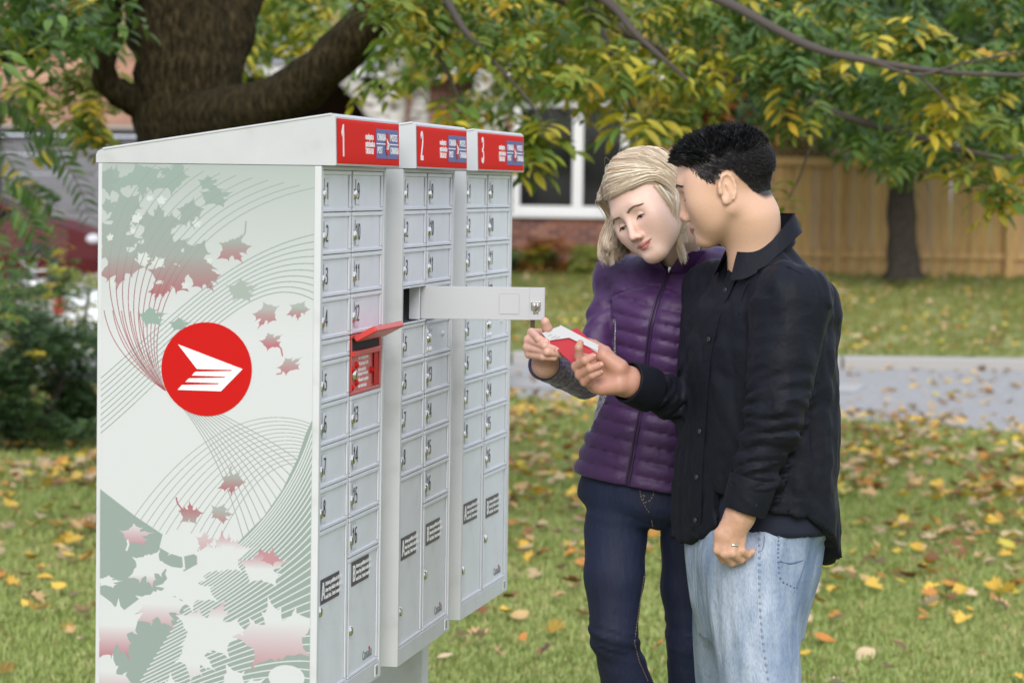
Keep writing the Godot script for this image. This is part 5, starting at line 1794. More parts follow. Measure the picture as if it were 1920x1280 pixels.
class Field:
	var kind := PackedInt32Array()           # 0 tapered capsule, 1 ellipsoid, 2 loft; +10 takes away
	var pa := PackedVector3Array()
	var pb := PackedVector3Array()
	var ra := PackedFloat32Array()
	var rb := PackedFloat32Array()
	var kk := PackedFloat32Array()
	var inv := []
	var disp: Callable
	var has_disp := false
	var disp_max := 0.0
	var cut: Callable
	var has_cut := false
	var coarse := false
	var col: Callable

	func push(t: int, a: Vector3, b: Vector3, r0: float, r1: float, k: float, i) -> void:
		kind.append(t)
		pa.append(a)
		pb.append(b)
		ra.append(r0)
		rb.append(r1)
		kk.append(k)
		inv.append(i)

	func cap(a: Vector3, b: Vector3, r0: float, r1: float, k := 0.02, minus := false) -> void:
		push(10 if minus else 0, a, b, r0, r1, k, null)

	func ell(c: Vector3, r: Vector3, k := 0.02, minus := false, basis := Basis()) -> void:
		push(11 if minus else 1, c, r, 0, 0, k, basis.inverse())

	func loft(l: Loft, k := 0.03) -> void:
		push(2, Vector3.ZERO, Vector3.ZERO, 0, 0, k, l)

	func cut_here(c: Callable) -> void:      # cuts what was added so far
		push(3, Vector3.ZERO, Vector3.ZERO, 0, 0, 0.001, c)

	func one(i: int, p: Vector3) -> float:
		match kind[i] % 10:
			3:
				return inv[i].call(p)
			0:
				var ab := pb[i] - pa[i]
				var t := clampf((p - pa[i]).dot(ab) / ab.length_squared(), 0.0, 1.0)
				return p.distance_to(pa[i] + ab * t) - lerpf(ra[i], rb[i], t)
			1:
				var q: Vector3 = inv[i] * (p - pa[i])
				var r := pb[i]
				var u := q / r
				var k0 := u.length()
				var k1 := (u / r).length()
				return k0 * (k0 - 1.0) / k1 if k1 > 0.0001 else -minf(r.x, minf(r.y, r.z))
		return inv[i].dist(p)

	func value(p: Vector3, act: PackedInt32Array) -> float:
		var d := 1.0
		for i in act:
			var e := one(i, p)
			var k := kk[i]
			if kind[i] == 3:
				if not coarse:
					d = maxf(d, e)
			elif kind[i] >= 10:
				var h := maxf(k - absf(d + e), 0.0) / k
				d = maxf(d, -e) + h * h * k * 0.25
			else:
				var h := maxf(k - absf(d - e), 0.0) / k
				d = minf(d, e) - h * h * k * 0.25
		if has_disp and absf(d) < 0.03:
			d += disp.call(p)
		if has_cut:
			d = maxf(d, cut.call(p))
		return d

	func all() -> PackedInt32Array:
		return PackedInt32Array(range(kind.size()))

	func near(p: Vector3, d: float, reach: float) -> PackedInt32Array:
		var act := PackedInt32Array()
		for i in kind.size():
			if kind[i] == 3:
				act.append(i)
				continue
			var e := one(i, p)
			if kind[i] >= 10:
				if e < reach + kk[i]:
					act.append(i)
			elif e < d + reach + kk[i]:
				act.append(i)
		return act

	func touch(p: Vector3, d: Vector3, dist := 0.5) -> Vector3:      # walk from p along d to the surface
		var t := 0.0
		var act := all()
		for i in 60:
			var e := value(p + d * t, act)
			if e < 0.0004:
				break
			t += e * 0.8
			if t > dist:
				break
		return p + d * t

	func normal(p: Vector3) -> Vector3:
		var act := all()
		var e := 0.002
		return Vector3(value(p + Vector3(e, 0, 0), act) - value(p - Vector3(e, 0, 0), act), value(p + Vector3(0, e, 0), act) - value(p - Vector3(0, e, 0), act), value(p + Vector3(0, 0, e), act) - value(p - Vector3(0, 0, e), act)).normalized()

	func mesh_into(g: G, lo: Vector3, hi: Vector3, c: float) -> void:
		var nx := int(ceil((hi.x - lo.x) / c / 4.0)) * 4
		var ny := int(ceil((hi.y - lo.y) / c / 4.0)) * 4
		var nz := int(ceil((hi.z - lo.z) / c / 4.0)) * 4
		var sx := nx + 1
		var sxy := sx * (ny + 1)
		var val := PackedFloat32Array()
		val.resize(sxy * (nz + 1))
		val.fill(1e9)
		var vid := PackedInt32Array()
		vid.resize(val.size())
		vid.fill(-1)
		var every := all()
		var r := c * 2.0 * 1.7321
		var blocks := []
		# coarse pass: 16-cell blocks, then 4-cell blocks
		for bz in range(0, nz, 16):
			for by in range(0, ny, 16):
				for bx in range(0, nx, 16):
					var ctr := lo + Vector3(bx + 8, by + 8, bz + 8) * c
					var rr := c * 8.0 * 1.7321
					var save := has_cut
					has_cut = false
					coarse = true
					var d := value(ctr, every)
					coarse = false
					has_cut = save
					if absf(d) > rr * 1.25 + disp_max + 0.012:
						continue
					var some := near(ctr, d, rr * 2.2 + disp_max)
					for z4 in range(bz, mini(bz + 16, nz), 4):
						for y4 in range(by, mini(by + 16, ny), 4):
							for x4 in range(bx, mini(bx + 16, nx), 4):
								var c4 := lo + Vector3(x4 + 2, y4 + 2, z4 + 2) * c
								var d4 := value(c4, some)
								if absf(d4) > r * 1.3 + disp_max + 0.003:
									continue
								blocks.append([x4, y4, z4])
								for k in range(z4, z4 + 5):
									for j in range(y4, y4 + 5):
										var at0 := k * sxy + j * sx
										for i in range(x4, x4 + 5):
											if val[at0 + i] > 1e8:
												val[at0 + i] = value(lo + Vector3(i, j, k) * c, some)
		var first: int = g.v.size()
		var pos := PackedVector3Array()
		var edges := [[0, 1], [2, 3], [4, 5], [6, 7], [0, 2], [1, 3], [4, 6], [5, 7], [0, 4], [1, 5], [2, 6], [3, 7]]
		var off := PackedInt32Array([0, 1, sx, sx + 1, sxy, sxy + 1, sxy + sx, sxy + sx + 1])
		var cells := PackedInt32Array()
		var f := PackedFloat32Array()
		f.resize(8)
		for b in blocks:
			for k in range(b[2], b[2] + 4):
				for j in range(b[1], b[1] + 4):
					for i in range(b[0], b[0] + 4):
						var id: int = k * sxy + j * sx + i
						var m := 0
						for e in 8:
							f[e] = val[id + off[e]]
							if f[e] < 0.0:
								m += 1
						if m == 0 or m == 8:
							continue
						var s := Vector3.ZERO
						var n := 0
						for e in edges:
							var p: int = e[0]
							var q: int = e[1]
							if (f[p] < 0.0) != (f[q] < 0.0):
								var t := f[p] / (f[p] - f[q])
								s += Vector3(p & 1, (p >> 1) & 1, p >> 2).lerp(Vector3(q & 1, (q >> 1) & 1, q >> 2), t)
								n += 1
						vid[id] = pos.size()
						cells.append(id)
						pos.append(lo + (Vector3(i, j, k) + s / n) * c)
		var nor := PackedVector3Array()
		nor.resize(pos.size())
		var quads := PackedInt32Array()
		var axes := [[1, sx, sxy], [sx, sxy, 1], [sxy, 1, sx]]
		for id in cells:
			var inside := val[id] < 0.0
			for ax in axes:
				var other := val[id + ax[0]] < 0.0
				if inside == other:
					continue
				var i1: int = id - ax[1]
				var i2: int = id - ax[2]
				var i3: int = id - ax[1] - ax[2]
				if i3 < 0 or vid[i1] < 0 or vid[i2] < 0 or vid[i3] < 0:
					continue
				var a := vid[id]
				var b := vid[i1]
				var d := vid[i3]
				var e := vid[i2]
				if not inside:
					var w := b
					b = e
					e = w
				# counter-clockwise seen from outside: a, b, d, e
				var nn := (pos[d] - pos[a]).cross(pos[e] - pos[b])
				nor[a] += nn
				nor[b] += nn
				nor[d] += nn
				nor[e] += nn
				quads.append_array([a, b, d, e])
		for i in pos.size():
			var nn := nor[i].normalized()
			g.v.append(pos[i])
			g.n.append(nn)
			g.c.append(col.call(pos[i], nn) if col.is_valid() else Color.WHITE)
			g.uv.append(Vector2.ZERO)
		for i in range(0, quads.size(), 4):
			g.q(first + quads[i], first + quads[i + 1], first + quads[i + 2], first + quads[i + 3])

class Job:                                   # a mesh made on a worker thread
	var g := G.new()
	var id := -1
	func start(list: Array) -> Job:          # list: [field, lo, hi, cell]
		id = WorkerThreadPool.add_task(func():
			for e in list:
				e[0].mesh_into(g, e[1], e[2], e[3]))
		return self
	func done() -> G:
		if id >= 0:
			WorkerThreadPool.wait_for_task_completion(id)
			id = -1
		return g

func smooth01(a: float, b: float, x: float) -> float:
	return smoothstep(a, b, x)

func span(f: Field, pad := 0.01) -> Array:   # the box round all that a field adds
	var lo := Vector3.ONE * 1e9
	var hi := -lo
	for i in f.kind.size():
		if f.kind[i] == 0:
			for e in [[f.pa[i], f.ra[i]], [f.pb[i], f.rb[i]]]:
				lo = lo.min(e[0] - Vector3.ONE * e[1])
				hi = hi.max(e[0] + Vector3.ONE * e[1])
		elif f.kind[i] == 1:
			var m := maxf(f.pb[i].x, maxf(f.pb[i].y, f.pb[i].z))
			lo = lo.min(f.pa[i] - Vector3.ONE * m)
			hi = hi.max(f.pa[i] + Vector3.ONE * m)
		elif f.kind[i] == 2:
			var l: Loft = f.inv[i]
			var fr := l.inv.affine_inverse()
			for k in l.ys.size():
				var w := maxf(l.a[k], l.b[k])
				for s in [-1.0, 1.0]:
					for t in [-1.0, 1.0]:
						var p: Vector3 = fr * Vector3(l.cx[k] + s * l.a[k], l.ys[k], l.cz[k] + t * l.b[k])
						lo = lo.min(p)
						hi = hi.max(p)
	return [lo - Vector3.ONE * pad, hi + Vector3.ONE * pad]

func make_loft(frame: Transform3D, rows: Array, pw := 2.3) -> Loft:      # rows: [y, cx, cz, half width, half depth], upwards
	var l := Loft.new()
	l.inv = frame.affine_inverse()
	l.pw = pw
	for r in rows:
		l.ys.append(r[0])
		l.cx.append(r[1])
		l.cz.append(r[2])
		l.a.append(r[3])
		l.b.append(r[4])
	return l

# ---------------------------------------------------------------- heads
func head_field(o: Dictionary, b: Basis, at_: Vector3, neck: Array) -> Field:     # axes: x to the person's left, y up, z ahead; neck: world points with radii
	var f := Field.new()
	var w: float = o.get("wide", 1.0)
	var E := func(c: Vector3, r: Vector3, k: float, minus := false): f.ell(at_ + b * c, r * o.s, k * o.s, minus, b.orthonormalized())
	var C := func(p: Vector3, q: Vector3, r0: float, r1: float, k: float, minus := false): f.cap(at_ + b * p, at_ + b * q, r0 * o.s, r1 * o.s, k * o.s, minus)
	E.call(Vector3(0, o.get("crown_y", .036), -.012), Vector3(.0745 * w, o.get("crown_r", .083), .097), .02)
	E.call(Vector3(0, -.010, .030), Vector3(.064 * w, .078, .053), .03)
	E.call(Vector3(0, -.066, .048), Vector3(.039 * w, .038, .036), .03)
	for s in [-1.0, 1.0]:
		C.call(Vector3(s * .052 * w, -.042 + o.jaw, .000), Vector3(s * .016, -.094, .064), .019 * o.jaw_r, .014, .03)
		E.call(Vector3(s * .042 * w, -.022, .058), Vector3(.022, .020, .018), .025)
	for s in [-1.0, 1.0]:
		E.call(Vector3(s * .047 * w, .000, .040), Vector3(.020, .032, .030), .03)
		E.call(Vector3(s * .040 * w, -.044, .046), Vector3(.024, .032, .026), .03)
	E.call(Vector3(0, -.096, .069), Vector3(.019, .013, .014), .02)
	C.call(Vector3(-.028, .024, .078), Vector3(.028, .024, .078), .009, .009, .02)
	for s in [-1.0, 1.0]:
		E.call(Vector3(s * .031, o.eye, .092), Vector3(.018, .0115, .012), .012, true)
	# nose
	C.call(Vector3(0, .010, .082), Vector3(0, -.036, .098 + o.nose), .0070, .0088, .012)
	E.call(Vector3(0, -.041, .1005 + o.nose), Vector3(.0098 * o.nose_w, .0080 * o.nose_w, .0092), .008)
	for s in [-1.0, 1.0]:
		E.call(Vector3(s * .0118 * o.nose_w, -.0455, .0925 + o.nose * 0.6), Vector3(.0072, .0072, .0095), .006)
	for s in [-1.0, 1.0]:
		E.call(Vector3(s * .0062, -.0525, .0975 + o.nose * 0.6), Vector3(.0034, .0034, .005), .003, true)
	# lips
	var m: float = o.mouth
	var sm: float = o.smile
	for s in [-1.0, 1.0]:
		C.call(Vector3(s * .004, m + .0050, .0885), Vector3(s * .0240, m + .0015 + sm, .0775), .0044, .0026, .006)
		C.call(Vector3(s * .003, m - .0055, .0870), Vector3(s * .0215, m - .0015 + sm, .0770), .0050, .0026, .006)
	for s in [-1.0, 1.0]:
		C.call(Vector3(0, m, .0955), Vector3(s * .012, m + .0002 + sm * 0.3, .0925), .0014, .0014, .002, true)
		C.call(Vector3(s * .012, m + .0002 + sm * 0.3, .0925), Vector3(s * .0235, m + .0008 + sm, .0825), .0012, .0008, .002, true)
	E.call(Vector3(0, m - .0155, .0915), Vector3(.014, .0045, .005), .010, true)
	# neck
	for i in neck.size() - 1:
		f.cap(neck[i][0], neck[i + 1][0], neck[i][1], neck[i + 1][1], 0.03)
	# ears
	for s in ([-1.0, 1.0] if o.ears else []):
		var tilt := Basis(Vector3.UP, s * 0.35)
		var eb := (b.orthonormalized() * tilt * Basis(Vector3.RIGHT, -0.18))
		var ec := Vector3(s * .0765 * w, -.010, -.006)
		f.ell(at_ + b * ec, Vector3(.0045, .031, .018) * o.s, .004, false, eb)
		for k in 9:
			var a0 := lerpf(-1.9, 2.5, k / 9.0)
			var a1 := lerpf(-1.9, 2.5, (k + 1) / 9.0)
			f.cap(at_ + b * ec + eb * (Vector3(s * .0045, cos(a0) * .0285 + .001, -sin(a0) * .0165) * o.s), at_ + b * ec + eb * (Vector3(s * .0045, cos(a1) * .0285 + .001, -sin(a1) * .0165) * o.s), .0036 * o.s, .0036 * o.s, .003)
		f.ell(at_ + b * ec + eb * (Vector3(s * .002, -.0245, .006) * o.s), Vector3(.0045, .008, .007) * o.s, .004, false, eb)
		f.ell(at_ + b * ec + eb * (Vector3(s * .0065, .002, .004) * o.s), Vector3(.0055, .016, .0085) * o.s, .003, true, eb)
		f.cap(at_ + b * ec + eb * (Vector3(s * .004, .008, .001) * o.s), at_ + b * ec + eb * (Vector3(s * .0035, -.012, -.007) * o.s), .0028 * o.s, .0028 * o.s, .003)
		f.ell(at_ + b * ec + eb * (Vector3(s * .003, -.004, .0155) * o.s), Vector3(.004, .006, .004) * o.s, .004, false, eb)
	return f

func skin_colour(o: Dictionary, q: Vector3) -> Color:         # q in the head's own axes
	var c: Color = o.skin
	var ax := absf(q.x)
	if q.z > 0.05:
		var blush := exp(-((ax - .036) ** 2 + (q.y + .03) ** 2) / (2 * .016 ** 2))
		c = c.lerp(o.blush, 0.22 * blush)
		c = c.lerp(o.blush, 0.35 * exp(-(q.x ** 2 + (q.y + .043) ** 2) / (2 * .011 ** 2)))
		var ly: float = q.y - o.mouth - o.smile * clampf(ax / .022, 0, 1) ** 2
		var w := clampf(ax / .0265, 0.0, 1.0)
		var up := (.0076 - .0018 * exp(-(ax / .003) ** 2)) * (1.0 - w * w)
		var dn := .0090 * (1.0 - w * w)
		if q.z > .074 and w < 1.0 and ly < up and ly > -dn:
			c = o.lip
		if w < 0.92 and absf(ly) < .0013 and q.z > .074:
			c = Color(o.lip.r * 0.35, o.lip.g * 0.3, o.lip.b * 0.3)
	if q.y < -.045 and absf(q.x) < 0.012 and q.y > -.056 and q.z > .092:
		c = c.lerp(Color(c.r * 0.5, c.g * 0.35, c.b * 0.3), 0.3)
	return c

func eyes(parent: Node, o: Dictionary, f: Field, b: Basis, at_: Vector3):
	for s in [-1.0, 1.0]:
		var T := Transform3D(b, at_ + b * Vector3(s * .0310, o.eye, .0695))
		var gaze: Vector3 = o.gaze.normalized()
		var g := G.new()
		g.xf = T
		var n := 28
		var first := g.v.size()
		for j in n + 1:
			for i in n + 1:
				var th := PI * j / n
				var ph := TAU * i / n
				var d := Vector3(sin(th) * cos(ph), cos(th), -sin(th) * sin(ph))
				var a := d.angle_to(gaze)
				g.col = Color(0.62, 0.58, 0.55)
				if a < 0.46:
					g.col = o.iris
				if a < 0.19:
					g.col = Color(0.006, 0.006, 0.006)
				g.vert(d * .0122, d)
		for j in n:
			for i in n:
				var k := first + j * (n + 1) + i
				g.q(k, k + n + 1, k + n + 2, k + 1)
		put("eyeball", g, M.eye, parent)
		# lids
		var lid := G.new()
		lid.xf = T
		var patch := func(e0: Array, e1: Array, r: float, tone: Color):
			var first2: int = lid.v.size()
			lid.col = tone
			for j in 9:
				for i in 17:
					var az := lerpf(-1.12, 1.12, i / 16.0)
					var k := cos(az / 1.12 * PI / 2)
					var el := lerpf(lerpf(e0[0], e0[1], k), lerpf(e1[0], e1[1], k), j / 8.0)
					var d := Vector3(sin(az) * cos(el), sin(el), cos(az) * cos(el))
					lid.vert(d * r * Vector3(1.10, 1, 1), d)
			for j in 8:
				for i in 16:
					var k := first2 + j * 17 + i
					lid.q(k, k + 1, k + 18, k + 17)
		patch.call([-0.30, o.lid], [1.3, 1.3], .0137, o.skin.lerp(o.blush, 0.25))
		patch.call([-1.3, -1.3], [-0.34, o.lid_low], .0135, o.skin.lerp(o.blush, 0.3))
		put("eyelid", lid, M.skin_v, parent)
		var lash := G.new()
		lash.xf = T
		var pts := []
		var rad := []
		for i in 15:
			var az := lerpf(-1.1, 1.1, i / 14.0)
			var k := cos(az / 1.12 * PI / 2)
			var el: float = lerpf(-0.30, o.lid, k) - 0.02
			pts.append(Vector3(sin(az) * cos(el) * 1.1, sin(el), cos(az) * cos(el)) * .0142)
			rad.append(o.lash * (0.5 + 0.6 * k))
		lash.tube(pts, rad, 6)
		for i in 16:
			var az := lerpf(-1.0, 1.1, i / 15.0)
			var k := cos(az / 1.12 * PI / 2)
			var el: float = lerpf(-0.30, o.lid, k)
			var d := Vector3(sin(az) * cos(el) * 1.1, sin(el), cos(az) * cos(el))
			lash.tube([d * .0140, d * .0165 + Vector3(0, -.0018, 0), d * .0185 + Vector3(sin(az) * .001, -.0012, 0)], [.00045, .0004, .0001], 4)
		put("eyelash", lash, M.lash, parent)
		# brow: short hairs along an arc
		var br := G.new()
		for i in 90:
			var t := i / 89.0
			var x: float = s * lerpf(.011, .048, t)
			var y: float = o.brow_y + .0065 * sin(clampf(t * 1.15, 0, 1) * PI * 0.75) - .004 * t + rng.randf_range(-1, 1) * .0030 * (1.0 - t * 0.6)
			var p := f.touch(at_ + b * Vector3(x, y, .14), -b.z.normalized(), 0.12)
			var d := (b * Vector3(s * 1.0, 0.25 - 0.55 * t, -0.45 * t)).normalized()
			br.tube([p, p + d * .004 + b.z.normalized() * .0006, p + d * .0075], [.0006 * o.brow_w, .0006 * o.brow_w, .0001], 4)
		put("eyebrow", br, o.brow_m, parent)

func strand(g: G, pts: Array, r: float, sides := 4, steps := 9) -> void:      # a lock of hair along a smooth curve
	var p := []
	var rad := []
	var n := pts.size()
	for i in n - 1:
		var a: Vector3 = pts[maxi(i - 1, 0)]
		var e: Vector3 = pts[i]
		var c: Vector3 = pts[i + 1]
		var d: Vector3 = pts[mini(i + 2, n - 1)]
		var st := maxi(2, steps / (n - 1))
		for k in st + (1 if i == n - 2 else 0):
			var t := float(k) / st
			p.append(e.cubic_interpolate(c, a, d, t))
			rad.append(r * (1.0 - 0.8 * pow((i + t) / (n - 1), 3.0)))
	g.tube(p, rad, sides, false)

# ---------------------------------------------------------------- the two people
func turned(yaw: float, pitch: float, roll: float) -> Basis:      # as seen in the picture: turned aside, nodded, then tilted
	return cam_basis * Basis(Vector3.BACK, deg_to_rad(roll)) * Basis(Vector3.UP, deg_to_rad(yaw)) * Basis(Vector3.RIGHT, deg_to_rad(pitch))

func hand(f: Field, palm: Array, fingers: Array) -> void:         # palm: capsules [a, b, ra, rb]; fingers: [[points], [radii]]
	for c in palm:
		f.cap(c[0], c[1], c[2], c[3], 0.014)
	for fi in fingers:
		var p: Array = fi[0]
		var r: Array = fi[1]
		for i in p.size() - 1:
			f.cap(p[i], p[i + 1], r[i], r[i + 1], 0.008 if i == 0 else 0.0018)
		for i in range(1, p.size() - 1):            # knuckles
			f.ell(p[i], Vector3.ONE * (r[i] * 1.05), 0.0015)

func nail_colour(c: Color, p: Vector3, nails: Array) -> Color:
	for n in nails:
		var d: float = p.distance_to(n[0])
		if d < n[1]:
			return c.lerp(Color(0.68, 0.42, 0.36), 0.65)
		elif d < n[1] + 0.0014:
			return Color(c.r * 0.75, c.g * 0.6, c.b * 0.55)
	return c

var nz := FastNoiseLite.new()
var nz2 := FastNoiseLite.new()
var man := {}
var woman := {}
var M_HEAD := Basis()
var W_HEAD := Basis()

func start_bodies():          # the slow meshes are begun first, on worker threads
	nz.frequency = 1.0
	nz.seed = 4
	nz.fractal_octaves = 2
	nz2.frequency = 1.0
	nz2.seed = 14
	nz2.noise_type = FastNoiseLite.TYPE_SIMPLEX_SMOOTH
	nz2.fractal_type = FastNoiseLite.FRACTAL_RIDGED
	nz2.fractal_octaves = 2
	start_man()
	start_woman()

# ------------------------------------------------ the man
func start_man():
	var o := {"crown_y": .032, "crown_r": .072, "s": .965, "wide": 1.06, "jaw": -.004, "jaw_r": 1.25, "eye": -.002, "nose": -.004, "nose_w": 1.15, "mouth": -.0715, "smile": .001, "ears": true,
		"skin": Color(0.68, 0.43, 0.30), "blush": Color(0.62, 0.31, 0.22), "lip": Color(0.42, 0.175, 0.14), "iris": Color(0.02, 0.012, 0.008), "gaze": Vector3(-.15, -.55, 1), "lid": -.34, "lid_low": -.50, "lash": .0009, "brow_y": .021, "brow_w": 1.3}
	o.brow_m = M.hair_black
	man.o = o
	M_HEAD = turned(-97.0, -19.0, 36.0)
	var b: Basis = M_HEAD * o.s
	var hc := at(1357, 345, 5.68)
	man.b = b
	man.hc = hc
	var nb := at(1419, 505, 5.70)
	var hf := head_field(o, b, hc, [[hc + b * Vector3(0, -.020, -.030), .047], [hc + b * Vector3(0, -.080, -.034), .050], [nb, .059]])
	man.hf = hf
	var inv := Transform3D(b, hc).affine_inverse()
	hf.col = func(p: Vector3, n: Vector3) -> Color:
		var q := inv * p
		var c := skin_colour(o, q)
		var h := man_hairline(q)
		c = c.lerp(Color(0.022, 0.019, 0.018), clampf(h * 1.5, 0.0, 0.97))
		if q.distance_to(Vector3(.048, -.045, .055)) < .0022 or q.distance_to(Vector3(.066, -.052, .008)) < .0018:
			c = Color(0.08, 0.04, 0.03)
		return c
	var list := [[hf, hc - Vector3(.16, .25, .16), hc + Vector3(.18, .16, .17), .0026]]
	# left hand, hanging near the camera
	var lh := Field.new()
	var z := 5.485
	var w := at(1388, 966, z)
	hand(lh, [[w, at(1352, 1001, z - .004), .024, .0125], [w, at(1363, 1005, z - .008), .023, .013], [w, at(1374, 1009, z - .006), .022, .012], [w, at(1386, 1011, z), .020, .011], [at(1400, 935, z), w, .027, .024], [w, at(1356, 996, z + .022), .02, .012]],
		[[[at(1350, 1001, z - .004), at(1346, 1031, z - .006), at(1357, 1049, z + .014), at(1370, 1053, z + .03)], [.0100, .0088, .0080, .0070]],
		[[at(1363, 1005, z - .008), at(1359, 1038, z - .013), at(1372, 1054, z + .008), at(1386, 1052, z + .026)], [.0102, .0090, .0082, .0072]],
		[[at(1376, 1009, z - .006), at(1374, 1037, z - .014), at(1389, 1049, z + .006), at(1402, 1043, z + .020)], [.0098, .0086, .0078, .0070]],
		[[at(1389, 1011, z), at(1390, 1032, z - .006), at(1402, 1039, z + .006), at(1411, 1034, z + .014)], [.0095, .0085, .0077, .0068]],
		[[at(1362, 985, z + .02), at(1350, 1010, z + .035), at(1357, 1035, z + .045)], [.012, .0105, .009]]])
	man.ring_a = at(1375, 1023, z - .010)
	man.ring_d = (at(1374, 1037, z - .014) - at(1376, 1009, z - .006)).normalized()
	lh.col = func(p: Vector3, n: Vector3) -> Color: return o.skin.lerp(Color(0.42, 0.19, 0.12), 0.35 + 0.25 * nz.get_noise_3dv(p * 60.0))
	var sp := span(lh)
	list.append([lh, sp[0], sp[1], .0024])
	# right hand, holding the mail from below
	var rh := Field.new()
	var zh := 5.645
	var wr := at(1178, 716, zh + .02)
	hand(rh, [[wr, at(1112, 678, zh + .016), .024, .013], [wr, at(1106, 692, zh + .016), .025, .014], [wr, at(1108, 709, zh + .012), .025, .014], [wr, at(1116, 724, zh + .006), .024, .013], [at(1225, 728, zh + .06), wr, .027, .025],
		[at(1160, 690, zh - .002), at(1132, 668, zh - .004), .020, .0145], [at(1160, 722, zh - .006), at(1128, 728, zh - .004), .017, .013]],
		[[[at(1110, 676, zh + .018), at(1086, 668, zh - .012), at(1085, 652, zh - .02), at(1088, 643, zh - .012)], [.0108, .0090, .0080, .0070]],
		[[at(1104, 692, zh + .016), at(1080, 687, zh - .022), at(1097, 676, zh - .045), at(1113, 668, zh - .040)], [.0110, .0095, .0085, .0073]],
		[[at(1106, 709, zh + .012), at(1087, 703, zh - .026), at(1106, 691, zh - .048), at(1126, 684, zh - .042)], [.0108, .0093, .0083, .0073]],
		[[at(1114, 724, zh + .006), at(1096, 716, zh - .026), at(1110, 704, zh - .044), at(1126, 698, zh - .038)], [.0098, .0083, .0075, .0066]],
		[[at(1150, 682, zh + .01), at(1134, 661, zh + .050), at(1114, 648, zh + .090), at(1096, 640, zh + .115)], [.0165, .0135, .0115, .0095]]])
	var nails := [[at(1118, 664, zh - .049), .0058], [at(1130, 681, zh - .050), .0056], [at(1130, 695, zh - .046), .0046]]
	rh.col = func(p: Vector3, n: Vector3) -> Color: return nail_colour(Color(0.53, 0.30, 0.215).lerp(Color(0.52, 0.22, 0.16), 0.3 + 0.3 * nz.get_noise_3dv(p * 55.0)), p, nails)
	sp = span(rh)
	list.append([rh, sp[0], sp[1], .0023])
	# the body inside the clothes
	var fr := Transform3D(Basis(Vector3.UP, deg_to_rad(-60.0)), at(1418, 800, 5.70))
	man.frame = fr
	var sh_l := at(1483, 566, 5.53)
	var el_l := at(1456, 765, 5.485)
	var wr_l := at(1399, 945, z)
	var sh_r := at(1348, 548, 5.86)
	var el_r := at(1322, 768, 5.80)
	var wr_r := at(1186, 719, zh + .025)
	var hip_l := at(1410, 1060, 5.60)
	var kn_l := at(1430, 1330, 5.56)
	var an_l := at(1418, 1790, 5.60)
	var hip_r := at(1386, 1060, 5.78)
	var kn_r := at(1372, 1330, 5.83)
	var an_r := at(1352, 1740, 5.86)
	var bf := Field.new()
	bf.loft(make_loft(fr, [[-.24, 0, 0, .14, .11], [0, 0, 0, .15, .115], [.2, 0, -.02, .14, .09], [.27, 0, -.025, .085, .06], [.33, 0, -.01, .045, .045]]))
	for c in [[sh_l, el_l, .05, .042], [el_l, w, .04, .025], [sh_r, el_r, .05, .042], [el_r, wr, .04, .025], [hip_l, kn_l, .08, .06], [kn_l, an_l, .055, .04], [hip_r, kn_r, .08, .06], [kn_r, an_r, .055, .04]]:
		bf.cap(c[0], c[1], c[2], c[3], .03)
	bf.col = func(p: Vector3, n: Vector3) -> Color: return o.skin
	sp = span(bf)
	list.append([bf, sp[0], sp[1], .013])
	man.body = Job.new().start(list)
	# shirt
	var sf := Field.new()
	var finv := fr.affine_inverse()
	sf.loft(make_loft(fr, [[-.34, .004, -.004, .208, .146], [-.24, .004, -.002, .204, .145], [-.135, .004, .0, .200, .142], [.03, .004, -.002, .196, .136], [.16, 0, -.008, .190, .128], [.235, 0, -.018, .184, .120], [.285, 0, -.026, .152, .100], [.325, 0, -.016, .092, .076], [.350, 0, -.006, .068, .064], [.366, 0, -.002, .058, .058]], 2.2))
	sf.cut_here(func(p: Vector3) -> float:
		var q := finv * p
		if q.y > .02:
			return -1.0
		var s := sin(atan2(q.x, q.z + .01) - deg_to_rad(66.0))
		return (-.158 - (.078 if s < 0.0 else .122) * s * s) - q.y)
	sf.cap(sh_r, el_r, .074, .058, .02)
	sf.cap(el_r, wr_r, .052, .040, .006)
	sf.ell(sh_l, Vector3(.078, .08, .076), .045)
	sf.cap(sh_l, el_l, .076, .061, .010)
	sf.cap(el_l, wr_l, .0600, .043, .012)
	sf.has_disp = true
	sf.disp_max = .018
	sf.disp = func(p: Vector3) -> float:
		var q := finv * p
		var d := 0.0
		var t := clampf((p - sh_l).dot(el_l - sh_l) / (el_l - sh_l).length_squared(), 0.0, 1.0)
		var dl := p.distance_to(sh_l.lerp(el_l, t)) - .07
		var t2 := clampf((p - el_l).dot(wr_l - el_l) / (wr_l - el_l).length_squared(), 0.0, 1.0)
		var dl2 := p.distance_to(el_l.lerp(wr_l, t2)) - .055
		var t3 := clampf((p - el_r).dot(wr_r - el_r) / (wr_r - el_r).length_squared(), 0.0, 1.0)
		var dr := p.distance_to(el_r.lerp(wr_r, t3)) - .052
		if minf(dl, dl2) < .014 and t > 0.03:
			var along := t * .22 + t2 * .2
			var low := smoothstep(.10, .26, along)
			var tw := along * 30.0 + (p.x - sh_l.x) * 14.0 + p.z * 9.0
			d += nz2.get_noise_3d(tw * .9, p.x * 5.0, p.z * 5.0) * .0085 * low
			d += nz.get_noise_3d(along * 42.0 + p.x * 12.0, p.x * 8.0, p.z * 9.0) * .006 * (0.25 + low)
			d += nz.get_noise_3d(p.x * 8.0, p.y * 4.0 + p.x * 5.0, p.z * 8.0) * .006 * (1.0 - low)
		elif dr < .014:
			d += nz2.get_noise_3d(t3 * 5.5 + p.y * 9.0, p.y * 6.0, p.z * 6.0) * .008
			d += nz.get_noise_3d(t3 * 9.0, p.y * 16.0, p.z * 14.0) * .004
		else:
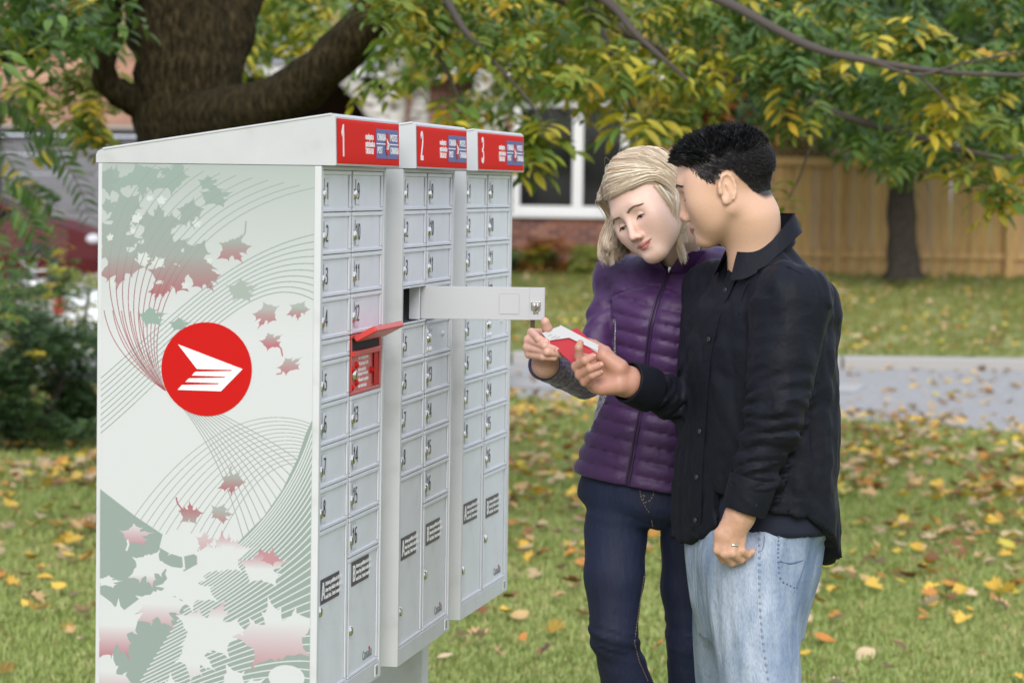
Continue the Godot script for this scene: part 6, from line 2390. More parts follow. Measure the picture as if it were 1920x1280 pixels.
			# drag lines from the shoulder to the belly, and soft vertical folds lower down
			var low := smoothstep(.12, -.12, q.y)
			d += nz2.get_noise_3d(q.x * 7.0 + q.y * 3.0, q.y * 3.2 - q.z * 4.0, q.z * 7.0) * .0085 * (1.0 - 0.5 * low)
			d += nz2.get_noise_3d(q.x * 10.0, q.y * 1.6, q.z * 10.0 + 7.0) * .009 * low
			d += nz.get_noise_3d(q.x * 22.0, q.y * 16.0, q.z * 22.0) * .0022
		return d
	sf.has_cut = true
	var wdir_l := (wr_l - el_l).normalized()
	var wdir_r := (wr_r - el_r).normalized()
	sf.cut = func(p: Vector3) -> float:
		var q := finv * p
		var d := -1.0
		d = maxf(d, (p - wr_l).dot(wdir_l) - .004 if p.distance_to(wr_l) < .12 else -1.0)
		d = maxf(d, (p - wr_r).dot(wdir_r) - .004 if p.distance_to(wr_r) < .12 else -1.0)
		return d
	man.sf = sf
	man.wrists = [wr_l, wdir_l, wr_r, wdir_r]
	sp = span(sf, .02)
	man.shirt = Job.new().start([[sf, sp[0], sp[1], .0052]])
	# trousers
	var jf := Field.new()
	jf.loft(make_loft(fr, [[-.42, 0, .008, .120, .100], [-.35, 0, .010, .138, .112], [-.26, .002, .004, .158, .122], [-.196, .004, -.003, .176, .126]], 2.2))
	jf.cap(hip_l, kn_l, .094, .080, .04)
	jf.cap(kn_l, an_l, .080, .078, .01)
	jf.cap(hip_r, kn_r, .106, .078, .003)
	jf.cap(kn_r, an_r, .078, .078, .003)
	jf.has_disp = true
	jf.disp_max = .02
	jf.disp = func(p: Vector3) -> float:
		var q := finv * p
		return nz2.get_noise_3d(p.x * 6.5 + p.y * 1.6, p.y * 1.1, p.z * 6.5) * .009 + nz.get_noise_3d(p.x * 14.0, p.y * 4.0, p.z * 14.0) * .003
	var seam_x := [at(1424, 990, 5.5).x, at(1428, 1280, 5.5).x]
	jf.col = func(p: Vector3, n: Vector3) -> Color:
		var base := Color(0.19, 0.26, 0.38)
		var fade := Color(0.47, 0.53, 0.62)
		var q := finv * p
		var k := clampf(0.40 + 0.6 * nz.get_noise_3d(p.x * 7.0, p.y * 3.5, p.z * 7.0) + 0.45 * nz.get_noise_3d(p.x * 30.0, p.y * 9.0, p.z * 30.0) + 0.25 * clampf(q.z * 6.0, -1, 1), 0, 1)
		return base.lerp(fade, k)
	man.jf = jf
	sp = span(jf, .015)
	man.jeans = Job.new().start([[jf, sp[0], sp[1], .0068]])
	man.joints = [an_l, an_r]

func man_hairline(q: Vector3) -> float:       # above 0 where hair grows; q in head axes
	var ax := absf(q.x)
	var front := .062 - .25 * maxf(ax - .035, 0.0)          # forehead
	var d := 1.0
	if q.z > .0:
		var side_y := lerpf(.008, front, smoothstep(.012, .066, q.z))
		d = (q.y - side_y) / .010
	else:
		var nape := lerpf(.016, -.064, smoothstep(-.012, -.078, q.z))
		d = (q.y - nape - .008) / .014
	return clampf(d, 0.0, 1.0)

func finish_man():
	var o: Dictionary = man.o
	var b: Basis = man.b
	var hc: Vector3 = man.hc
	var hf: Field = man.hf
	var p := put("person", man.body.done(), M.skin_v)
	tag(p, "man in black shirt and faded jeans, head bowed, holding a red envelope", "person")
	eyes(p, o, hf, b, hc)
	# hair: short and flat at the sides, in spiky tufts on top
	rng.seed = 99
	var hg := G.new()
	var inv := Transform3D(b, hc)
	var home := inv.affine_inverse()
	var rad := Vector3(.079, .072, .097)
	var n := 0
	var tries := 0
	while n < 7000 and tries < 60000:
		tries += 1
		var d := Vector3(rng.randfn(), rng.randfn(), rng.randfn()).normalized()
		var q := Vector3(0, .032, -.012) + d * rad
		if d.y < -.75 or d.z > .86 or d.x < -.55:
			continue
		var h := man_hairline(q)
		if h < 0.3 or rng.randf() > h + 0.1:
			continue
		var top := smoothstep(.052, .084, q.y)
		if rng.randf() < top:
			continue
		if absf(q.x) > .05 and absf(q.y + .008) < .036 and absf(q.z + .006) < .021:
			continue
		var nn := (d / rad).normalized()
		if q.y < .060:
			q = home * hf.touch(inv * (q + nn * .016), -(b * nn).normalized(), .06)
		var len := .0105 * rng.randf_range(0.6, 1.2) * (0.6 if q.y < .0 else 1.0)
		var dirn := (Vector3(rng.randfn() * .12, -.55 - .4 * smoothstep(.0, .06, q.z), -.70 + 1.0 * smoothstep(.02, .07, q.z)) + nn * .28 + Vector3(rng.randfn(), rng.randfn(), rng.randfn()) * .12).normalized()
		var sh := rng.randf_range(0.6, 1.5)
		hg.col = Color(0.0125, 0.0115, 0.0120) * sh
		if q.z > .015 and rng.randf() < 0.35:
			hg.col = Color(0.040, 0.030, 0.024)
		var s0 := q - nn * .001
		hg.tube([inv * s0, inv * (s0 + dirn * len * .5 + nn * .001), inv * (s0 + dirn * len)], [.0009, .0009, .0002], 3, false)
		n += 1
	for i in 1400:
		var d := Vector3(rng.randfn() * .8, absf(rng.randfn()) + .25, rng.randfn()).normalized()
		var q := Vector3(0, .032, -.012) + d * rad
		if q.y < .054 or man_hairline(q) < .6:
			continue
		var nn := (d / rad).normalized()
		var fore := smoothstep(-.03, .07, q.z)
		var len := lerpf(.016, .030, fore) * rng.randf_range(0.75, 1.2) * lerpf(.7, 1.0, smoothstep(.052, .09, q.y))
		var dirn := (nn * lerpf(.55, .36, fore) + Vector3(rng.randf_range(-.5, .5), .20, lerpf(-.25, .85, fore) + rng.randf_range(-.25, .25))).normalized()
		var tip := q + dirn * len
		var sh := rng.randf_range(0.6, 1.35)
		for k in 9:
			var r0 := Vector3(rng.randfn(), rng.randfn(), rng.randfn()) * .0042
			var s0 := q + r0 - nn * nn.dot(r0) - nn * .003
			var e := tip + r0 * .30 + Vector3(rng.randfn(), rng.randfn(), rng.randfn()) * .0012
			hg.col = Color(0.0105, 0.0105, 0.0120) * sh * rng.randf_range(.7, 1.4)
			hg.tube([inv * s0, inv * (s0.lerp(e, .5) + nn * .002), inv * e], [.0011, .0010, .0002], 3, false)
	put("hair", hg, M.hair_v, p)
	# ring
	var rg := G.new()
	var fb := Basis(Quaternion(Vector3.UP, man.ring_d))
	rg.lathe([Vector2(.0092, -.0024), Vector2(.0108, -.0024), Vector2(.0112, 0), Vector2(.0108, .0024), Vector2(.0092, .0024)], Transform3D(fb, man.ring_a), 26)
	put("ring", rg, M.silver, p)
	# shirt with collar, cuffs, placket and buttons
	var sf: Field = man.sf
	var shirt := put("shirt", man.shirt.done(), M.shirt, p)
	var fr: Transform3D = man.frame
	for k in 2:
		var w: Vector3 = man.wrists[k * 2]
		var d: Vector3 = man.wrists[k * 2 + 1]
		var r := .0405 if k == 0 else .039
		var c := G.new()
		var fb2 := Basis(Quaternion(Vector3.UP, d))
		var T := Transform3D(fb2, w - d * .052)
		c.lathe([Vector2(r + .004, 0.0), Vector2(r + .0062, .003), Vector2(r + .0055, .03), Vector2(r + .003, .064), Vector2(r + .001, .0665), Vector2(r - .003, .065), Vector2(r - .003, .02)], T, 36)
		for i in c.v.size():
			c.v[i] += c.n[i] * nz.get_noise_3dv(c.v[i] * 25.0) * .002
		put("cuff", c, M.shirt, shirt)
		var bt := G.new()
		for j in 2:
			var ctr: Vector3 = (at(1170, 699, 5.5) if k == 1 else at(1428, 962, 5.3)) if j == 0 else (at(1196, 741, 5.5) if k == 1 else at(1432, 945, 5.3))
			ctr = sf.touch(ctr, Vector3(0, 0, -1), 0.5)
			bt.lathe([Vector2(.0045, 0), Vector2(.0045, .0015), Vector2(.0035, .0022), Vector2(.001, .0014), Vector2(0, .0014)], Transform3D(Basis(Quaternion(Vector3.UP, Vector3(-.1, 0, 1).normalized())), ctr + Vector3(0, 0, .004)), 12)
		put("button", bt, M.button, shirt)
	# collar: a folded leaf round the neck
	var coll := G.new()
	var ring := func(th: float, v: float, out: float) -> Vector3:
		# th 0 at the throat, v 0 at the fold, 1 at the leaf's edge
		var back := 0.5 - 0.5 * cos(th)
		var rx := lerpf(.061, .077, v) + out
		var rz := lerpf(.062, .079, v) + out
		var fold := lerpf(.350, .424, smoothstep(0.10, 0.95, back))
		var drop := lerpf(.058, .036, smoothstep(0.0, 0.5, back)) * v
		var zc := lerpf(.006, -.008, back) + .012 * v * (1.0 - back)
		return fr * Vector3(sin(th) * rx, fold - drop, zc + cos(th) * rz)
	for side in 2:
		var o2 := .0016 if side == 0 else -.0012
		coll.grid(func(u: float, v: float) -> Vector3:
			var uu := u if side == 0 else 1.0 - u
			var th := lerpf(0.42 - 0.10 * v, TAU - 0.42 + 0.10 * v, uu)
			return ring.call(th, 1.0 - v, o2), 64, 10)
	put("collar", coll, M.shirt, shirt)
	var stand := G.new()
	stand.grid(func(u: float, v: float) -> Vector3:
		var th := lerpf(0.30, TAU - 0.30, u)
		var back := 0.5 - 0.5 * cos(th)
		var fold := lerpf(.348, .421, smoothstep(0.10, 0.95, back))
		return fr * Vector3(sin(th) * (.0595 + .006 * (1.0 - v)), fold - .055 * (1.0 - v), lerpf(.006, -.008, back) + cos(th) * (.0605 + .006 * (1.0 - v))), 60, 6)
	put("collar_stand", stand, M.shirt, shirt)
	# placket
	var pk := G.new()
	var rows := []
	for i in 60:
		var y := lerpf(.315, -.222, i / 59.0)
		var row := []
		for x in [-.016, .016]:
			var from := fr * Vector3(x, y, .32)
			row.append(sf.touch(from, -fr.basis.z, .4) + fr.basis.z * .0006)
		rows.append(row)
	var plain := rows.duplicate(true)
	for i in range(3, 57):
		for k in 2:
			var sum := Vector3.ZERO
			for j in range(-3, 4):
				sum += plain[i + j][k]
			rows[i][k] = sum / 7.0 + fr.basis.z * .0008
	for i in 59:
		var e := fr.basis.z * .0012
		pk.quad(rows[i + 1][0] + e, rows[i + 1][1] + e, rows[i][1] + e, rows[i][0] + e)
		pk.quad(rows[i + 1][1] + e, rows[i + 1][1] - e, rows[i][1] - e, rows[i][1] + e)
		pk.quad(rows[i + 1][0] - e, rows[i + 1][0] + e, rows[i][0] + e, rows[i][0] - e)
	put("placket", pk, M.shirt, shirt)
	for y in [.272, .175, .085, -.005, -.095, -.18]:
		var bt := G.new()
		var q := sf.touch(fr * Vector3(0, y, .32), -fr.basis.z, .4) + fr.basis.z * .003
		bt.lathe([Vector2(.0052, 0), Vector2(.0052, .0015), Vector2(.004, .0024), Vector2(.0015, .0016), Vector2(0, .0016)], Transform3D(fr.basis * Basis(Vector3.RIGHT, PI / 2), q), 14)
		put("button", bt, M.button, shirt)
	# seams of the near shoulder
	var sm := G.new()
	var pts := []
	for e in [[1386, 590], [1390, 560], [1402, 530], [1420, 508], [1446, 497], [1478, 500], [1508, 514]]:
		pts.append(sf.touch(at(e[0], e[1], 5.2), (at(e[0], e[1], 6.0) - at(e[0], e[1], 5.2)).normalized(), .8) + Vector3(0, 0, .0004))
	strand(sm, pts, .0016, 6, 30)
	put("seam", sm, M.shirt, shirt)
	# undershirt
	var un := Field.new()
	un.loft(make_loft(fr, [[-.202, .004, -.004, .181, .130], [-.14, .004, -.003, .178, .124], [-.09, .004, -.002, .165, .11]], 2.2))
	var ug := G.new()
	var sp := span(un)
	un.mesh_into(ug, sp[0], sp[1], .009)
	put("undershirt", ug, M.undershirt, p)
	# jeans
	var jf: Field = man.jf
	var je := put("jeans", man.jeans.done(), M.denim_light, p)
	var seam := func(px: Array, m: Material, r: float, dash := 0.0):
		var g := G.new()
		var line := []
		for e in px:
			line.append(jf.touch(at(e[0], e[1], 5.2), (at(e[0], e[1], 6.0) - at(e[0], e[1], 5.2)).normalized(), .9))
		if dash <= 0.0:
			strand(g, line, r, 5, 4 * px.size())
		else:
			for i in line.size() - 1:
				var a: Vector3 = line[i]
				var c: Vector3 = line[i + 1]
				var cnt := int(a.distance_to(c) / dash)
				for k in cnt:
					var t := (k + 0.5) / cnt
					var q := jf.touch(a.lerp(c, t) + Vector3(0, 0, .1), Vector3(0, 0, -1), .2)
					var hf2 := (c - a).normalized() * dash * rng.randf_range(.22, .36)
					g.tube([q - hf2, q, q + hf2], [.0006, r * rng.randf_range(.8, 1.3), .0006], 5)
		put("seam", g, m, je)
	seam.call([[1425, 992], [1424, 1040], [1424, 1100], [1426, 1150], [1430, 1200], [1436, 1240], [1441, 1279]], M.denim_mid, .0030, .012)
	seam.call([[1422, 992], [1421, 1040], [1421, 1100], [1423, 1150], [1427, 1200], [1433, 1240], [1438, 1279]], M.thread_pale, .0007)
	seam.call([[1459, 992], [1459, 1040], [1461, 1078], [1466, 1090], [1493, 1103]], M.denim_seam, .0024, .009)
	seam.call([[1462, 1052], [1480, 1056], [1500, 1052], [1516, 1047]], M.denim_seam, .0019)
	seam.call([[1494, 1102], [1503, 1078], [1512, 1050]], M.denim_seam, .0018)
	seam.call([[1430, 992], [1434, 1010], [1430, 1030], [1424, 1034]], M.denim_mid, .0014)
	# shoes, below the picture
	for an in man.joints:
		var s := Field.new()
		var a: Vector3 = an
		a.y = .05
		var fd := Vector3(-.9, 0, .35).normalized()
		s.cap(a, a + fd * .17 - Vector3(0, .012, 0), .048, .040, .02)
		s.cap(a - fd * .05, a + Vector3(0, .05, 0), .045, .045, .03)
		var g := G.new()
		var q := span(s)
		s.mesh_into(g, Vector3(q[0].x, .0, q[0].z), q[1], .009)
		put("shoe", g, M.shoe, p)

# ------------------------------------------------ the woman
func start_woman():
	var o := {"s": .905, "wide": .97, "jaw": -.010, "jaw_r": .92, "eye": -.006, "nose": .003, "nose_w": .85, "mouth": -.068, "smile": .0035, "ears": false,
		"skin": Color(0.78, 0.55, 0.455), "blush": Color(0.78, 0.43, 0.36), "lip": Color(0.58, 0.22, 0.21), "iris": Color(0.05, 0.05, 0.045), "gaze": Vector3(-.22, -.42, 1), "lid": .04, "lid_low": -.52, "lash": .0010, "brow_y": .0130, "brow_w": .65}
	o.brow_m = M.brow_brown
	woman.o = o
	W_HEAD = turned(-43.0, -4.0, 34.0)
	var b: Basis = W_HEAD * o.s
	var hc := at(1219.5, 391, 5.92)
	woman.b = b
	woman.hc = hc
	var nb := at(1270, 500, 6.06)
	var hf := head_field(o, b, hc, [[hc + b * Vector3(0, -.03, -.035), .047], [hc + b * Vector3(0, -.070, -.052), .044], [nb, .047]])
	woman.hf = hf
	var inv := Transform3D(b, hc).affine_inverse()
	hf.col = func(p: Vector3, n: Vector3) -> Color: return skin_colour(o, inv * p)
	var list := [[hf, hc - Vector3(.14, .22, .2), hc + Vector3(.16, .14, .17), .0026]]
	# right hand on the mail
	var rh := Field.new()
	var z := 5.70
	var w := at(1022, 683, z + .055)
	hand(rh, [[w, at(1030, 629, z + .055), .020, .011], [w, at(1022, 640, z + .06), .021, .012], [w, at(1016, 653, z + .058), .021, .012], [w, at(1012, 664, z + .050), .020, .011], [at(1045, 692, 5.832), w, .022, .020], [at(1030, 660, z + .05), at(1032, 632, z + .045), .018, .013]],
		[[[at(1028, 626, z + .052), at(996.5, 623, z + .022), at(1010, 635, z - .012), at(1026, 641, z - .012)], [.0094, .0084, .0075, .0064]],
		[[at(1020, 640, z + .058), at(990, 637, z + .018), at(1021, 648, z - .020), at(1047, 657, z - .014)], [.0095, .0085, .0076, .0064]],
		[[at(1014, 653, z + .056), at(988, 651, z + .016), at(1026, 660, z - .022), at(1055, 665, z - .006)], [.0093, .0082, .0073, .0062]],
		[[at(1010, 664, z + .048), at(992, 664, z + .018), at(1018, 669, z - .014), at(1040, 671, z - .010)], [.0090, .0082, .0072, .0062]],
		[[at(1034, 655, z + .045), at(1029, 630, z + .024), at(1025.5, 614, z + .006), at(1022, 603, z - .002)], [.0135, .0112, .0102, .0088]]])
	var nails := [[at(1023.5, 639, z - .0185), .0046], [at(1045, 656, z - .021), .0048], [at(1055, 664, z - .014), .0042]]
	rh.col = func(p: Vector3, n: Vector3) -> Color: return nail_colour(Color(0.66, 0.42, 0.33).lerp(Color(0.62, 0.28, 0.22), 0.25 + 0.3 * nz.get_noise_3dv(p * 55.0)), p, nails)
	var sp := span(rh)
	list.append([rh, sp[0], sp[1], .0022])
	var fr := Transform3D(Basis(Vector3.BACK, deg_to_rad(-8.4)) * Basis(Vector3.UP, deg_to_rad(-20.0)), at(1222, 800, 6.04))
	woman.frame = fr
	var finv := fr.affine_inverse()
	var sh_r := at(1155, 528, 6.07)
	var el_r := at(1098, 713, 5.965)
	var wr_r := at(1019, 682, 5.768)
	var sh_l := at(1346, 520, 5.99)
	var el_l := at(1352, 720, 6.07)
	var wr_l := at(1330, 860, 6.0)
	var hip_r := at(1155, 985, 6.03)
	var th_r := at(1152, 1080, 6.0)
	var kn_r := at(1152, 1190, 5.98)
	var ca_r := at(1180, 1300, 6.02)
	var an_r := at(1245, 1690, 6.09)
	var hip_l := at(1290, 985, 6.03)
	var th_l := at(1291, 1100, 6.03)
	var kn_l := at(1294, 1200, 6.02)
	var ca_l := at(1300, 1310, 6.05)
	var an_l := at(1312, 1690, 6.1)
	var bf := Field.new()
	bf.loft(make_loft(fr, [[-.15, 0, 0, .095, .07], [0, 0, 0, .095, .075], [.2, 0, -.01, .105, .085], [.31, 0, -.02, .10, .06], [.35, 0, -.02, .05, .05]]))
	for c in [[sh_r, el_r, .026, .024], [el_r, w, .024, .02], [sh_l, el_l, .03, .028], [el_l, wr_l, .032, .022], [hip_r, kn_r, .045, .035], [kn_r, an_r, .035, .027], [hip_l, kn_l, .04, .035], [kn_l, an_l, .035, .027]]:
		bf.cap(c[0], c[1], c[2], c[3], .012)
	bf.ell(wr_l + Vector3(-.005, -.05, .01), Vector3(.028, .05, .02), .02)
	bf.col = func(p: Vector3, n: Vector3) -> Color: return o.skin
	sp = span(bf)
	list.append([bf, sp[0], sp[1], .012])
	woman.body = Job.new().start(list)
	# quilted jacket with knitted side panels and forearms
	var jf := Field.new()
	jf.loft(make_loft(fr, [[-.124, -.004, 0, .138, .108], [-.067, -.002, 0, .131, .104], [-.017, 0, 0, .124, .101], [.067, 0, .002, .114, .097], [.157, .002, .006, .121, .110], [.224, .003, .006, .132, .118], [.275, .002, -.004, .142, .106], [.315, 0, -.014, .138, .086], [.342, 0, -.02, .105, .072], [.362, 0, -.02, .078, .066]], 2.2))
	jf.ell(sh_r, Vector3(.050, .056, .052), .045)
	jf.cap(sh_r, el_r, .040, .033, .007)
	jf.cap(el_r, wr_r, .041, .031, .012)
	jf.ell(sh_l, Vector3(.058, .062, .06), .045)
	jf.cap(sh_l, el_l, .056, .048, .012)
	jf.cap(el_l, wr_l, .045, .034, .012)
	var knit := func(p: Vector3) -> bool:
		var t2 := clampf((p - el_r).dot(wr_r - el_r) / (wr_r - el_r).length_squared(), 0.0, 1.0)
		var df := p.distance_to(el_r.lerp(wr_r, t2)) - lerpf(.041, .031, t2)
		var t1 := clampf((p - sh_r).dot(el_r - sh_r) / (el_r - sh_r).length_squared(), 0.0, 1.0)
		var du := p.distance_to(sh_r.lerp(el_r, t1)) - lerpf(.040, .033, t1)
		if df < .012 and df < du + .002 and t2 > 0.03:
			return true
		if du < .003:
			return false
		var q := finv * p
		if q.y > .215 or q.y < -.03:
			return false
		var xb := -.078
		if q.y > .16:
			xb = lerpf(-.078, -.086, (q.y - .16) / .11)
		elif q.y < .07:
			xb = lerpf(-.116, -.078, (q.y + .03) / .10)
		return q.x < xb
	jf.has_disp = true
	jf.disp_max = .012
	jf.disp = func(p: Vector3) -> float:
		var q := finv * p
		var t2 := clampf((p - el_r).dot(wr_r - el_r) / (wr_r - el_r).length_squared(), 0.0, 1.0)
		var df := p.distance_to(el_r.lerp(wr_r, t2)) - .036
		var t1 := clampf((p - sh_r).dot(el_r - sh_r) / (el_r - sh_r).length_squared(), 0.0, 1.0)
		var du := p.distance_to(sh_r.lerp(el_r, t1)) - .036
		if df < .014 and df < du:
			return nz2.get_noise_3d(t2 * 7.0 + p.x * 6.0, p.y * 5.0, p.z * 3.0) * .0035
		var arm := nz2.get_noise_3d(t1 * 3.6 + p.x * 8.0, p.x * 4.0, p.z * 8.0) * .006 + nz.get_noise_3d(p.x * 14.0, p.y * 12.0, p.z * 14.0) * .003
		var share := smoothstep(.003, .024, du)
		if share <= 0.0:
			return arm
		var yoke := .292 - 3.2 * q.x * q.x
		if q.y < yoke and not knit.call(p):
			var s := fposmod(q.y + .006 * sin(q.x * 9.0), .0318) / .0318
			var bulge := pow(maxf(sin(s * PI), 0.0), 0.42)
			var pk := nz.get_noise_3d(q.x * 70.0, q.y * 10.0, q.z * 40.0) * (1.0 - bulge)
			var mid := exp(-(q.x / .012) ** 2)
			return lerpf(arm, -.0088 * bulge * (1.0 - 0.8 * mid) + .0022 * pk + nz.get_noise_3d(q.x * 16.0, q.y * 22.0, q.z * 16.0) * .0018, share)
		if q.y >= yoke and q.y < yoke + .006:
			return lerpf(arm, .001, share)
		return lerpf(arm, -.003, share) + share * nz2.get_noise_3d(q.x * 7.0 + q.y * 8.0, q.y * 8.0, q.z * 7.0) * .004
	jf.has_cut = true
	var wd := (wr_r - el_r).normalized()
	jf.cut = func(p: Vector3) -> float:
		var q := finv * p
		var d := -.122 - q.y if p.distance_to(wr_r) > .2 and p.distance_to(wr_l) > .12 else -1.0
		if p.distance_to(wr_r) < .12:
			d = maxf(d, (p - wr_r).dot(wd) - .004)
		return d
	jf.col = func(p: Vector3, n: Vector3) -> Color:
		if knit.call(p):
			var q := finv * p
			var rows := sin(q.y * 900.0 + 3.0 * nz.get_noise_3dv(p * 40.0))
			var t2 := clampf((p - el_r).dot(wr_r - el_r) / (wr_r - el_r).length_squared(), 0.0, 1.0)
			var df := p.distance_to(el_r.lerp(wr_r, t2))
			var k := clampf(0.5 + 0.9 * nz.get_noise_3d(p.x * 90.0, p.y * 260.0, p.z * 90.0) + 0.18 * rows, 0.0, 1.0)
			if df < .06:
				k *= 0.75
			return Color(0.085, 0.058, 0.135).lerp(Color(0.50, 0.46, 0.55), k)
		return Color(0.058, 0.019, 0.088)
	woman.jf = jf
	woman.wr = [wr_r, wd]
	sp = span(jf, .015)
	woman.jacket = Job.new().start([[jf, sp[0], sp[1], .0046]])
	# dark jeans
	var tf := Field.new()
	tf.loft(make_loft(fr, [[-.205, .000, -.006, .085, .070], [-.175, -.002, -.006, .126, .097], [-.15, -.002, -.004, .132, .100], [-.10, -.002, 0, .124, .094]], 2.3))
	tf.cap(hip_r, th_r, .070, .060, .02)
	tf.cap(th_r, kn_r, .060, .0505, .02)
	tf.cap(kn_r, ca_r, .0505, .053, .02)
	tf.cap(ca_r, an_r, .052, .036, .02)
	tf.cap(hip_l, th_l, .060, .055, .010)
	tf.cap(th_l, kn_l, .055, .0500, .02)
	tf.cap(kn_l, ca_l, .050, .053, .02)
	tf.cap(ca_l, an_l, .052, .036, .02)
	tf.has_disp = true
	tf.disp_max = .008
	var ky := (kn_r.y + kn_l.y) * .5
	tf.disp = func(p: Vector3) -> float:
		var near_knee := exp(-pow((p.y - ky + .005) / .045, 2.0)) + 0.6 * exp(-pow((p.y - hip_r.y - .01) / .035, 2.0))
		return nz2.get_noise_3d(p.x * 4.0 + p.y * 9.0, p.y * 26.0 + p.x * 7.0, p.z * 4.0) * .0075 * near_knee + nz.get_noise_3d(p.x * 9.0, p.y * 7.0, p.z * 9.0) * .002
	tf.col = func(p: Vector3, n: Vector3) -> Color:
		var k := clampf(0.35 + 0.5 * nz.get_noise_3d(p.x * 6.0, p.y * 3.0, p.z * 6.0) + 0.25 * nz.get_noise_3d(p.x * 220.0, p.y * 12.0, p.z * 220.0), 0, 1)
		return Color(0.006, 0.010, 0.034).lerp(Color(0.015, 0.025, 0.078), k)
	woman.tf = tf
	sp = span(tf, .01)
	woman.jeans = Job.new().start([[tf, sp[0], sp[1], .0062]])
	woman.joints = [an_r, an_l]

func finish_woman():
	var o: Dictionary = woman.o
	var b: Basis = woman.b
	var hc: Vector3 = woman.hc
	var hf: Field = woman.hf
	var T := Transform3D(b, hc)
	var p := put("person", woman.body.done(), M.skin_v)
	tag(p, "blonde woman in purple quilted jacket and dark jeans, looking down at the mail", "person")
	eyes(p, o, hf, b, hc)
	woman_hair(p, T)
	var jf: Field = woman.jf
	var fr: Transform3D = woman.frame
	var jk := put("jacket", woman.jacket.done(), M.quilt, p)
	# zip
	var zg := G.new()
	var zp := []
	for i in 46:
		var y := lerpf(.336, -.118, i / 45.0)
		zp.append(jf.touch(fr * Vector3(.001, y, .3), -fr.basis.z, .4) + fr.basis.z * .0006)
	for s in [-1.0, 1.0]:
		var q := []
		for e in zp:
			q.append(e + fr.basis.x * .0032 * s)
		zg.tube(q, zp.map(func(_e): return .0026), 6)
	put("zip", zg, M.zip, jk)
	var tp := G.new()
	tp.xf = Transform3D(Basis(fr.basis.x, fr.basis.y, fr.basis.z), zp[0] + fr.basis.z * .004)
	tp.box(Vector3(-.0035, -.012, -.001), Vector3(.0035, .004, .002), .001)
	tp.box(Vector3(-.0028, -.028, .0005), Vector3(.0028, -.0125, .0025), .001)
	put("zip_pull", tp, M.silver, jk)
	# stand-up collar, open at the throat
	for side in 2:
		var cg := G.new()
		var o2 := .0028 if side == 0 else -.0028
		cg.grid(func(u: float, v: float) -> Vector3:
			var uu := u if side == 0 else 1.0 - u
			var th := lerpf(0.05, TAU - 0.05, uu)
			var back := 0.5 - 0.5 * cos(th)
			var rx := lerpf(.070, .080, v) + o2 + .004 * sin(v * PI)
			var rz := lerpf(.070, .076, v) + o2 + .004 * sin(v * PI)
			var open := exp(-pow(sin(th * .5) / .35, 2.0)) * signf(sin(th)) * .030 * v
			var y := lerpf(.330, .338, back) + v * lerpf(.048, .070, back)
			return fr * Vector3(sin(th) * rx + open, y, lerpf(.0, -.026, back) + cos(th) * rz + .012 * v), 60, 10)
		put("collar", cg, M.quilt_plain if side == 0 else M.lining, jk)
	# white stitching along the knitted panel
	var st := G.new()
	var line := []
	for i in 40:
		var y := lerpf(.21, -.028, i / 39.0)
		var xb := -.078
		if y > .16:
			xb = lerpf(-.078, -.086, (y - .16) / .11)
		elif y < .07:
			xb = lerpf(-.116, -.078, (y + .03) / .10)
		line.append(jf.touch(fr * Vector3(xb, y, .3), -fr.basis.z, .4))
	for i in 39:
		st.tube([line[i], line[i].lerp(line[i + 1], 0.6)], [.0011, .0011], 5)
	put("stitching", st, M.thread_pale, jk)
	var cf := G.new()
	var wr: Vector3 = woman.wr[0]
	var wd: Vector3 = woman.wr[1]
	cf.lathe([Vector2(.026, .005), Vector2(.0315, .0045), Vector2(.0333, .001), Vector2(.0333, -.008), Vector2(.030, -.012)], Transform3D(Basis(Quaternion(Vector3.UP, wd)), wr), 30)
	put("cuff", cf, M.knit_dark, jk)
	# jeans
	var tf: Field = woman.tf
	var je := put("jeans", woman.jeans.done(), M.denim_dark, p)
	for e in [[[[1222, 976], [1217, 1020], [1208, 1080], [1200, 1130], [1193, 1180], [1190, 1205], [1199, 1240], [1216, 1278]], .0007], [[[1226, 905], [1226, 925], [1220, 938], [1206, 943]], .0007], [[[1198, 908], [1203, 935], [1212, 953], [1219, 962]], .0006], [[[1201, 930], [1209, 928], [1205, 940]], .0008]]:
		var g := G.new()
		var ln := []
		for q in e[0]:
			ln.append(tf.touch(at(q[0], q[1], 5.6), (at(q[0], q[1], 6.4) - at(q[0], q[1], 5.6)).normalized(), .9))
		for i in ln.size() - 1:
			var n := maxi(2, int(ln[i].distance_to(ln[i + 1]) / .006))
			for k in n:
				var a: Vector3 = ln[i].lerp(ln[i + 1], float(k) / n)
				var c: Vector3 = ln[i].lerp(ln[i + 1], (k + .6) / n)
				a = tf.touch(a + Vector3(0, 0, .06), Vector3(0, 0, -1), .15)
				c = tf.touch(c + Vector3(0, 0, .06), Vector3(0, 0, -1), .15)
				g.tube([a, c], [e[1], e[1]], 4)
		put("stitching", g, M.thread_tan, je)
	for an in woman.joints:
		var s := Field.new()
		var a: Vector3 = an
		a.y = .045
		var fd := Vector3(-.3, 0, .95).normalized()
		s.cap(a, a + fd * .14 - Vector3(0, .012, 0), .038, .033, .02)
		s.cap(a - fd * .03, a + Vector3(0, .06, 0), .036, .036, .03)
		var g := G.new()
		var q := span(s)
		s.mesh_into(g, Vector3(q[0].x, .0, q[0].z), q[1], .009)
		put("shoe", g, M.shoe, p)

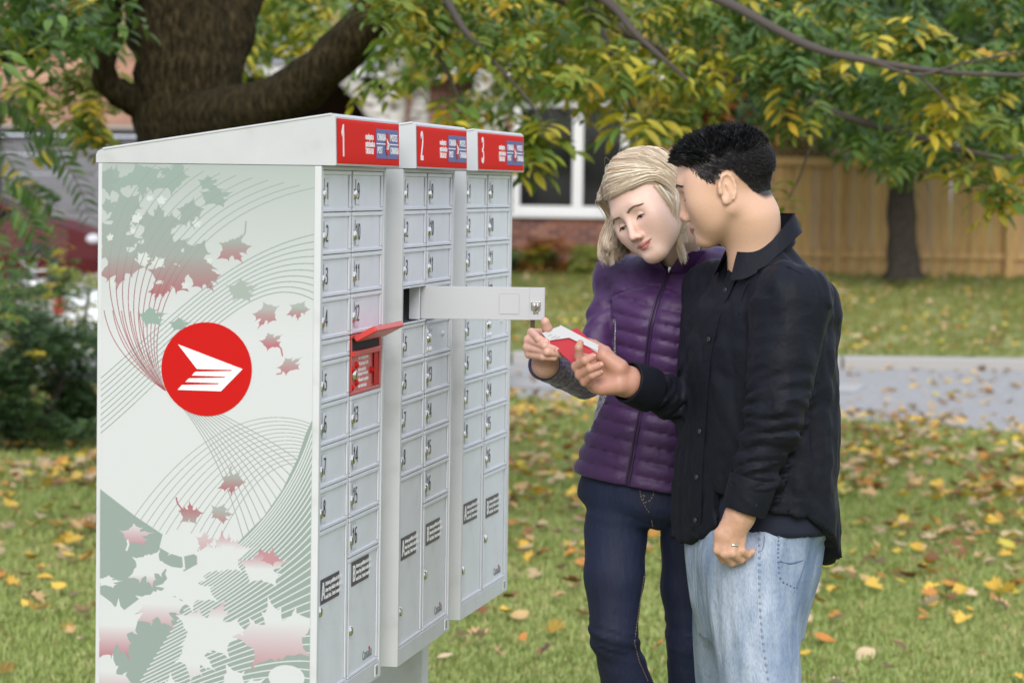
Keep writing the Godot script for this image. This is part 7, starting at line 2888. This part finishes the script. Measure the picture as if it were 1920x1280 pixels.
func woman_hair(p: Node, T: Transform3D):
	rng.seed = 33
	var grav := (T.basis.inverse() * Vector3.DOWN).normalized()
	var ctr := Vector3(0, .036, -.014)
	var rad := Vector3(.0785, .0885, .1025)
	var skull := func(d: Vector3, lift: float) -> Vector3: return ctr + d.normalized() * (rad + Vector3.ONE * lift)
	# scalp under the locks
	var cap := Field.new()
	cap.ell(T * ctr, (rad - Vector3.ONE * .001) * woman.o.s, .01, false, W_HEAD)
	cap.ell(T * Vector3(0, -.045, .075), Vector3(.068, .103, .085) * woman.o.s, .012, true, W_HEAD)
	cap.ell(T * Vector3(0, -.10, .02), Vector3(.075, .085, .12) * woman.o.s, .012, true, W_HEAD)
	cap.col = func(_p, _n): return Color(0.36, 0.26, 0.165)
	var cg := G.new()
	var sp := span(cap)
	cap.mesh_into(cg, sp[0], sp[1], .005)
	var hair := put("hair", cg, M.hair_v, p)
	var g := G.new()
	var tone := func(bias: float):
		var r := rng.randf() + bias
		var c := Color(0.70, 0.575, 0.43)
		if r < 0.10:
			c = Color(0.47, 0.36, 0.245)
		elif r < 0.36:
			c = Color(0.58, 0.46, 0.325)
		elif r > 0.74:
			c = Color(0.86, 0.77, 0.64)
		g.col = c * rng.randf_range(1.0, 1.22)
	var lock := func(pts: Array, count: int, spread: float, bias: float):      # hairs that run together
		tone.call(bias)
		var own := g.col
		var offs := []
		for k in count:
			var o2 := Vector3(rng.randfn(), rng.randfn(), rng.randfn()) * spread
			var line := []
			for i in pts.size():
				var f := float(i) / (pts.size() - 1)
				line.append(T * (pts[i] + o2 * (0.6 + 0.5 * sin(f * PI)) + Vector3(rng.randfn(), rng.randfn(), rng.randfn()) * .0012 * f * f))
			g.col = own * rng.randf_range(0.85, 1.15)
			strand(g, line, rng.randf_range(.0005, .0008), 3, 22)
	# swept from the parting across the crown to her left ear, then hanging
	for i in 430:
		var s := rng.randf()                       # along the parting, front to back
		var lift := rng.randf_range(.004, .015)
		var root: Vector3 = skull.call(Vector3(lerpf(-.64, -.25, s), lerpf(.42, .80, smoothstep(0.0, .35, s)), lerpf(.72, -.75, s)), lift * .2 + .001)
		var j := rng.randfn() * .015
		var m1: Vector3 = skull.call(Vector3(.0 + j, lerpf(.36, .92, smoothstep(0.0, .4, s)) + j, lerpf(.94, -.60, s)), lift * lerpf(.5, 1.0, smoothstep(0.0, .3, s)) + .002)
		var m2: Vector3 = skull.call(Vector3(.58, lerpf(.30, .66, smoothstep(0.0, .5, s)) + j, lerpf(.80, -.58, s)), lift * .8 + .002)
		var m3: Vector3 = skull.call(Vector3(.95, .20 + j - .15 * s, lerpf(.38, -.55, s)), lift * .5)
		var m4: Vector3 = skull.call(Vector3(1.0, -.40, lerpf(.05, -.55, s)), lift * .4)
		var len := rng.randf_range(.05, .10)
		var outw := Vector3(.010 + rng.randfn() * .005, 0, lerpf(.012, -.01, s) + rng.randfn() * .006)
		var t1 := m4 + grav * len * .5 + outw
		var t2 := m4 + grav * len + outw * 1.3
		lock.call([root, m1, m2, m3, m4, t1, t2], 11, .0032, 0.12 if s < .5 else -.05)
	# fallen forward in front of her left ear
	var inv := T.affine_inverse()
	for i in 34:
		var k := rng.randf()
		var sx := lerpf(-6.0, 16.0, k)
		var dz := rng.randf_range(.0, .025) + .02 * k
		var pts := []
		for e in [[1232, 350, 5.850], [1254, 378, 5.845], [1268, 420, 5.862], [1274, 452, 5.868], [1284, 486, 5.872]]:
			pts.append(inv * at(e[0] + sx + rng.randf_range(-3, 3), e[1] + rng.randf_range(-4, 4) * (2.5 if e[1] > 480 else 1.0), e[2] + dz))
		if k > .6:
			pts.pop_back()
		lock.call(pts, 9, .0022, 0.12)
	# the other side, hanging from the parting past her right cheek
	for i in 460:
		var s := rng.randf()
		var lift := rng.randf_range(.004, .022)
		var root: Vector3 = skull.call(Vector3(lerpf(-.64, -.25, s), lerpf(.42, .80, smoothstep(0.0, .35, s)), lerpf(.72, -.75, s)), lift * .4 + .002)
		var j := rng.randfn() * .02
		var m1: Vector3 = skull.call(Vector3(-.86, .40 + j, lerpf(.50, -.6, s)), lift + .003)
		var m2: Vector3 = skull.call(Vector3(-1.0, .0 + j, lerpf(.28, -.6, s)), lift + .006)
		var len := rng.randf_range(.078, .118) * lerpf(1.0, .95, s)
		var q := lerpf(-.016, .046, rng.randf())
		var wave := rng.randf_range(-.006, .006)
		var t1 := m2 + grav * len * .4 + Vector3(-.004 + wave, .0, q * .5)
		var t2 := m2 + grav * len * .75 + Vector3(.004 - wave, .0, q)
		var t3 := m2 + grav * len * 1.05 + Vector3(.018 + maxf(q, 0.0) * .5, .006, q * 1.5 + .006)
		lock.call([root, m1, m2, t1, t2, t3], 11, .0036, 0.0 if s < 0.45 else -0.16)
	# loose flyaway hairs
	for i in 34:
		var d := Vector3(rng.randf_range(-1, .3), rng.randf_range(-.2, 1), rng.randf_range(-.6, .6)).normalized()
		var a: Vector3 = skull.call(d, .006)
		var e := a + Vector3(rng.randfn(), rng.randfn(), rng.randfn()) * .012 + d * .012
		tone.call(0.2)
		strand(g, [T * a, T * e, T * (e + Vector3(rng.randfn(), rng.randfn(), rng.randfn()) * .016 + grav * .01)], .00022, 3, 8)
	put("locks", g, M.hair_v, hair)

# ------------------------------------------------ what they hold
func build_mail():
	var A := at(1027, 640, 5.690)
	var E := at(1089, 697, 5.655)
	var C := at(1143, 672, 5.690)
	var nn := (E - A).cross(C - E).normalized()
	if nn.z < 0.0:
		nn = -nn
	var slab := func(px: Array, lift: float, thick: float) -> G:      # a flat sheet in the plane of the mail, its corners seen at px
		var bx := (E - A).normalized()
		var by := nn.cross(bx)
		var poly := PackedVector2Array()
		for e in px:
			var far := at(e[0], e[1], 6.0)
			var d := far - EYE
			var p := EYE + d * ((A + nn * lift - EYE).dot(nn) / d.dot(nn)) - A
			poly.append(Vector2(p.dot(bx), p.dot(by)))
		var g := G.new()
		g.prism(poly, lift, lift + thick, Transform3D(Basis(bx, by, nn), A))
		return g
	tag(put("red_envelope", slab.call([[1027, 640], [1089, 697], [1143, 672], [1081, 615]], 0.0, .0016), M.red_card), "red envelope held between the woman's and the man's hands", "envelope")
	var w := put("white_letter", slab.call([[1016, 625], [1046, 613], [1129, 656], [1126, 661.5], [1067, 633.5], [1028, 639]], .0034, .0012), M.paper)
	tag(w, "folded white letter with typed address lying on the red envelope", "letter")
	for e in [[1027, 630, 1034, 626.6], [1033, 634, 1043, 629], [1040, 635, 1050, 630.5]]:
		put("address_line", slab.call([[e[0], e[1]], [e[2], e[3]], [e[2] + .5, e[3] + .9], [e[0] + .5, e[1] + .9]], .0047, .0002), M.ink_grey, w)
	tag(put("white_envelope", slab.call([[1046, 614], [1051, 610], [1135, 654], [1131, 660], [1120, 662]], .0018, .0012), M.paper), "thin white envelope whose edge shows behind the folded letter", "envelope")

func build_people():
	finish_man()
	finish_woman()
	build_mail()
